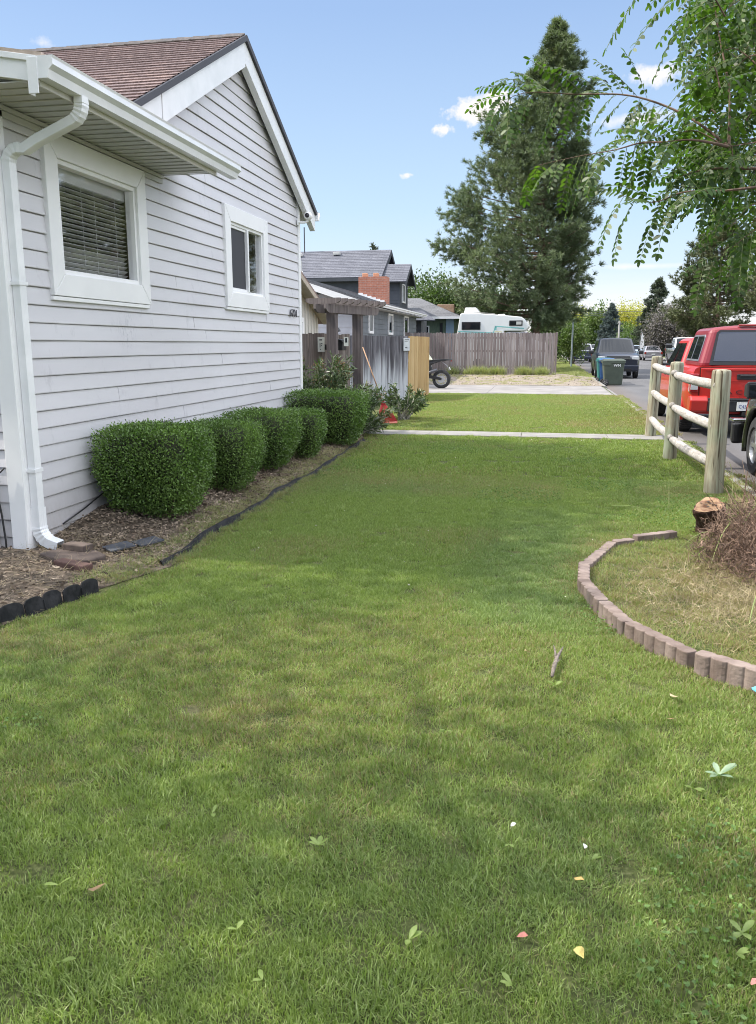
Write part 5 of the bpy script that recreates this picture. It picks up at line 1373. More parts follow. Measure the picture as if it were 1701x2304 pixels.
roof_quad('roof', [(-12.2, 42.6, hz1(-6.05)), (-12.2, EY, hz1(-6.05)), (-9.0, EY, hz1(-9)), (-9.0, 37.5, hz1(-9))], M['shingle_grey'], h1, ch=.17)
mb = MB(); mb.prism([(-6.04, hz1(-6.04)-.055), (-9.0, hz1(-9)-.055), (-9.0, hz1(-9)-.27), (-6.04, hz1(-6.04)-.27)], EY, EY+.04, 1)
mb.build('rake_board', M['white'], h1)
mb = MB(); mb.box((-6.44, EY+.05, 2.80), (-6.07, 42.3, 2.82)); mb.build('soffit', M['soffit'], h1)
mb = MB(); mb.prism(gutter_prof(-6.05, 2.97, .12, .12), EY, 42.4, 1); mb.build('gutter', M['white'], h1)
mb = MB(); mb.tube([(-5.98, 28.55, 2.86), (-5.99, 28.6, 2.74), (-6.36, 28.95, 2.55), (-6.38, 28.96, 2.4), (-6.38, 28.96, .1)], .045, 8); mb.build('downspout', M['white'], h1, smooth=True)
flat_window(h1, 30.3, 31.1, -6.43, 1.9, 2.72, axis='x', mull=0); flat_window(h1, 34.2, 35.2, -6.43, 1.9, 2.75, axis='x', mull=0); flat_window(h1, 38.1, 39.3, -6.43, 1.2, 2.78, axis='x', mull=0)
flat_window(h1, -9.5, -8.6, 28.98, 1.85, 2.8, mull=0, fw=.09); 
ch_ = MB(); ch_.box((-7.98, 35.6, 2.9), (-6.76, 36.3, 4.34)); cn = ch_.build('chimney', M['brick'], h1)
ch_ = MB()
for i in range(6): ch_.box((-7.98+.19*i, 35.57, hz1(-7.98+.19*i)-.28), (-7.98+.19*(i+1), 35.595, hz1(-7.98+.19*i)+.07))
ch_.build('flashing', M['white'], cn)
for x in (-7.75, -7.27): ch_ = MB(); ch_.box((x-.11, 35.8, 4.34), (x+.11, 36.05, 4.50)); ch_.build('chimney_pot', mat('pot_clay_%d' % int(-x*10), (.50, .27, .17), rough=.9), cn, bevel=.02)
# dark two-storey house
h2 = thing('house', 'dark charcoal two-storey house with a large grey shingle roof', 'house', (-10, 47, 0))
def z2(y): return 5.06+.575*(y-45.0)
mb = MB(); mb.box((-18, 45.3, -.1), (-9.1, 51, 5.2)); mb.prism([(45.3, 5.2), (51, 5.2), (48.0, 6.65)], -9.3, -9.1, 0); mb.build('wall', M['charcoal'], h2)
roof_quad('roof', [(-19, 45.0, 5.06), (-8.82, 45.0, 5.06), (-8.82, 48, z2(48)), (-19, 48, z2(48))], M['shingle_grey_dark'], h2, ch=.2)
roof_quad('roof', [(-8.82, 51, 5.06), (-19, 51, 5.06), (-19, 48, z2(48)), (-8.82, 48, z2(48))], M['shingle_grey_dark'], h2, ch=.2)
mb = MB(); mb.box((-19, 44.95, 4.86), (-8.8, 44.99, 5.03)); mb.prism([(45.0, 5.0), (48.0, z2(48)-.06), (51, 5.0), (51, 4.75), (48, z2(48)-.3), (45, 4.75)], -8.84, -8.80, 0); mb.build('fascia', M['charcoal'], h2)
mb = MB(); mb.box((-9.09, 45.21, -.1), (-7.86, 47.9, 4.93)); mb.prism([(45.21, 4.93), (47.9, 4.93), (46.55, 5.75)], -8.0, -7.86, 0); w_ = mb.build('wing_wall', M['charcoal'], h2)
mb = MB(); lap_wall(mb, 'y', 45.2, -8.9, -7.85, 3.0, 4.9, e=.17); mb.build('wing_siding', M['charcoal'], h2, fix=False)
roof_quad('wing_roof', [(-9.1, 44.85, 4.80), (-7.45, 44.85, 4.80), (-7.45, 46.55, 5.85), (-9.1, 46.55, 5.85)], M['shingle_grey_dark'], h2, ch=.2)
roof_quad('wing_roof', [(-7.45, 48.25, 4.80), (-9.1, 48.25, 4.80), (-9.1, 46.55, 5.85), (-7.45, 46.55, 5.85)], M['shingle_grey_dark'], h2, ch=.2)
mb = MB(); mb.prism([(44.85, 4.74), (46.55, 5.79), (48.25, 4.74), (48.25, 4.55), (46.55, 5.57), (44.85, 4.55)], -7.49, -7.44, 0); mb.build('fascia', M['charcoal'], h2)
flat_window(h2, 45.9, 46.95, -7.86, 3.75, 4.75, axis='x', mull=1, fw=.06)
for x, y, z in ((-16.2, 47.3, z2(47.3)), (-14.1, 47.4, z2(47.4)), (-11.9, 47.5, z2(47.5))):
    mb = MB(); mb.box((x-.2, y-.15, z), (x+.2, y+.15, z+.16)); mb.build('roof_vent', M['soffit'], h2, bevel=.02)
mb = MB(); mb.tube([(-13.5, 45.7, 5.4), (-13.5, 45.7, 6.05)], .05, 8); mb.lathe([(.16, 5.42), (.06, 5.5)], (-13.5, 45.7, 0), n=10); mb.build('vent_pipe', M['soffit'], h2)
mb = MB(); mb.tube([(-13.9, 47.8, 6.5), (-13.9, 47.8, 8.1)], .035, 8); mb.build('aerial', M['charcoal'], h2)
# low dark porch roof between
mb = MB(); mb.box((-7.7, 43.0, -.1), (-6.35, 45.1, 2.75)); mb.build('porch_wall', M['charcoal'], h2)
roof_quad('porch_roof', [(-8.3, 42.5, 2.72), (-5.55, 42.5, 2.72), (-6.6, 45.1, 3.3), (-8.3, 45.1, 3.3)], M['shingle_grey_dark'], h2, ch=.2)
# green house with a tan chimney
h3 = thing('house', 'low green boarded house with grey hip roof and pale brick chimney', 'house', (-6.3, 51, 0))
mb = MB(); mb.box((-12, 50.2, -.1), (-5.45, 56, 3.0)); mb.build('wall', M['green_wall'], h3)
mb = MB(); mb.box((-5.9, 50.15, -.1), (-5.43, 50.19, 2.98)); mb.build('blue_wall', M['blue_wall'], h3)
mb = MB(); mb.box((-6.25, 50.13, 1.6), (-6.1, 50.19, 2.75)); mb.build('post', M['black'], h3)
roof_quad('roof', [(-13, 49.6, 3.12), (-4.95, 49.6, 3.12), (-7.9, 53, 4.35), (-13, 53, 4.35)], M['shingle_grey'], h3, ch=.2)
roof_quad('roof', [(-4.95, 49.6, 3.12), (-4.95, 57, 3.12), (-7.9, 53.4, 4.35), (-7.9, 53, 4.35)], M['shingle_grey'], h3, ch=.2)
mb = MB(); mb.box((-13, 49.5, 2.98), (-4.9, 49.58, 3.12)); mb.box((-4.94, 49.5, 2.98), (-4.88, 57, 3.12)); mb.build('gutter', M['white'], h3)
mb = MB(); mb.box((-6.62, 51.6, 3.0), (-5.6, 52.2, 3.9)); mb.build('chimney', M['brick_pale'], h3, bevel=.02)
flat_window(h3, -7.6, -6.9, 50.18, 1.6, 2.6, mull=0)

# ---------------------------------------------------------------- pickup camper behind the fence
M['rv'] = mat('white_fibreglass', (.72, .73, .72), (.78, .79, .78), rough=.3, nscale=1.5)
M['teal'] = mat('teal_stripe', (.20, .52, .50), rough=.4)
rv = thing('camper', 'white pickup camper with teal stripes parked behind the grey picket fence', 'camper', (-3, 47, 0))
def P2(x, y, yy=46.0):  # picture point measured on the camper's side plane -> (x,z)
    return (-4.65+(x-225)*.003775, 3.14-(y-290)*.003915)
out_ = [P2(150, 1050), P2(185, 570), P2(225, 300), P2(240, 288), P2(500, 288), P2(730, 305), P2(940, 322), P2(1100, 338), P2(1150, 372), P2(1215, 468), P2(1160, 525), P2(860, 527), P2(850, 700), P2(850, 1050)]
mb = MB(); mb.prism(out_, 46.0, 48.2, 1); bd = mb.build('body', M['rv'], rv, bevel=.05, seg=3)
mb = MB(); mb.prism([P2(265, 283), P2(285, 203), P2(440, 203), P2(505, 283)], 46.5, 47.5, 1); mb.build('air_conditioner', M['rv'], rv, bevel=.03)
mb = MB(); mb.prism([P2(730, 318), P2(760, 296), P2(850, 292), P2(865, 312)], 46.6, 47.3, 1); mb.build('roof_vent', M['rv'], rv, bevel=.01)
mb = MB(); mb.tube([(P2(235, 290)[0], 46.1, P2(235, 285)[1]), (P2(480, 292)[0], 46.1, P2(480, 276)[1]), (P2(720, 300)[0], 46.1, P2(720, 292)[1])], .018, 6); mb.build('roof_rail', M['found'], rv)
def strip(mb, pts, w, y=45.985):
    for a, b in zip(pts[:-1], pts[1:]):
        a = Vector((a[0], y, a[1])); b = Vector((b[0], y, b[1])); n = (b-a).normalized().cross(Vector((0, 1, 0)))*w/2
        mb.add([a-n, b-n, b+n, a+n], [(0,1,2,3)])
mb = MB(); strip(mb, [P2(200, 530), P2(710, 552), P2(735, 462), P2(1140, 492)], .05); strip(mb, [P2(215, 552), P2(690, 572)], .03); strip(mb, [P2(745, 470), P2(738, 515)], .09); mb.build('stripe', M['teal'], rv)
mb = MB(); strip(mb, [P2(730, 535), P2(830, 537)], .025); strip(mb, [P2(730, 555), P2(825, 557)], .02); mb.build('stripe', mat('yellow_stripe', (.7, .62, .25), rough=.4), rv)
def rwin(a, b, name='window', split=False):
    x0, z1 = P2(*a); x1, z0 = P2(*b); mb = MB(); mb.box((x0, 45.965, z0), (x1, 45.999, z1)); f = mb.build(name, M['black'], rv, bevel=.03)
    mb = MB(); mb.box((x0+.05, 45.955, z0+.05), (x1-.05, 45.964, z1-.05)); mb.build('pane', M['car_glass'], f, bevel=.02)
    if split: mb = MB(); mb.box(((x0+x1)/2+.02, 45.95, z0+.06), (x1-.06, 45.954, z1-.06)); mb.build('shade', M['soffit'], f)
rwin((252, 402), (522, 508)); rwin((930, 385), (1118, 456), split=True)
cabm = mat('white_pickup_paint', (.62, .60, .62), rough=.3)
mb = MB(); mb.prism([P2(860, 1050), P2(862, 560), P2(900, 534), P2(1180, 536), P2(1280, 640), P2(1470, 690), P2(1490, 1050)], 46.1, 48.1, 1); mb.build('cab', cabm, rv, bevel=.06)
mb = MB(); mb.prism([P2(930, 640), P2(945, 550), P2(1050, 550), P2(1055, 640)], 46.06, 46.099, 1); mb.build('cab_window', M['car_glass'], rv)
mb = MB(); mb.prism([P2(1090, 640), P2(1095, 556), P2(1165, 556), P2(1250, 640)], 46.06, 46.099, 1); mb.build('cab_window', M['car_glass'], rv)
for x in (-3.6, -.6):
    mb = MB(); mb.lathe([(.0, 45.98), (.22, 45.98), (.36, 46.0), (.38, 46.03), (.38, 46.22), (.36, 46.25), (.0, 46.25)], (x, 0, .38), axis=1, n=24); mb.build('wheel', M['rubber'], rv, smooth=True)

# ---------------------------------------------------------------- motorcycle on the driveway, tail towards us
mo = thing('motorcycle', 'black motorcycle on the driveway, only its rear half showing past the tan fence', 'motorcycle', (-3.9, 28.5, 0))
M['mtl'] = mat('grey_metal', (.42, .42, .43), rough=.4, metal=.3)
M['cream'] = mat('cream_cloth', (.58, .58, .44), (.68, .67, .54), rough=.8, nscale=6)
Ym = 28.5
def mwheel(x):
    mb = MB(); mb.lathe([(.205, -.06), (.28, -.085), (.312, -.045), (.318, 0), (.312, .045), (.28, .085), (.205, .06), (.20, 0), (.205, -.06)], (x, Ym, .33), axis=1, n=36, cap=False)
    ty = mb.build('wheel', M['rubber'], mo, smooth=True)
    mb = MB(); mb.lathe([(.185, -.045), (.205, -.062), (.205, .062), (.185, .045), (.185, -.045)], (x, Ym, .33), axis=1, n=36, cap=False)
    for k in range(10):
        a = 2*PI*k/10; mb.tube([(x, Ym-.05, .33), (x+.195*math.cos(a), Ym-.05, .33+.195*math.sin(a))], [.014, .012], 6)
    mb.lathe([(.0, -.06), (.05, -.06), (.055, 0), (.05, .06), (.0, .06)], (x, Ym, .33), axis=1, n=16)
    mb.build('rim', M['mtl'], ty)
    mb = MB(); mb.lathe([(.05, -.10), (.12, -.10), (.12, -.092), (.05, -.092)], (x, Ym, .33), axis=1, n=28); mb.build('brake_disc', M['mtl'], ty)
mwheel(-3.48); mwheel(-4.88)
mb = MB(); mb.prism([(-4.25, .42), (-3.5, .30), (-3.44, .34), (-3.5, .39), (-3.95, .50), (-4.25, .56)], Ym-.13, Ym-.08, 1); mb.prism([(-4.25, .42), (-3.5, .30), (-3.44, .34), (-4.25, .56)], Ym+.08, Ym+.12, 1); mb.build('swingarm', M['black'], mo, bevel=.01)
mb = MB(); mb.prism([(-4.5, .78), (-4.15, .72), (-3.85, .82), (-3.50, .93), (-3.12, .985), (-3.10, 1.0), (-3.4, 1.015), (-3.75, .99), (-4.05, .92), (-4.2, .98), (-4.5, 1.05), (-4.72, .98), (-4.75, .86)], Ym-.1, Ym+.1, 1); mb.build('seat_and_tail', M['black'], mo, bevel=.03)
mb = MB(); mb.prism([(-4.7, .30), (-4.1, .32), (-4.05, .75), (-4.6, .80)], Ym-.14, Ym+.14, 1); mb.build('engine', M['black'], mo, bevel=.03)
mb = MB(); mb.prism([(-4.6, .34), (-3.86, .40), (-3.80, .60), (-3.84, .80), (-3.6, .92), (-4.6, .95)], Ym-.13, Ym+.13, 1); mb.build('side_panel', M['black'], mo, bevel=.03)
mb = MB(); mb.tube([(-4.4, Ym-.15, .35), (-4.1, Ym-.17, .42), (-3.9, Ym-.17, .55), (-3.62, Ym-.17, .66)], [.03, .04, .05, .05], 12); mb.build('exhaust', mat('dark_steel', (.12, .12, .13), rough=.35, metal=.7), mo, smooth=True)
mb = MB(); mb.tube([(-3.95, Ym, .5), (-3.85, Ym, .82)], [.045, .045], 10); mb.tube([(-3.5, Ym-.02, .94), (-3.28, Ym-.02, .78), (-3.22, Ym-.02, .62)], .012, 6); mb.build('shock', M['mtl'], mo)
mb = MB(); mb.obox((-3.2, Ym, .70), (.012, .17, .1), Matrix.Rotation(R_(-20), 3, 'Y')); mb.build('number_plate', M['white'], mo)
mb = MB(); mb.box((-3.17, Ym-.06, .93), (-3.13, Ym+.06, .97)); mb.build('tail_light', mat('red_lens', (.35, .02, .02), rough=.2), mo, bevel=.005)
mb = MB(); mb.tube([(-4.86, Ym-.09, .33), (-4.62, Ym-.09, 1.0)], .025, 8); mb.tube([(-4.86, Ym+.09, .33), (-4.62, Ym+.09, 1.0)], .025, 8); mb.tube([(-4.55, Ym-.35, 1.08), (-4.62, Ym, 1.03), (-4.55, Ym+.35, 1.08)], .014, 8); mb.build('fork', M['mtl'], mo)
cl = MB(); cl.add([(-4.25, Ym-.16, .98), (-3.78, Ym-.15, .97), (-3.88, Ym-.1, 1.10), (-4.05, Ym-.04, 1.42), (-4.2, Ym-.03, 1.45), (-4.25, Ym+.16, .98), (-3.80, Ym+.15, .99), (-3.9, Ym+.1, 1.12), (-4.05, Ym+.05, 1.42), (-4.2, Ym+.04, 1.45)],
                  [(0,1,2,3,4),(5,9,8,7,6),(1,6,7,2),(2,7,8,3),(3,8,9,4),(0,5,6,1),(4,9,5,0)])
tag(cl.build('cloth_bundle', M['cream'], bevel=.03), 'cream cloth bundle resting on the motorcycle seat', 'cloth')

# ---------------------------------------------------------------- wheelie bins by the kerb
def wbin(x, y, m, ml, label, rot=0, logo=False):
    t = thing('wheelie_bin', label, 'wheelie bin', (0, 0, 0), None)
    zb = -.118
    mb = MB()   # tapered body: long side along x (handle towards the kerb at -x)
    bt = [(-.30, -.25), (.36, -.25), (.36, .25), (-.30, .25)]; tp = [(-.40, -.32), (.42, -.32), (.42, .32), (-.40, .32)]
    vs = [(a, b, .04) for a, b in bt]+[(a, b, .98) for a, b in tp]
    mb.add(vs, [(0,3,2,1),(4,5,6,7),(0,1,5,4),(1,2,6,5),(2,3,7,6),(3,0,4,7)]); mb.build('body', m, t, bevel=.035, seg=3)
    mb = MB(); mb.box((-.43, -.345, .90), (.45, .345, .96)); mb.box((-.45, -.345, .80), (-.1, -.325, .90)); mb.build('rim', m, t, bevel=.01)
    mb = MB(); mb.add([(-.44, -.35, .985), (.47, -.35, .985), (.47, .35, .985), (-.44, .35, .985), (-.36, -.25, 1.05), (.36, -.25, 1.06), (.36, .25, 1.06), (-.36, .25, 1.05)], [(0,3,2,1),(4,5,6,7),(0,1,5,4),(1,2,6,5),(2,3,7,6),(3,0,4,7)]); mb.build('lid', ml, t, bevel=.02)
    mb = MB(); mb.tube([(-.47, -.2, .96), (-.5, -.2, .99), (-.5, .2, .99), (-.47, .2, .96)], .016, 8); mb.build('handle', m, t)
    for s in (-1, 1):
        mb = MB(); mb.lathe([(.0, s*.30), (.06, s*.30), (.12, s*.30), (.135, s*.31), (.135, s*.345), (.12, s*.355), (.0, s*.345)], (-.30, 0, .135), axis=1, n=24); wl_ = mb.build('wheel', M['rubber'], t, smooth=True)
        mb = MB()
        for k in range(6): a = 2*PI*k/6; mb.obox((-.30+.055*math.cos(a), s*.36, .135+.055*math.sin(a)), (.07, .012, .016), Matrix.Rotation(-a, 3, 'Y'))
        mb.build('hub', M['found'], wl_)
    if logo: text('WM', .15, 'logo', M['white'], t, (.13, -.317, .80), (PI/2-.075, 0, 0), extrude=.004)
    t.location = (x, y, zb); t.rotation_euler[2] = rot; return t
bpy.context.view_layer.update()
wbin(2.64, 34.4, mat('bin_green', (.055, .072, .052), (.075, .095, .07), rough=.5, nscale=4), mat('bin_lid', (.06, .078, .058), rough=.4), 'dark green wheelie bin with a white logo standing in the road by the kerb', .05, True)
wbin(2.52, 35.75, mat('bin_blue', (.02, .07, .20), (.03, .10, .25), rough=.45, nscale=4), mat('bin_blue_lid', (.025, .08, .22), rough=.4), 'blue wheelie bin right behind the dark green one', 1.5)
wbin(2.50, 37.0, mat('bin_teal', (.015, .13, .13), (.02, .17, .16), rough=.45, nscale=4), mat('bin_teal_lid', (.02, .15, .15), rough=.4), 'teal wheelie bin at the back of the three by the kerb', 1.6)
# ---------------------------------------------------------------- vehicles (local frame: rear at y=0, front at +y, ground z=0, centre x=0)
def paint(name, c, coat=1.0, rough=.35, metal=.2): return mat(name, c, tuple(min(1, x*1.08) for x in c), rough=rough, metal=metal, coat=coat, nscale=1)
M['chrome'] = mat('chrome', (.65, .66, .68), rough=.15, metal=1)
M['alloy'] = mat('alloy', (.42, .43, .45), rough=.35, metal=.8)
M['lamp'] = mat('clear_lamp', (.62, .64, .66), rough=.12, metal=.3, coat=1)
M['red_lens'] = mat('red_lamp_lens', (.30, .012, .012), rough=.15, coat=1)
M['under'] = mat('black_underside', (.012, .012, .013), rough=.9)
M['plate'] = mat('plate_white', (.62, .63, .62), rough=.5)
def lower(t, m, L, hw, zb, prof, wheels, ra, rw, bul=.05, sh=.09, nose=.12, tail=.06, crown=.03, name='body', front_drop=0):
    ys = sorted(set([round(L*i/70, 4) for i in range(71)] + [round(w+s*ra*k, 4) for w in wheels for s in (-1, 1) for k in (1.0, .985, .94, .86, .74, .55, .3)] + [.02, .05, .1, L-.02, L-.05, L-.1]))
    ys = [y for y in ys if 0 <= y <= L]
    py = [p[0] for p in prof]; pz = [p[1] for p in prof]
    vs = []; rings = []
    for y in ys:
        zt = float(np.interp(y, py, pz)); w = hw
        if y < .45: w -= tail*(1-y/.45)**2
        if y > L-.7: w -= nose*((y-(L-.7))/.7)**2.2
        z0 = zb
        for yw in wheels:
            if abs(y-yw) < ra: z0 = max(z0, rw+math.sqrt(ra*ra-(y-yw)**2))
        z0 = min(z0, zt-sh-.06)
        half = []
        zm = zb+(zt-zb)*.55
        for k in range(7):
            z = z0+(zt-sh-z0)*k/6; q = (z-zm)/max(.3, zt-zb); half.append((w*(1-bul*(2*q)**2), z))
        x1 = half[-1][0]
        half += [(x1-.018, zt-sh*.45), (x1-.055, zt-sh*.1), (x1-.14, zt+.004), (x1*.5, zt+crown*.8), (0, zt+crown)]
        ring = [(-x, z) for x, z in half] + [(x, z) for x, z in half[:-1][::-1]]
        rings.append(len(vs)); vs += [(x, y, z) for x, z in ring]
    m_ = len(ring); fs = []; mi = []
    for a, b in zip(rings[:-1], rings[1:]):
        for k in range(m_):
            fs.append((a+k, a+(k+1) % m_, b+(k+1) % m_, b+k)); mi.append(1 if k == m_-1 else 0)
    fs += [tuple(range(m_)), tuple(rings[-1]+k for k in range(m_))[::-1]]; mi += [0, 0]
    me = bpy.data.meshes.new(name); me.from_pydata(vs, [], fs)
    o = link(name, me, [m, M['under']], t, smooth=True); me.polygons.foreach_set('material_index', mi)
    me.polygons[-1].use_smooth = False; me.polygons[-2].use_smooth = False
    for p in me.polygons:
        if p.material_index == 1: p.use_smooth = False
    e = o.modifiers.new('edges', 'EDGE_SPLIT'); e.split_angle = R_(38)
    return o
class Cab:
    def __init__(s, yb0, yb1, yt0, yt1, hwb, hwt, zb, zt, crown=.03): s.__dict__.update(locals())
    def side(s, u, v, sx, off=0):
        y = (s.yb0+(s.yb1-s.yb0)*u)*(1-v)+(s.yt0+(s.yt1-s.yt0)*u)*v; x = s.hwb+(s.hwt-s.hwb)*v+off
        return Vector((sx*x, y, s.zb+(s.zt-s.zb)*v))
    def end(s, u, v, fr, off=0):
        x = (s.hwb+(s.hwt-s.hwb)*v)*u; y = (s.yb1*(1-v)+s.yt1*v+off) if fr else (s.yb0*(1-v)+s.yt0*v-off)
        return Vector((x, y, s.zb+(s.zt-s.zb)*v+(s.crown*(1-u*u)*v)))
    def body(s, t, m, name='cabin', bevel=.07):
        mb = MB(); V = []; n = 6
        top = [(-1+2*i/n) for i in range(n+1)]
        vs = [(x*s.hwb, s.yb0, s.zb) for x in (-1, 1)]+[(x*s.hwb, s.yb1, s.zb) for x in (-1, 1)]
        r0 = [(x*s.hwt, s.yt0, s.zt+s.crown*(1-x*x)) for x in top]; r1 = [(x*s.hwt, s.yt1, s.zt+s.crown*(1-x*x)) for x in top]
        vs += r0+r1; a = 4; b = 4+n+1
        fs = [(0, 1, *[a+i for i in range(n, -1, -1)]), (3, 2, *[b+i for i in range(n+1)]), (0, a, b, 2), (1, 3, b+n, a+n)] + [(a+i, a+i+1, b+i+1, b+i) for i in range(n)] + [(0, 2, 3, 1)]
        mb.add(vs, fs); return mb.build(name, m, t, bevel=bevel, seg=3, smooth=False)
    def pane(s, t, pts, which, name, m=None, off=.008, th=.006):
        if which in 'FB' and len(pts) == 4:
            mb = MB(); K = 10; (ua, va), (ub, _), (uc, vc), (ud, _) = pts; vs = []
            for o_ in (off, off-th):
                for k in range(K+1):
                    q = k/K; vs += [s.end(ua+(ub-ua)*q, va, which == 'F', o_), s.end(ud+(uc-ud)*q, vc, which == 'F', o_)]
            n_ = 2*(K+1); fs = []
            for k in range(K): fs += [(2*k, 2*k+2, 2*k+3, 2*k+1), (n_+2*k, n_+2*k+1, n_+2*k+3, n_+2*k+2), (2*k, n_+2*k, n_+2*k+2, 2*k+2), (2*k+1, 2*k+3, n_+2*k+3, n_+2*k+1)]
            fs += [(0, 1, n_+1, n_), (2*K, n_+2*K, n_+2*K+1, 2*K+1)]
            mb.add(vs, fs); return mb.build(name, m or M['car_glass'], t, smooth=False)
        """pts in (u,v); which: 'L','R' side panes, 'F','B' ends"""
        if which in 'LR': f = lambda u, v, o: s.side(u, v, -1 if which == 'L' else 1, o)
        else: f = lambda u, v, o: s.end(u, v, which == 'F', o)
        mb = MB(); n = len(pts); vs = [f(u, v, off) for u, v in pts]+[f(u, v, off-th) for u, v in pts]
        mb.add(vs, [tuple(range(n)), tuple(range(n, 2*n))[::-1]]+[(k, (k+1) % n, n+(k+1) % n, n+k) for k in range(n)])
        return mb.build(name, m or M['car_glass'], t)
def vwheel(t, y, sx, x, rw, wd=.23, spokes=6, rim=.66, cap=None):
    s = sx; mb = MB(); R1 = rw*rim
    mb.lathe([(R1, s*(x-wd)), (rw*.93, s*(x-wd)), (rw*.985, s*(x-wd+.03)), (rw, s*(x-wd*.5)), (rw*.985, s*(x-.03)), (rw*.93, s*(x-.005)), (R1*1.06, s*(x+.004)), (R1, s*(x-.012)), (R1, s*(x-wd))], (0, y, rw), axis=0, n=40, cap=False)
    for k in range(44):
        a = 2*PI*k/44
        for q in (-.3, .3): mb.obox((s*(x-wd*.5+q*wd*.6), y+rw*1.0*math.cos(a), rw+rw*1.0*math.sin(a)), (wd*.42, .026, .012), Matrix.Rotation(a-PI/2, 3, 'X'))
    w_ = mb.build('wheel', M['rubber'], t, smooth=True)
    e = w_.modifiers.new('edges', 'EDGE_SPLIT'); e.split_angle = R_(40)
    mb = MB(); mb.lathe([(R1, s*(x-wd*.9)), (R1, s*(x-.02)), (R1*.94, s*(x-.012)), (R1*.90, s*(x-.05)), (R1*.90, s*(x-wd*.9))], (0, y, rw), axis=0, n=36, cap=False)
    for k in range(spokes):
        a = 2*PI*k/spokes; c = Vector((s*(x-.045), y+R1*.52*math.cos(a), rw+R1*.52*math.sin(a))); mb.obox(c, (.035, R1*.86, R1*.24), Matrix.Rotation(a, 3, 'X'))
    mb.lathe([(0, s*(x-.02)), (R1*.26, s*(x-.025)), (R1*.28, s*(x-.08))], (0, y, rw), axis=0, n=18)
    mb.build('rim', M['alloy'], w_, bevel=.004)
    mb = MB(); mb.lathe([(0, s*(x-.11)), (R1*.9, s*(x-.11)), (R1*.9, s*(x-.12)), (0, s*(x-.12))], (0, y, rw), axis=0, n=24); mb.build('brake', M['under'], w_)
def groove(t, pts, w=.008, name='panel_gap'):
    mb = MB(); mb.tube(pts, w, 5); return mb.build(name, M['under'], t)
def mirror(t, sx, x, y, z, m, s=1.0, name='mirror'):
    mb = MB(); mb.prism([(y-.06*s, z-.09*s), (y+.10*s, z-.07*s), (y+.10*s, z+.06*s), (y-.04*s, z+.10*s)], sx*(x+.05), sx*(x+.27*s), 0); mb.prism([(y-.02, z-.06), (y+.05, z-.06), (y+.04, z-.01), (y, z-.01)], sx*(x-.06), sx*(x+.06), 0)
    r_ = mb.build(name, m, t, bevel=.022, seg=3)
    mb = MB(); mb.prism([(sx*(x+.07), z-.065*s), (sx*(x+.25*s), z-.065*s), (sx*(x+.25*s), z+.065*s), (sx*(x+.07), z+.075*s)], y-.062*s, y-.056*s, 1); mb.build('mirror_glass', M['car_glass'], r_, bevel=.002)
def flare(t, y, sx, x, ra, rw, m, w=.035):
    P = [(sx*x, y+ra*math.cos(a), rw+ra*math.sin(a)) for a in [PI*(-.08+1.16*i/24) for i in range(25)]]; P = [p for p in P if p[2] > .2]
    mb = MB(); mb.tube(P, w, 8, sq=.8); return mb.build('wheel_arch', m, t, smooth=True)

# ---- red pickup with a canopy
RED = paint('bright_red_paint', (.42, .014, .008), metal=.0, coat=.5, rough=.4); RED2 = paint('dull_red_canopy_paint', (.22, .012, .02), coat=.4, rough=.4, metal=.0)
tk = thing('pickup_truck', 'bright red pickup truck with a darker red canopy behind the timber fence', 'pickup truck', (0, 0, 0))
rw = .385; W0, W1_ = 1.18, 4.72
lower(tk, RED, 5.38, .955, .42, [(0, 1.235), (1.75, 1.235), (1.8, 1.20), (3.55, 1.16), (3.75, 1.14), (4.6, 1.10), (5.1, 1.03), (5.3, .9), (5.38, .80)], (W0, W1_), .50, rw, bul=.045)
for y in (W0, W1_):
    for s in (-1, 1): vwheel(tk, y, s, .94, rw, .25); flare(tk, y, s, .93, .50, rw, RED, .04)
# tailgate face
mb = MB(); mb.box((-.765, -.03, .60), (.765, -.002, 1.215)); tg = mb.build('tailgate', RED, tk, bevel=.018, seg=3)
mb = MB(); mb.box((-.776, -.012, .59), (.776, -.001, 1.226)); mb.build('seam', M['under'], tg)
mb = MB(); mb.box((-.69, -.042, 1.17), (.69, -.031, 1.20)); mb.box((-.66, -.036, .70), (.66, -.031, .71)); mb.box((-.66, -.036, .99), (.66, -.031, 1.0)); mb.build('crease', RED, tg, bevel=.004)
mb = MB(); mb.box((-.17, -.05, 1.02), (.17, -.031, 1.115)); hd = mb.build('handle', M['black'], tg, bevel=.01)
mb = MB(); mb.tube([(-.12, -.055, 1.085), (.12, -.055, 1.085)], .017, 8); mb.build('grip', M['black'], hd)
text('T A C O M A', .10, 'lettering', mat('dark_red_relief', (.06, .005, .006), rough=.6), tg, (0, -.034, .80), (PI/2, 0, 0), extrude=.004, sx=1.75)
for s in (-1, 1):
    mb = MB(); mb.box((s*.785, -.035, .79), (s*.935, .12, 1.12)); tl = mb.build('tail_light', M['red_lens'], tk, bevel=.02, seg=3)
    mb = MB(); mb.box((s*.80, -.043, .84), (s*.92, -.03, .93)); mb.build('reversing_lamp', M['lamp'], tl, bevel=.006)
    mb = MB(); mb.box((s*.80, -.040, 1.0), (s*.92, -.03, 1.005)); mb.box((s*.80, -.04, .815), (s*.92, -.03, .82)); mb.build('trim', M['black'], tl)
    mb = MB(); mb.prism([(-.10, .46), (.20, .44), (.20, .72), (-.05, .74), (-.12, .66)], s*.62, s*.925, 0); mb.build('bumper_corner', RED, tk, bevel=.03, seg=3)
mb = MB(); mb.box((-.63, -.13, .47), (.63, .05, .66)); mb.box((-.68, -.08, .655), (.68, -.0, .70)); bp_ = mb.build('bumper', M['black'], tk, bevel=.02)
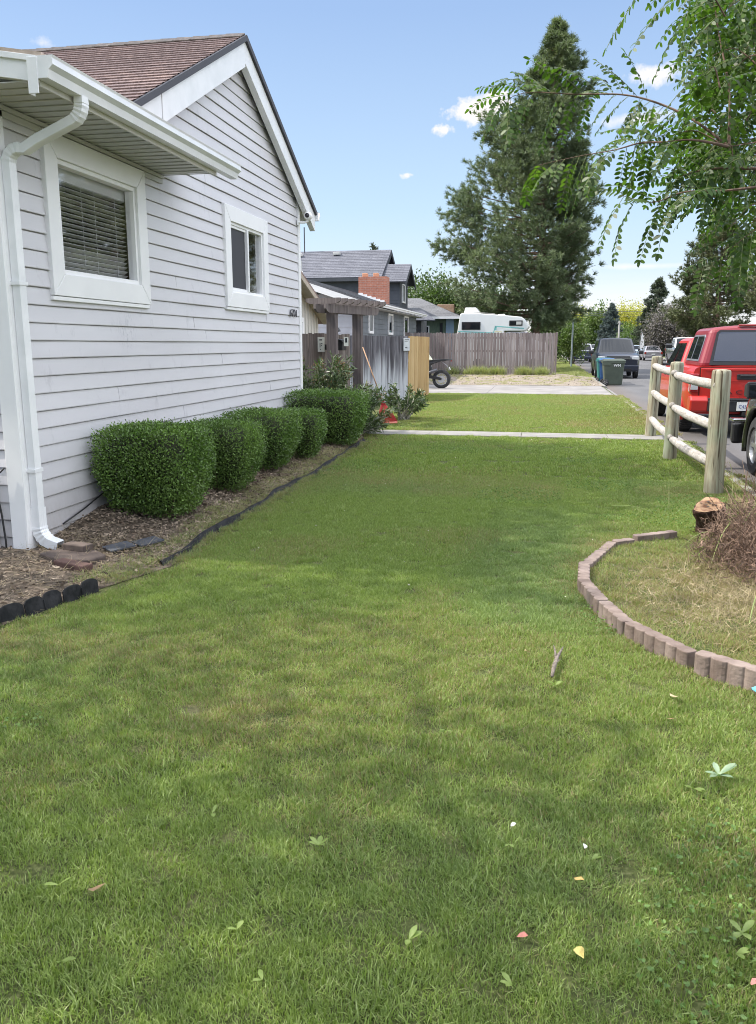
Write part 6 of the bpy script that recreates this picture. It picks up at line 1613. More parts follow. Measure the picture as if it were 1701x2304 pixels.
mb = MB(); mb.box((-.60, -.137, .64), (.60, -.11, .665)); mb.build('bumper_trim', M['chrome'], bp_)
mb = MB(); mb.box((-.155, -.145, .49), (.155, -.133, .635)); pl = mb.build('number_plate', M['plate'], tk, bevel=.004)
text('C43', .085, 'plate_text', mat('plate_blue', (.04, .06, .2), rough=.5), pl, (-.06, -.147, .56), (PI/2, 0, 0), extrude=.001, sx=.9)
mb = MB(); mb.box((-.06, -.16, .40), (.06, .1, .47)); mb.box((-.5, -.03, .36), (.5, .35, .41)); mb.build('tow_hitch', M['under'], tk)
# canopy
cp = Cab(.03, 1.74, .22, 1.64, .80, .62, 1.22, 1.90, .05); cp.body(tk, RED2, 'canopy', .085)
cp.pane(tk, [(-.80, .07), (.80, .07), (.80, .86), (.74, .92), (-.74, .92), (-.80, .86)], 'B', 'canopy_frame', M['black'], off=.012)
cp.pane(tk, [(-.73, .16), (.73, .16), (.74, .83), (.69, .87), (-.69, .87), (-.74, .83)], 'B', 'rear_glass', glassy('canopy_glass', tint=(.035, .037, .05), refl=.12), off=.018)
for wh in 'LR':
    cp.pane(tk, [(.12, .16), (.88, .16), (.90, .26), (.88, .78), (.84, .84), (.16, .84), (.12, .78)], wh, 'side_window_frame', M['alloy'], off=.010)
    cp.pane(tk, [(.15, .21), (.86, .21), (.86, .76), (.83, .80), (.18, .80), (.15, .76)], wh, 'side_window', M['car_glass'], off=.015)
    cp.pane(tk, [(.54, .20), (.56, .20), (.56, .81), (.54, .81)], wh, 'mullion', M['alloy'], off=.02)
mb = MB(); mb.box((-.16, .20, 1.93), (.16, .25, 1.965)); mb.build('brake_light', M['red_lens'], tk, bevel=.01)
# cab
cb = Cab(1.80, 4.02, 2.05, 3.25, .86, .66, 1.13, 1.73, .05); cb.body(tk, RED, 'cab', .08)
for wh in 'LR':
    cb.pane(tk, [(.06, .10), (.46, .10), (.50, .86), (.10, .86)], wh, 'window', off=.009)
    cb.pane(tk, [(.50, .10), (.90, .10), (.93, .86), (.54, .86)], wh, 'window', off=.009)
cb.pane(tk, [(-.86, .1), (.86, .1), (.84, .9), (-.84, .9)], 'F', 'windscreen'); cb.pane(tk, [(-.86, .3), (.86, .3), (.82, .88), (-.82, .88)], 'B', 'rear_window')
for s in (-1, 1):
    mirror(tk, s, .88, 3.62, 1.24, M['black'])
    for y in (1.79, 2.78, 3.85): groove(tk, [(s*.913, y, .5), (s*.938, y, .8), (s*.918, y, 1.08)], .005)
    for y in (1.95, 2.95): mb = MB(); mb.box((s*.925, y, 1.0), (s*.96, y+.17, 1.03)); mb.build('door_handle', RED, tk, bevel=.01)
    groove(tk, [(s*.935, 1.8, .62), (s*.935, 3.8, .62)], .006)
    mb = MB(); mb.box((s*.55, 5.2, .80), (s*.84, 5.36, .94)); mb.build('headlight', M['lamp'], tk, bevel=.02)
mb = MB(); mb.box((-.85, 5.15, .38), (.85, 5.42, .62)); mb.build('bumper', RED, tk, bevel=.05)
mb = MB(); mb.box((-.5, 5.3, .66), (.5, 5.40, .93)); mb.build('grille', M['black'], tk, bevel=.02)
tk.location = (3.44, 15.42, -.12)

# ---- dark olive pickup nearest, only the front left corner in frame
OL = paint('dark_olive_paint', (.022, .026, .016), metal=.35)
dk = thing('pickup_truck', 'dark olive pickup cut by the right edge, front wheel and black bumper showing', 'pickup truck', (0, 0, 0))
rw2 = .365
lower(dk, OL, 5.0, .90, .38, [(0, 1.0), (1.7, 1.0), (3.3, 1.04), (4.2, 1.02), (4.7, .96), (4.93, .84), (5.0, .72)], (1.05, 3.95), .50, rw2, bul=.07, nose=.16)
for y in (1.05, 3.95):
    for s in (-1, 1): vwheel(dk, y, s, .90, rw2, .24, spokes=5, rim=.62); flare(dk, y, s, .875, .50, rw2, OL, .045)
c2 = Cab(1.7, 3.45, 1.9, 2.85, .84, .62, 1.0, 1.6, .04); c2.body(dk, OL, 'cab', .07)
for wh in 'LR': c2.pane(dk, [(.1, .1), (.88, .1), (.9, .85), (.14, .85)], wh, 'window')
c2.pane(dk, [(-.86, .1), (.86, .1), (.84, .9), (-.84, .9)], 'F', 'windscreen')
mb = MB(); mb.prism([(-.98, 4.80), (-.93, 5.12), (-.6, 5.24), (.6, 5.24), (.93, 5.12), (.98, 4.80), (.88, 4.80), (.6, 5.02), (-.6, 5.02), (-.88, 4.80)], .30, .58, 2); mb.build('bumper', M['black'], dk, bevel=.03)
mb = MB(); mb.box((-.965, 4.86, .585), (-.78, 5.1, .63)); mb.box((.78, 4.86, .585), (.965, 5.1, .63)); mb.build('bumper_cap', M['chrome'], dk, bevel=.015)
for s in (-1, 1): mirror(dk, s, .93, 3.15, 1.10, M['black'], 1.05); mb = MB(); mb.box((s*.55, 4.9, .68), (s*.78, 5.02, .82)); mb.build('headlight', M['lamp'], dk, bevel=.02)
dk.location = (3.50, 7.08, -.12)

# ---- generic estate / SUV / saloon
def suv(label, c, loc, face=1, L=4.7, hw=.93, H=1.72, belt=1.02, hood=.98, rw=.35, cat='car', name='parked_car', roofc=None, plate=True, van=0, tow=False, grille=M['black'], zb=.30, shape='suv', tail=True, trunk=None):
    t = thing(name, label, cat, (0, 0, 0), 'cars parked along the street')
    P = c if not isinstance(c, tuple) else paint('paint_%d' % len(bpy.data.materials), c)
    w0, w1 = L*.2, L*.81
    if shape == 'suv': prof = [(0, belt-.05), (.15, belt), (L*.7, belt), (L*.78, hood+.02), (L*.93, hood-.08), (L-.05, hood-.2), (L, hood-.3)]; cb = Cab(.12, L*.76, .42, L*.56, hw*.93, hw*.76, belt-.03, H, .05)
    elif shape == 'saloon': prof = [(0, belt-.14), (.12, belt-.04), (L*.2, belt), (L*.68, belt), (L*.76, hood-.04), (L*.93, hood-.16), (L-.05, hood-.26), (L, hood-.35)]; cb = Cab(L*.10, L*.74, L*.26, L*.55, hw*.91, hw*.68, belt-.03, H, .05)
    else: prof = [(0, belt), (L*.42, belt), (L*.68, belt), (L*.74, hood), (L*.95, hood-.06), (L-.03, hood-.15), (L, hood-.3)]; cb = Cab(L*.36, L*.74, L*.40, L*.60, hw*.92, hw*.76, belt-.03, H, .04)
    lower(t, P, L, hw, zb, prof, (w0, w1), rw*1.25, rw, bul=.06, nose=.14, tail=.1)
    cb.body(t, P if roofc is None else roofc, 'cabin', .06)
    for wh in 'LR':
        if shape == 'pickup': cb.pane(t, [(.06, .08), (.46, .08), (.48, .87), (.08, .87)], wh, 'window'); cb.pane(t, [(.5, .08), (.92, .08), (.94, .87), (.52, .87)], wh, 'window')
        else: cb.pane(t, [(.06, .1), (.30, .1), (.32, .85), (.10, .85)], wh, 'window'); cb.pane(t, [(.33, .1), (.58, .1), (.62, .87), (.35, .87)], wh, 'window'); cb.pane(t, [(.61, .1), (.92, .1), (.96, .87), (.65, .87)], wh, 'window')
    cb.pane(t, [(-.88, .06), (.88, .06), (.86, .91), (-.86, .91)], 'F', 'windscreen'); cb.pane(t, [(-.86, .15), (.86, .15), (.82, .88), (-.82, .88)], 'B', 'rear_window')
    for y in (w0, w1):
        for s in (-1, 1): vwheel(t, y, s, hw-.01, rw, .22, rim=.64)
    for s in (-1, 1):
        mirror(t, s, hw, L*.70, belt+.06 if not tow else belt+.1, M['black'] if not tow else M['black'], 1.0 if not tow else 1.9)
        mb = MB(); mb.prism([(s*(hw-.10), hood-.30), (s*(hw-.10), hood-.12), (s*(hw-.42), hood-.16), (s*(hw-.42), hood-.28)], L-.16, L+.015, 1); mb.build('headlight', M['lamp'], t, bevel=.015)
        mb = MB(); mb.box((s*(hw-.22), -.02, belt-.32), (s*(hw-.03), .10, belt-.10)); mb.build('tail_light', M['red_lens'], t, bevel=.015)
        mb = MB(); mb.lathe([(0, L+.03), (.055, L+.03), (.065, L-.02)], (s*(hw-.28), 0, .50), axis=1, n=14); mb.build('fog_light', M['lamp'], t)
    mb = MB(); mb.box((-hw*.52, L-.06, hood-.32), (hw*.52, L+.02, hood-.13)); g_ = mb.build('grille', M['black'], t, bevel=.015)
    mb = MB(); mb.box((-hw*.52, L+.02, hood-.235), (hw*.52, L+.03, hood-.205)); mb.build('grille_bar', M['chrome'], g_)
    mb = MB(); mb.box((-hw*.93, L-.10, zb+.02), (hw*.93, L+.06, zb+.30)); mb.build('bumper', P, t, bevel=.05, seg=3)
    mb = MB(); mb.box((-hw*.93, -.07, zb+.05), (hw*.93, .1, zb+.28)); mb.build('bumper', P, t, bevel=.05, seg=3)
    mb = MB(); mb.box((-hw*.6, L+.05, zb+.04), (hw*.6, L+.07, zb+.14)); mb.build('air_intake', M['under'], t)
    if plate: mb = MB(); mb.box((-.16, -.085, belt-.42), (.16, -.0, belt-.28)); mb.build('number_plate', M['plate'], t)
    t.location = loc; t.rotation_euler[2] = 0 if face > 0 else PI
    return t
BK = paint('black_blue_paint', (.005, .009, .020), metal=.0, rough=.3, coat=.35)
s1 = suv('black sport utility vehicle facing us behind the wheelie bins', BK, (3.44, 46.9, -.12), face=-1, L=5.2, hw=1.04, H=1.90, belt=1.18, hood=1.20, rw=.40, zb=.34, name='suv', plate=False)
mb = MB()
for s in (-1, 1): mb.tube([(s*.66, 1.0, 1.98), (s*.67, 2.0, 2.0), (s*.66, 2.8, 1.97)], .02, 6)
mb.build('roof_rails', M['black'], s1).matrix_parent_inverse = Matrix.Identity(4)
s2 = suv('navy crossover with a white roof glare parked ahead of the black sport utility vehicle', (.02, .03, .06), (3.35, 78.5, -.12), L=4.5, hw=.92, H=1.66, roofc=paint('roof_glare', (.45, .46, .48)))  # the roof glare is painted in as a pale roof colour
s3 = suv('dark maroon tall vehicle parked just ahead of the navy crossover', (.10, .03, .02), (3.25, 86, -.12), L=4.8, hw=.97, H=1.95, belt=1.15, hood=1.1)
s4 = suv('pale silver van furthest away on the left kerb side', (.42, .44, .47), (3.1, 102, -.12), L=5.0, hw=1.0, H=2.1, belt=1.15, hood=1.1)
s5 = suv('silver grey saloon on the far side of the street, tail towards us', (.26, .25, .27), (10.7, 88.5, -.12), L=4.7, hw=.92, H=1.46, belt=.98, hood=.92, rw=.33, shape='saloon')
s6 = suv('dark heavy pickup with big towing mirrors, half hidden behind the red canopy', (.03, .032, .035), (10.4, 70.5, -.12), face=-1, L=5.9, hw=1.02, H=2.12, belt=1.40, hood=1.38, rw=.42, zb=.45, shape='pickup', tow=True, plate=False, cat='pickup truck', name='pickup_truck', roofc=paint('white_roof', (.6, .6, .62)))
s7 = suv('small pale blue car beyond the silver saloon on the far side', (.30, .36, .42), (10.5, 104, -.12), L=4.3, hw=.88, H=1.5, belt=.98, hood=.92, shape='saloon')
s8 = suv('white car far down the street between the two rows of parked cars', (.55, .56, .58), (8.2, 150, -.12), L=4.5, hw=.9, H=1.55, face=-1)
s9 = suv('dark red car at the far end of the row opposite', (.16, .03, .03), (11.0, 128, -.12), L=4.5, hw=.9, H=1.5)
s10 = suv('dark grey car at the far end of the left row', (.05, .05, .055), (3.4, 122, -.12), L=4.5, hw=.9, H=1.6)
# street furniture
sp_ = thing('sign_post', 'grey-green metal post on the left verge beyond the picket fence', 'post', (1.72, 58, 0))
mb = MB(); mb.tube([(1.72, 58, -.1), (1.72, 58, 3.1)], .055, 10); mb.build('pole', mat('galvanised', (.20, .25, .26), (.28, .33, .34), rough=.6, nscale=5), sp_)
up = thing('utility_pole', 'pale utility pole far off in front of the blue spruce', 'utility pole', (9.0, 118, 0))
mb = MB(); mb.tube([(9.6, 118, 0), (9.6, 118, 4.6)], .12, 8); mb.box((9.3, 117.9, 4.3), (9.9, 118.1, 4.36)); mb.build('pole', mat('pale_pole', (.45, .43, .40), rough=.8), up)
for i, (z, y) in enumerate(((7.3, 150), (6.9, 150.4), (6.55, 150.8))):
    mb = MB(); P = [(-2+4*k, y, z-1.2*math.sin(PI*k/16)*.35) for k in range(17)]; mb.tube(P, .035, 4)
    tag(mb.build('power_line', M['charcoal']), ('topmost', 'middle', 'lowest')[i]+' of the three thin overhead wires crossing the end of the street', 'overhead wire', 'overhead wires')
for x, y, h, lb in ((10.3, 98, 2.9, 'white feather flag beyond the black sport utility vehicle'), (15.2, 88, 3.5, 'white feather flag rising behind the red truck cab')):
    fl = thing('feather_flag', lb, 'flag', (x, y, 0)); mb = MB(); mb.tube([(x, y, 0), (x, y, h*.8), (x+.12, y, h)], .02, 6); mb.build('pole', M['alloy'], fl)
    mb = MB(); mb.prism([(x+.02, h*.35), (x+.5, h*.4), (x+.42, h*.8), (x+.14, h)], y-.01, y+.01, 1); mb.build('sail', M['rv'], fl)
# ---------------------------------------------------------------- trees
M['pine_needle'] = mat('pine_needles', (.115, .155, .08), (.19, .23, .125), rough=.55, nscale=.55, island=.8, trans=.18, contrast=(.38, .62))
M['pine_bark'] = mat('pine_bark', (.10, .065, .05), (.26, .17, .13), rough=.95, nscale=6, vec=(1, 1, .3), bump=1, bscale=12, bdist=.05)
def needle_tufts(C, D, nn, L, W, r, spread=.75):
    """C: tuft centres, D: shoot direction; nn needle bundles per tuft"""
    n = len(C); P = np.repeat(C, nn, 0); A = np.repeat(D, nn, 0)
    d = unit(A*.75 + rdir(len(P), r)*spread)
    P = P - A*(r.random((len(P), 1))*L*.7)
    return quads_blades(P, d, L*r.uniform(.7, 1.2, len(P)), W*r.uniform(.7, 1.3, len(P)), r, tip=.35)
def conifer(name, base, H, prof, label, seed, nb, nt, nn, L, W, m, gz=0, droop=-.05, lean=0, trunk_r=.27, clear=.1, up=.35, cat='tree', kink=.16, group=None, gap=0):
    """prof(t)->crown radius (left,right) at relative height t; limbs carry tufted shoots"""
    r = np.random.default_rng(seed); t = thing(name, label, cat, (*base, 0), group)
    mb = MB(); bx, by = base
    mb.tube([(bx+lean*q*H, by, q*H+(-.1 if q == 0 else 0)) for q in (0, .03, .1, .25, .5, .75, .97)], [trunk_r*1.2, trunk_r, trunk_r*.92, trunk_r*.8, trunk_r*.55, trunk_r*.28, .02], 12)
    mb.build('trunk', M['pine_bark'], t, smooth=True)
    mb = MB(); C = []; D = []
    for i in range(nb):
        q = clear+(1-clear)*(i+r.random())/nb; q = min(q, .995); a = r.uniform(0, 2*PI)
        rl, rr = prof(q); ca = math.cos(a); R0 = (rr if ca > 0 else rl)*abs(ca)**.7 + (rl+rr)/2*(1-abs(ca)**.7)
        R0 *= r.uniform(.72, 1.06)
        if r.random() < .06: R0 *= 1.12
        z0 = q*H; b = Vector((bx+lean*q*H, by, z0)); rise = R0*(up+.25*q)*r.uniform(.6, 1.3)+droop*R0
        e = b+Vector((ca*R0, math.sin(a)*R0, rise)); k_ = b.lerp(e, .5)+Vector((0, 0, -.10*R0))
        pts = [b*(1-s)**2+k_*2*s*(1-s)+e*s*s for s in (0, .25, .5, .75, 1)]
        mb.tube(pts, [max(.02, trunk_r*.28*(1-q)+.015)*f for f in (1, .75, .5, .3, .12)], 5, cap=False)
        n_ = max(3, int(nt*(.25+R0/4.0)))
        s = .30+.72*r.random(n_)**.75; s = np.minimum(s, 1.02)
        for ss in s:
            c = b*(1-ss)**2+k_*2*ss*(1-ss)+e*ss*ss
            w_ = R0*kink*(1.25-ss)+.10
            off = Vector(r.normal(size=3)*[w_, w_, w_*.62]); c = c+off
            if gap and vnoise(np.array([c.x*.9+40]), np.array([c.z*.8+c.y*.7+40]), seed, .9)[0] > gap: continue
            C.append(c); dd = Vector((ca, math.sin(a), .35+.8*q))*.8+off.normalized()*.6; D.append(dd.normalized())
    mb.build('branches', M['pine_bark'], t, smooth=True)
    C = np.array([tuple(c) for c in C]); D = np.array([tuple(d) for d in D])
    link('crown', np_mesh('crown', needle_tufts(C, D, nn, L, W, r), 4), m, t); return t
def pine_prof(q):
    zs = [0, .08, .13, .22, .32, .45, .58, .70, .78, .86, .93, 1.0]
    l = [0, 1.0, 4.8, 6.3, 6.4, 5.6, 4.8, 3.5, 2.4, 1.6, .8, .12]
    r_ = [0, 1.0, 2.9, 3.2, 3.1, 3.0, 2.9, 2.6, 2.3, 1.8, .9, .12]
    return float(np.interp(q, zs, l)), float(np.interp(q, zs, r_))
conifer('pine_tree', (-.75, 52), 19.4, pine_prof, 'tall dense pine tree towering over the camper beyond the picket fence', 61, 330, 36, 30, .26, .030, M['pine_needle'], trunk_r=.30, clear=.14, gap=.72, lean=.036, up=.13)
M['spruce'] = mat('blue_spruce_needles', (.085, .115, .115), (.14, .175, .17), rough=.6, nscale=.4, island=.7, trans=.1)
cone = lambda R, e=1.0: (lambda q: (R*(1-q)**e+.1, R*(1-q)**e+.1))
conifer('spruce_tree', (10.9, 150), 8.3, cone(3.2, .85), 'small blue-grey spruce at the far end of the street', 62, 130, 26, 16, .30, .10, M['spruce'], clear=.03, up=-.05, droop=-.05, trunk_r=.15)
M['dark_needle'] = mat('dark_conifer', (.07, .09, .065), (.12, .14, .09), rough=.6, nscale=.3, island=.8, trans=.12)
conifer('fir_tree', (13.7, 112), 9.6, cone(3.6, .8), 'dark conifer on the far side of the street, left of the mass of pines', 63, 110, 28, 14, .34, .10, M['dark_needle'], clear=.03, up=0, trunk_r=.2)
M['olive_needle'] = mat('olive_pine_needles', (.09, .11, .055), (.16, .175, .085), rough=.6, nscale=.3, island=.8, trans=.15)
def big_pine(x, y, H, R, seed, label, cl=.16, rt=.4): conifer('pine_tree', (x, y), H, lambda q: (R*min(1, (q-cl+.06)*5)*(1-q)**.5+.3,)*2, label, seed, 150, 30, 16, .30, .055, M['olive_needle'], clear=cl, up=.15, trunk_r=rt, group='pines across the street')
big_pine(15.6, 84, 12.5, 5.2, 64, 'olive green pine across the street, second from the dark conifer')
big_pine(17.5, 62, 14.5, 6.0, 65, 'large open pine across the street behind the red truck cab', .18)
big_pine(17.0, 45, 15.0, 5.6, 66, 'nearest tall pine across the street, its dark trunk above the red canopy', .22)
big_pine(24, 58, 16, 7, 67, 'pine across the street at the right edge behind the locust leaves', .15)

def leafy(name, base, H, blobs, label, seed, nleaf, ls, m, trunk_r=.18, cat='tree', group=None, inner=.55, limbs=True, bark=None):
    """broadleaf crown: blobs (x,y,z,rx,ry,rz) relative to base filled with clustered leaves"""
    r = np.random.default_rng(seed); t = thing(name, label, cat, (*base, 0), group); P = []; Dn = []
    tot = sum(b[3]*b[4]+b[3]*b[5] for b in blobs)
    mb = MB(); top = (blobs[0][0]*.2+base[0], blobs[0][1]*.2+base[1], min(b[2]-b[5]*.6 for b in blobs))
    mb.tube([(base[0], base[1], -.1), ((base[0]+top[0])/2, (base[1]+top[1])/2, top[2]*.5), top], [trunk_r*1.15, trunk_r*.9, trunk_r*.75], 12); mb.build('trunk', bark or M['bark'], t, smooth=True)
    mb = MB()
    for b in blobs:
        c = np.array([base[0]+b[0], base[1]+b[1], b[2]]); n = int(nleaf*(b[3]*b[4]+b[3]*b[5])/tot)
        if limbs: mb.tube([top, tuple((np.array(top)+c)/2+r.normal(size=3)*.15), tuple(c)], [trunk_r*.5, trunk_r*.3, trunk_r*.12], 7)
        ncl = max(10, n//26); d = unit(r.normal(size=(ncl, 3))); cc = c+d*(inner+(1-inner)*r.random((ncl, 1))**.6)*np.array(b[3:6])*(1+.16*r.normal(size=(ncl, 1)))
        k = r.integers(0, ncl, n); sz = ls*2.6; P.append(cc[k]+r.normal(size=(n, 3))*sz*.8); Dn.append(unit(d[k]*.5+rdir(n, r)*.9+[0, 0, -.15]))
        if limbs:
            for q in cc[:: max(1, ncl//14)]: mb.tube([tuple(c), tuple(q)], [trunk_r*.11, .006], 5, cap=False)
    if limbs: mb.build('branches', bark or M['bark'], t, smooth=True)
    P = np.concatenate(P); D = np.concatenate(Dn)
    link('crown', np_mesh('crown', leaves(P, D, ls*r.uniform(.7, 1.3, len(P)), ls*.6, r, fold=.2), 6), m, t); return t
M['leaf_yellow'] = mat('yellow_green_leaves', (.30, .30, .05), (.45, .40, .07), rough=.6, nscale=.2, island=.6, trans=.4)
M['leaf_green'] = mat('mid_green_leaves', (.07, .12, .025), (.12, .17, .045), rough=.5, nscale=.4, island=.8, trans=.3)
M['leaf_dark'] = mat('dark_green_leaves', (.06, .10, .03), (.10, .15, .045), rough=.5, nscale=.4, island=.9, trans=.25)
M['leaf_grey'] = mat('purplish_grey_leaves', (.12, .11, .11), (.19, .17, .17), rough=.7, nscale=.4, island=.8, trans=.2)
def simple(x, y, H, R, m, label, seed, n=5000, ls=.3, name='leafy_tree', group='trees at the end of the street'):
    leafy(name, (x, y), H, [(0, 0, H*.58, R, R, H*.38), (R*.35, 0, H*.45, R*.6, R*.6, H*.3), (-R*.4, 0, H*.42, R*.6, R*.6, H*.3)], label, seed, int(n*1.8), ls*1.15, m, group=group, inner=.25)
simple(6.4, 190, 9.5, 3.6, M['leaf_yellow'], 'sunlit yellow tree just right of the tall pine, far down the street', 71)
simple(10.5, 200, 8.5, 3.4, M['leaf_yellow'], 'sunlit yellow-green tree hidden behind the green tree left of the spruce', 72)
simple(9.4, 165, 8.6, 2.2, M['leaf_green'], 'green tree immediately left of the blue-grey spruce', 73)
simple(17.5, 200, 10.5, 3.2, M['leaf_yellow'], 'sunlit yellow tree right of the blue-grey spruce', 74)
simple(22, 215, 11.5, 4.0, M['leaf_yellow'], 'second sunlit yellow tree right of the spruce, next to the dark conifer', 75)
simple(14.5, 170, 5.2, 3.0, M['leaf_green'], 'low rounded green tree at the foot of the blue-grey spruce', 76)
simple(13.0, 92, 5.6, 2.6, M['leaf_grey'], 'rounded purplish grey tree below the dark conifer', 77, n=9000, ls=.16, group=None)
simple(11.9, 125, 3.2, 2.2, M['leaf_green'], 'low green shrub behind the silver saloon', 78, n=3000, ls=.2)
simple(2.2, 140, 5.5, 2.6, M['leaf_dark'], 'dark tree behind the grey sign post', 79, n=4000, ls=.25)
simple(.6, 75, 4.2, 1.8, M['leaf_dark'], 'dark bush under the right side of the tall pine', 80, n=6000, ls=.14)
simple(2.0, 66, 3.6, .9, M['leaf_green'], 'thin green bush beside the end of the picket fence', 81, n=3000, ls=.12)
simple(-7.4, 62, 6.6, 2.4, M['leaf_dark'], 'dark green tree between the charcoal house and the tall pine, left one', 82, n=11000, ls=.16, group='trees behind the houses')
simple(-4.6, 66, 6.0, 2.4, M['leaf_dark'], 'dark green tree behind the pale brick chimney', 83, n=11000, ls=.16, group='trees behind the houses')
simple(-9.9, 64, 6.6, 2.2, M['leaf_dark'], 'dark green tree tucked behind the end of the charcoal house', 84, n=8000, ls=.16, group='trees behind the houses')
conifer('fir_tree', (-16.4, 80), 10.8, cone(1.6, .8), 'tiny conifer tip showing over the ridge of the charcoal house', 85, 60, 14, 12, .3, .08, M['dark_needle'], clear=.1, trunk_r=.15)
def far_mass(name, label, x0, x1, y, h, n, ls, m, seed):
    r = np.random.default_rng(seed); x = r.uniform(x0, x1, n); prof_ = h*(.35+.65*vnoise(x*.16+seed, x*0+seed, seed, 1.0)); z = prof_*r.random(n)**.6
    P = np.stack([x, y+r.uniform(-4, 4, n), z], 1); o = link(name, np_mesh(name, leaves(P, rdir(n, r), ls*r.uniform(.6, 1.3, n), ls*.6, r), 6), m); tag(o, kind='stuff'); return o
far_mass('far_trees', '', -70, 12, 260, 9, 16000, .8, M['leaf_dark'], 90); far_mass('far_trees', '', 8, 110, 240, 11, 20000, .8, M['leaf_green'], 91)
far_mass('far_trees', '', -60, 70, -55, 12, 14000, .8, M['leaf_dark'], 94)
far_mass('undergrowth', '', 13.2, 34, 120, 4.5, 9000, .3, M['leaf_dark'], 92)
far_mass('undergrowth', '', 13.5, 40, 74, 3.6, 9000, .22, M['leaf_green'], 93)

# ---------------------------------------------------------------- black locust hanging in from the right
M['locust'] = mat('locust_leaflet', (.042, .088, .017), (.085, .145, .028), rough=.45, nscale=2.0, island=.9, trans=.5)
M['rachis'] = mat('locust_stalk', (.14, .18, .05), rough=.6)
M['locust_bark'] = mat('locust_twig_bark', (.10, .06, .045), (.17, .11, .08), rough=.9, nscale=9)
lt_ = thing('locust_tree', 'locust tree whose feathery leaves hang into the upper right corner', 'tree', (2.6, 1.4, 0))
r = np.random.default_rng(99)
def cam_ray(px, py, dist):
    """point at a distance from the viewpoint, used only to lay out the branch skeleton"""
    f = 1850.; p = math.atan(377/f); a = R_(11.3215)
    H_ = Vector((-math.sin(a), math.cos(a), 0)); Rr = Vector((math.cos(a), math.sin(a), 0)); F = H_*math.cos(p)-Vector((0, 0, math.sin(p))); U = H_*math.sin(p)+Vector((0, 0, math.cos(p)))
    d = (Rr*(px-850.5)+U*(1152-py)+F*f)/f
    return Vector((0, 0, 1.5))+d*dist
def spline(P, n=14):
    P = [Vector(p) for p in P]; out = []
    for i in range(len(P)-1):
        p0 = P[max(0, i-1)]; p1 = P[i]; p2 = P[i+1]; p3 = P[min(len(P)-1, i+2)]
        for k in range(n):
            t = k/n; out.append(.5*((2*p1)+(p2-p0)*t+(2*p0-5*p1+4*p2-p3)*t*t+(3*p1-p0-3*p2+p3)*t*t*t))
    out.append(P[-1]); return out
twigs = MB(); stalk = MB(); LV = []
def leaflet_geo(c, d, L, W, nrm):
    s = d.cross(nrm).normalized(); pr = [(0, 0), (.18, .38), (.5, .5), (.82, .38), (1, .0), (.82, -.38), (.5, -.5), (.18, -.38)]
    return [tuple(c+d*L*a+s*W*b+nrm*(W*.22*abs(b)*2-.10*L*a*a)) for a, b in pr]
def compound(base, d0, n, Ls, hang=.9):
    """pinnate leaf: drooping rachis with n pairs of oval leaflets and one at the tip"""
    d = Vector(d0).normalized(); p = Vector(base); pts = [p.copy()]; step = Ls*.74
    side0 = d.cross(Vector((0, 0, 1))); side0 = side0.normalized() if side0.length > .1 else Vector((1, 0, 0))
    roll = r.uniform(-.7, .7)
    for i in range(n+1):
        d = (d+Vector((0, 0, -.10*hang))+Vector(r.normal(size=3)*.03)).normalized(); p = p+d*step*(1.6 if i == 0 else 1); pts.append(p.copy())
        s = d.cross(Vector((0, 0, 1))); s = s.normalized() if s.length > .1 else side0
        s = (Matrix.Rotation(roll, 3, d) @ s); side0 = s; nn = s.cross(d).normalized()
        sz = Ls*(.75+.35*math.sin(PI*min(1, (i+1.2)/(n+1))))*r.uniform(.88, 1.1)
        for q in (-1, 1):
            if r.random() < .04: continue
            ld = (s*q+d*.32+Vector((0, 0, -.45*hang))+Vector(r.normal(size=3)*.13)).normalized()
            nr = (nn+Vector(r.normal(size=3)*.22)); nr = (nr-ld*nr.dot(ld)).normalized(); LV.append(leaflet_geo(p+ld*.004, ld, sz, sz*.50, nr))
    LV.append(leaflet_geo(p, d, Ls, Ls*.48, (nn-d*nn.dot(d)).normalized()))
    stalk.tube(pts, [.0017]*(len(pts)-1)+[.0009], 4, cap=False)
def branch(P, r0, nl, n=(6, 9), Ls=.043, start=.12, both=True, dens=1.0):
    S = spline(P); m = len(S); twigs.tube(S, [max(.0015, r0*(1-.9*i/m)) for i in range(m)], 6)
    for k in range(int(nl*dens)):
        t = start+(1-start)*(k+r.random())/nl; i = min(m-2, int(t*(m-1))); c = S[i].lerp(S[i+1], r.random()); ax = (S[i+1]-S[i]).normalized()
        sd = Vector(unit(r.normal(size=3))); sd = (sd-ax*sd.dot(ax)).normalized()
        compound(c, ax*.45+sd*.75+Vector((0, 0, -.25)), int(r.integers(n[0], n[1]+1)), Ls*r.uniform(.85, 1.12))
    return S
CR = cam_ray
T0 = Vector((2.6, 1.4, -.1))
tr = MB(); tr.tube([T0, (2.58, 1.45, 1.2), (2.5, 1.6, 2.4), (2.35, 1.9, 3.2)], [.2, .17, .15, .12], 14); tr.build('trunk', M['bark'], lt_, smooth=True)
fork = Vector((2.35, 1.9, 3.2))
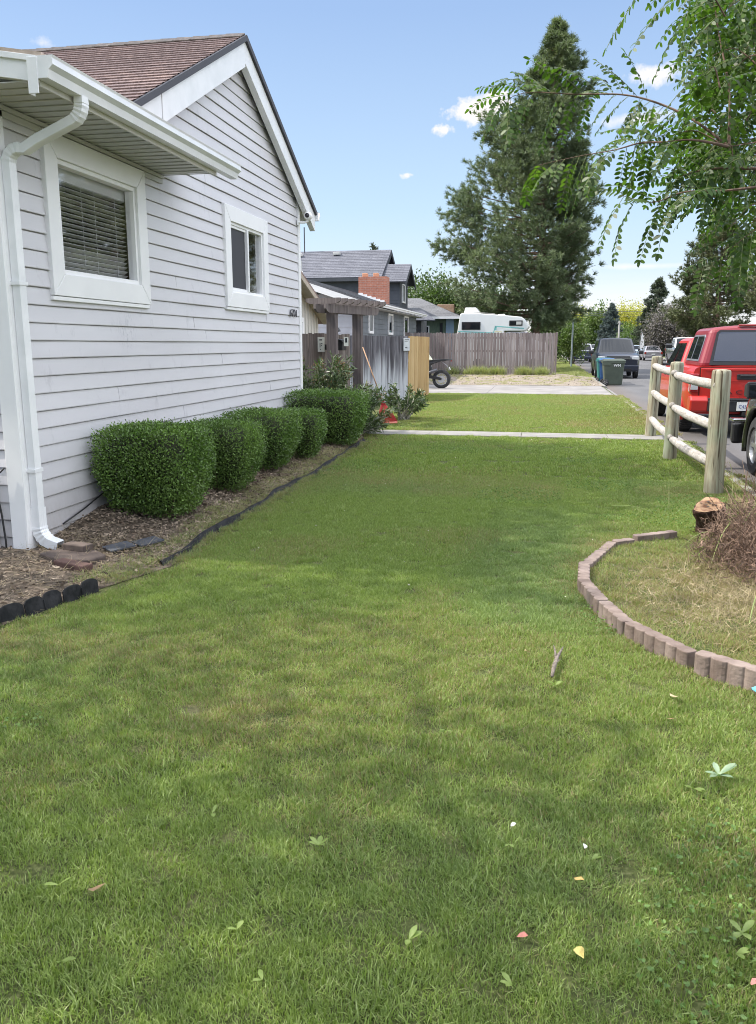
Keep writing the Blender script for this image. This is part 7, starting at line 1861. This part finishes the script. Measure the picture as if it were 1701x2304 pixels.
# limbs out of the trunk to the crown edge seen from the lawn
A = CR(1640, 330, 4.6)
branch([fork, CR(1860, 250, 3.9), CR(1740, 310, 4.4), A], .014, 8)
branch([A, CR(1560, 270, 4.7), CR(1480, 232, 4.8), CR(1400, 213, 4.9), CR(1290, 212, 5.0), CR(1190, 208, 5.1), CR(1135, 225, 5.1)], .009, 42, n=(6, 9))
branch([CR(1490, 320, 4.4), CR(1440, 322, 4.5), CR(1380, 338, 4.6), CR(1300, 352, 4.7), CR(1210, 372, 4.8)], .006, 18)
branch([A, CR(1560, 315, 4.4), CR(1490, 320, 4.4)], .01, 6)
branch([A, CR(1640, 200, 4.7), CR(1620, 90, 4.8), CR(1600, -20, 4.9), CR(1570, -90, 5.0)], .009, 24)
branch([CR(1710, 420, 4.2), CR(1620, 430, 4.3), CR(1540, 432, 4.4), CR(1470, 455, 4.5), CR(1400, 440, 4.5)], .008, 15)
branch([CR(1720, 380, 4.6), CR(1600, 380, 4.6), CR(1520, 400, 4.6)], .01, 16)
for pts in ([(1560, -40, 4.2), (1470, 20, 4.2), (1420, 95, 4.2)], [(1560, -10, 4.2), (1530, 60, 4.2), (1480, 130, 4.2)], [(1480, -60, 4.0), (1420, 0, 4.0), (1395, 50, 4.0)]):
    S = spline([CR(*p) for p in pts]); compound(S[6], S[-1]-S[0], 9, .048, .35)
# dense outer crown along the right edge, with drooping sprays
for k in range(74):
    px = 1610+240*r.random(); py = r.uniform(-80, 560); D = r.uniform(4.1, 6.2)
    if py > 330: px = max(px, 1600+.25*(py-330))
    if py < 200: px = max(px, 1530+.3*(200-py)*0)
    c = CR(px, py, D); e = c+Vector((r.uniform(-.4, .1), r.uniform(-.2, .2), r.uniform(-.22, .12)))
    branch([c, c.lerp(e, .5)+Vector((0, 0, .06)), e], .005, 8, n=(6, 9), start=0)
for k in range(60):   # fuller foliage beyond the frame so the crown goes on to the side
    c = Vector((2.35, 2.2, 3.4))+Vector(unit(r.normal(size=3)))*r.uniform(.6, 1.6); 
    if (c.x < .42*c.y+.25 and c.z < 5): continue
    e = c+Vector(r.normal(size=3)*.3)
    branch([c, c.lerp(e, .5), e], .006, 8, start=0)
for k in range(10):
    c = CR(r.uniform(1720, 1900), r.uniform(0, 600), 4.6); branch([fork, fork.lerp(c, .5)+Vector((.3, 0, .3)), c], .022, 2)
twigs.build('branches', M['locust_bark'], lt_, smooth=True, fix=False)
stalk.build('leaf_stalks', M['rachis'], lt_, smooth=True, fix=False)
link('crown', np_mesh('crown', np.array(LV, np.float32).reshape(-1, 3), 8), M['locust'], lt_)
# trees beyond the left and rear of the frame: they shade the near lawn and show in the window glass
leafy('maple_tree', (-6.4, -.2), 9, [(0, 0, 5.6, 3.0, 3.2, 2.0), (1.8, .6, 5.0, 2.0, 2.2, 1.5), (-1.2, 1.6, 6.4, 2.2, 2.2, 1.6), (.4, -1.8, 6.2, 2.4, 2.2, 1.6)], 'broad maple outside the frame to the left, shading the near lawn', 95, 13000, .11, M['leaf_green'], trunk_r=.22)
leafy('maple_tree', (-10.3, 7.4), 13, [(0, 0, 10.2, 2.6, 3.0, 1.9), (.6, 2.4, 10.6, 2.2, 2.2, 1.6), (-.3, -2.6, 9.6, 2.4, 2.6, 1.7), (2.0, .8, 9.4, 1.6, 2.6, 1.2)], 'tall maple behind the white house whose shade softens the lawn', 96, 24000, .12, M['leaf_green'], trunk_r=.2)  # added, unseen tree that breaks up the house shadow on the lawn
leafy('willow_tree', (15.5, 14), 10, [(0, 0, 5.4, 3.4, 4.2, 3.2), (.5, 4, 4.8, 3, 3.4, 3.0), (0, -5, 5.2, 3, 3.6, 3.2)], 'leafy tree across the street outside the frame, mirrored in the large window', 97, 9000, .17, M['leaf_dark'], trunk_r=.3)
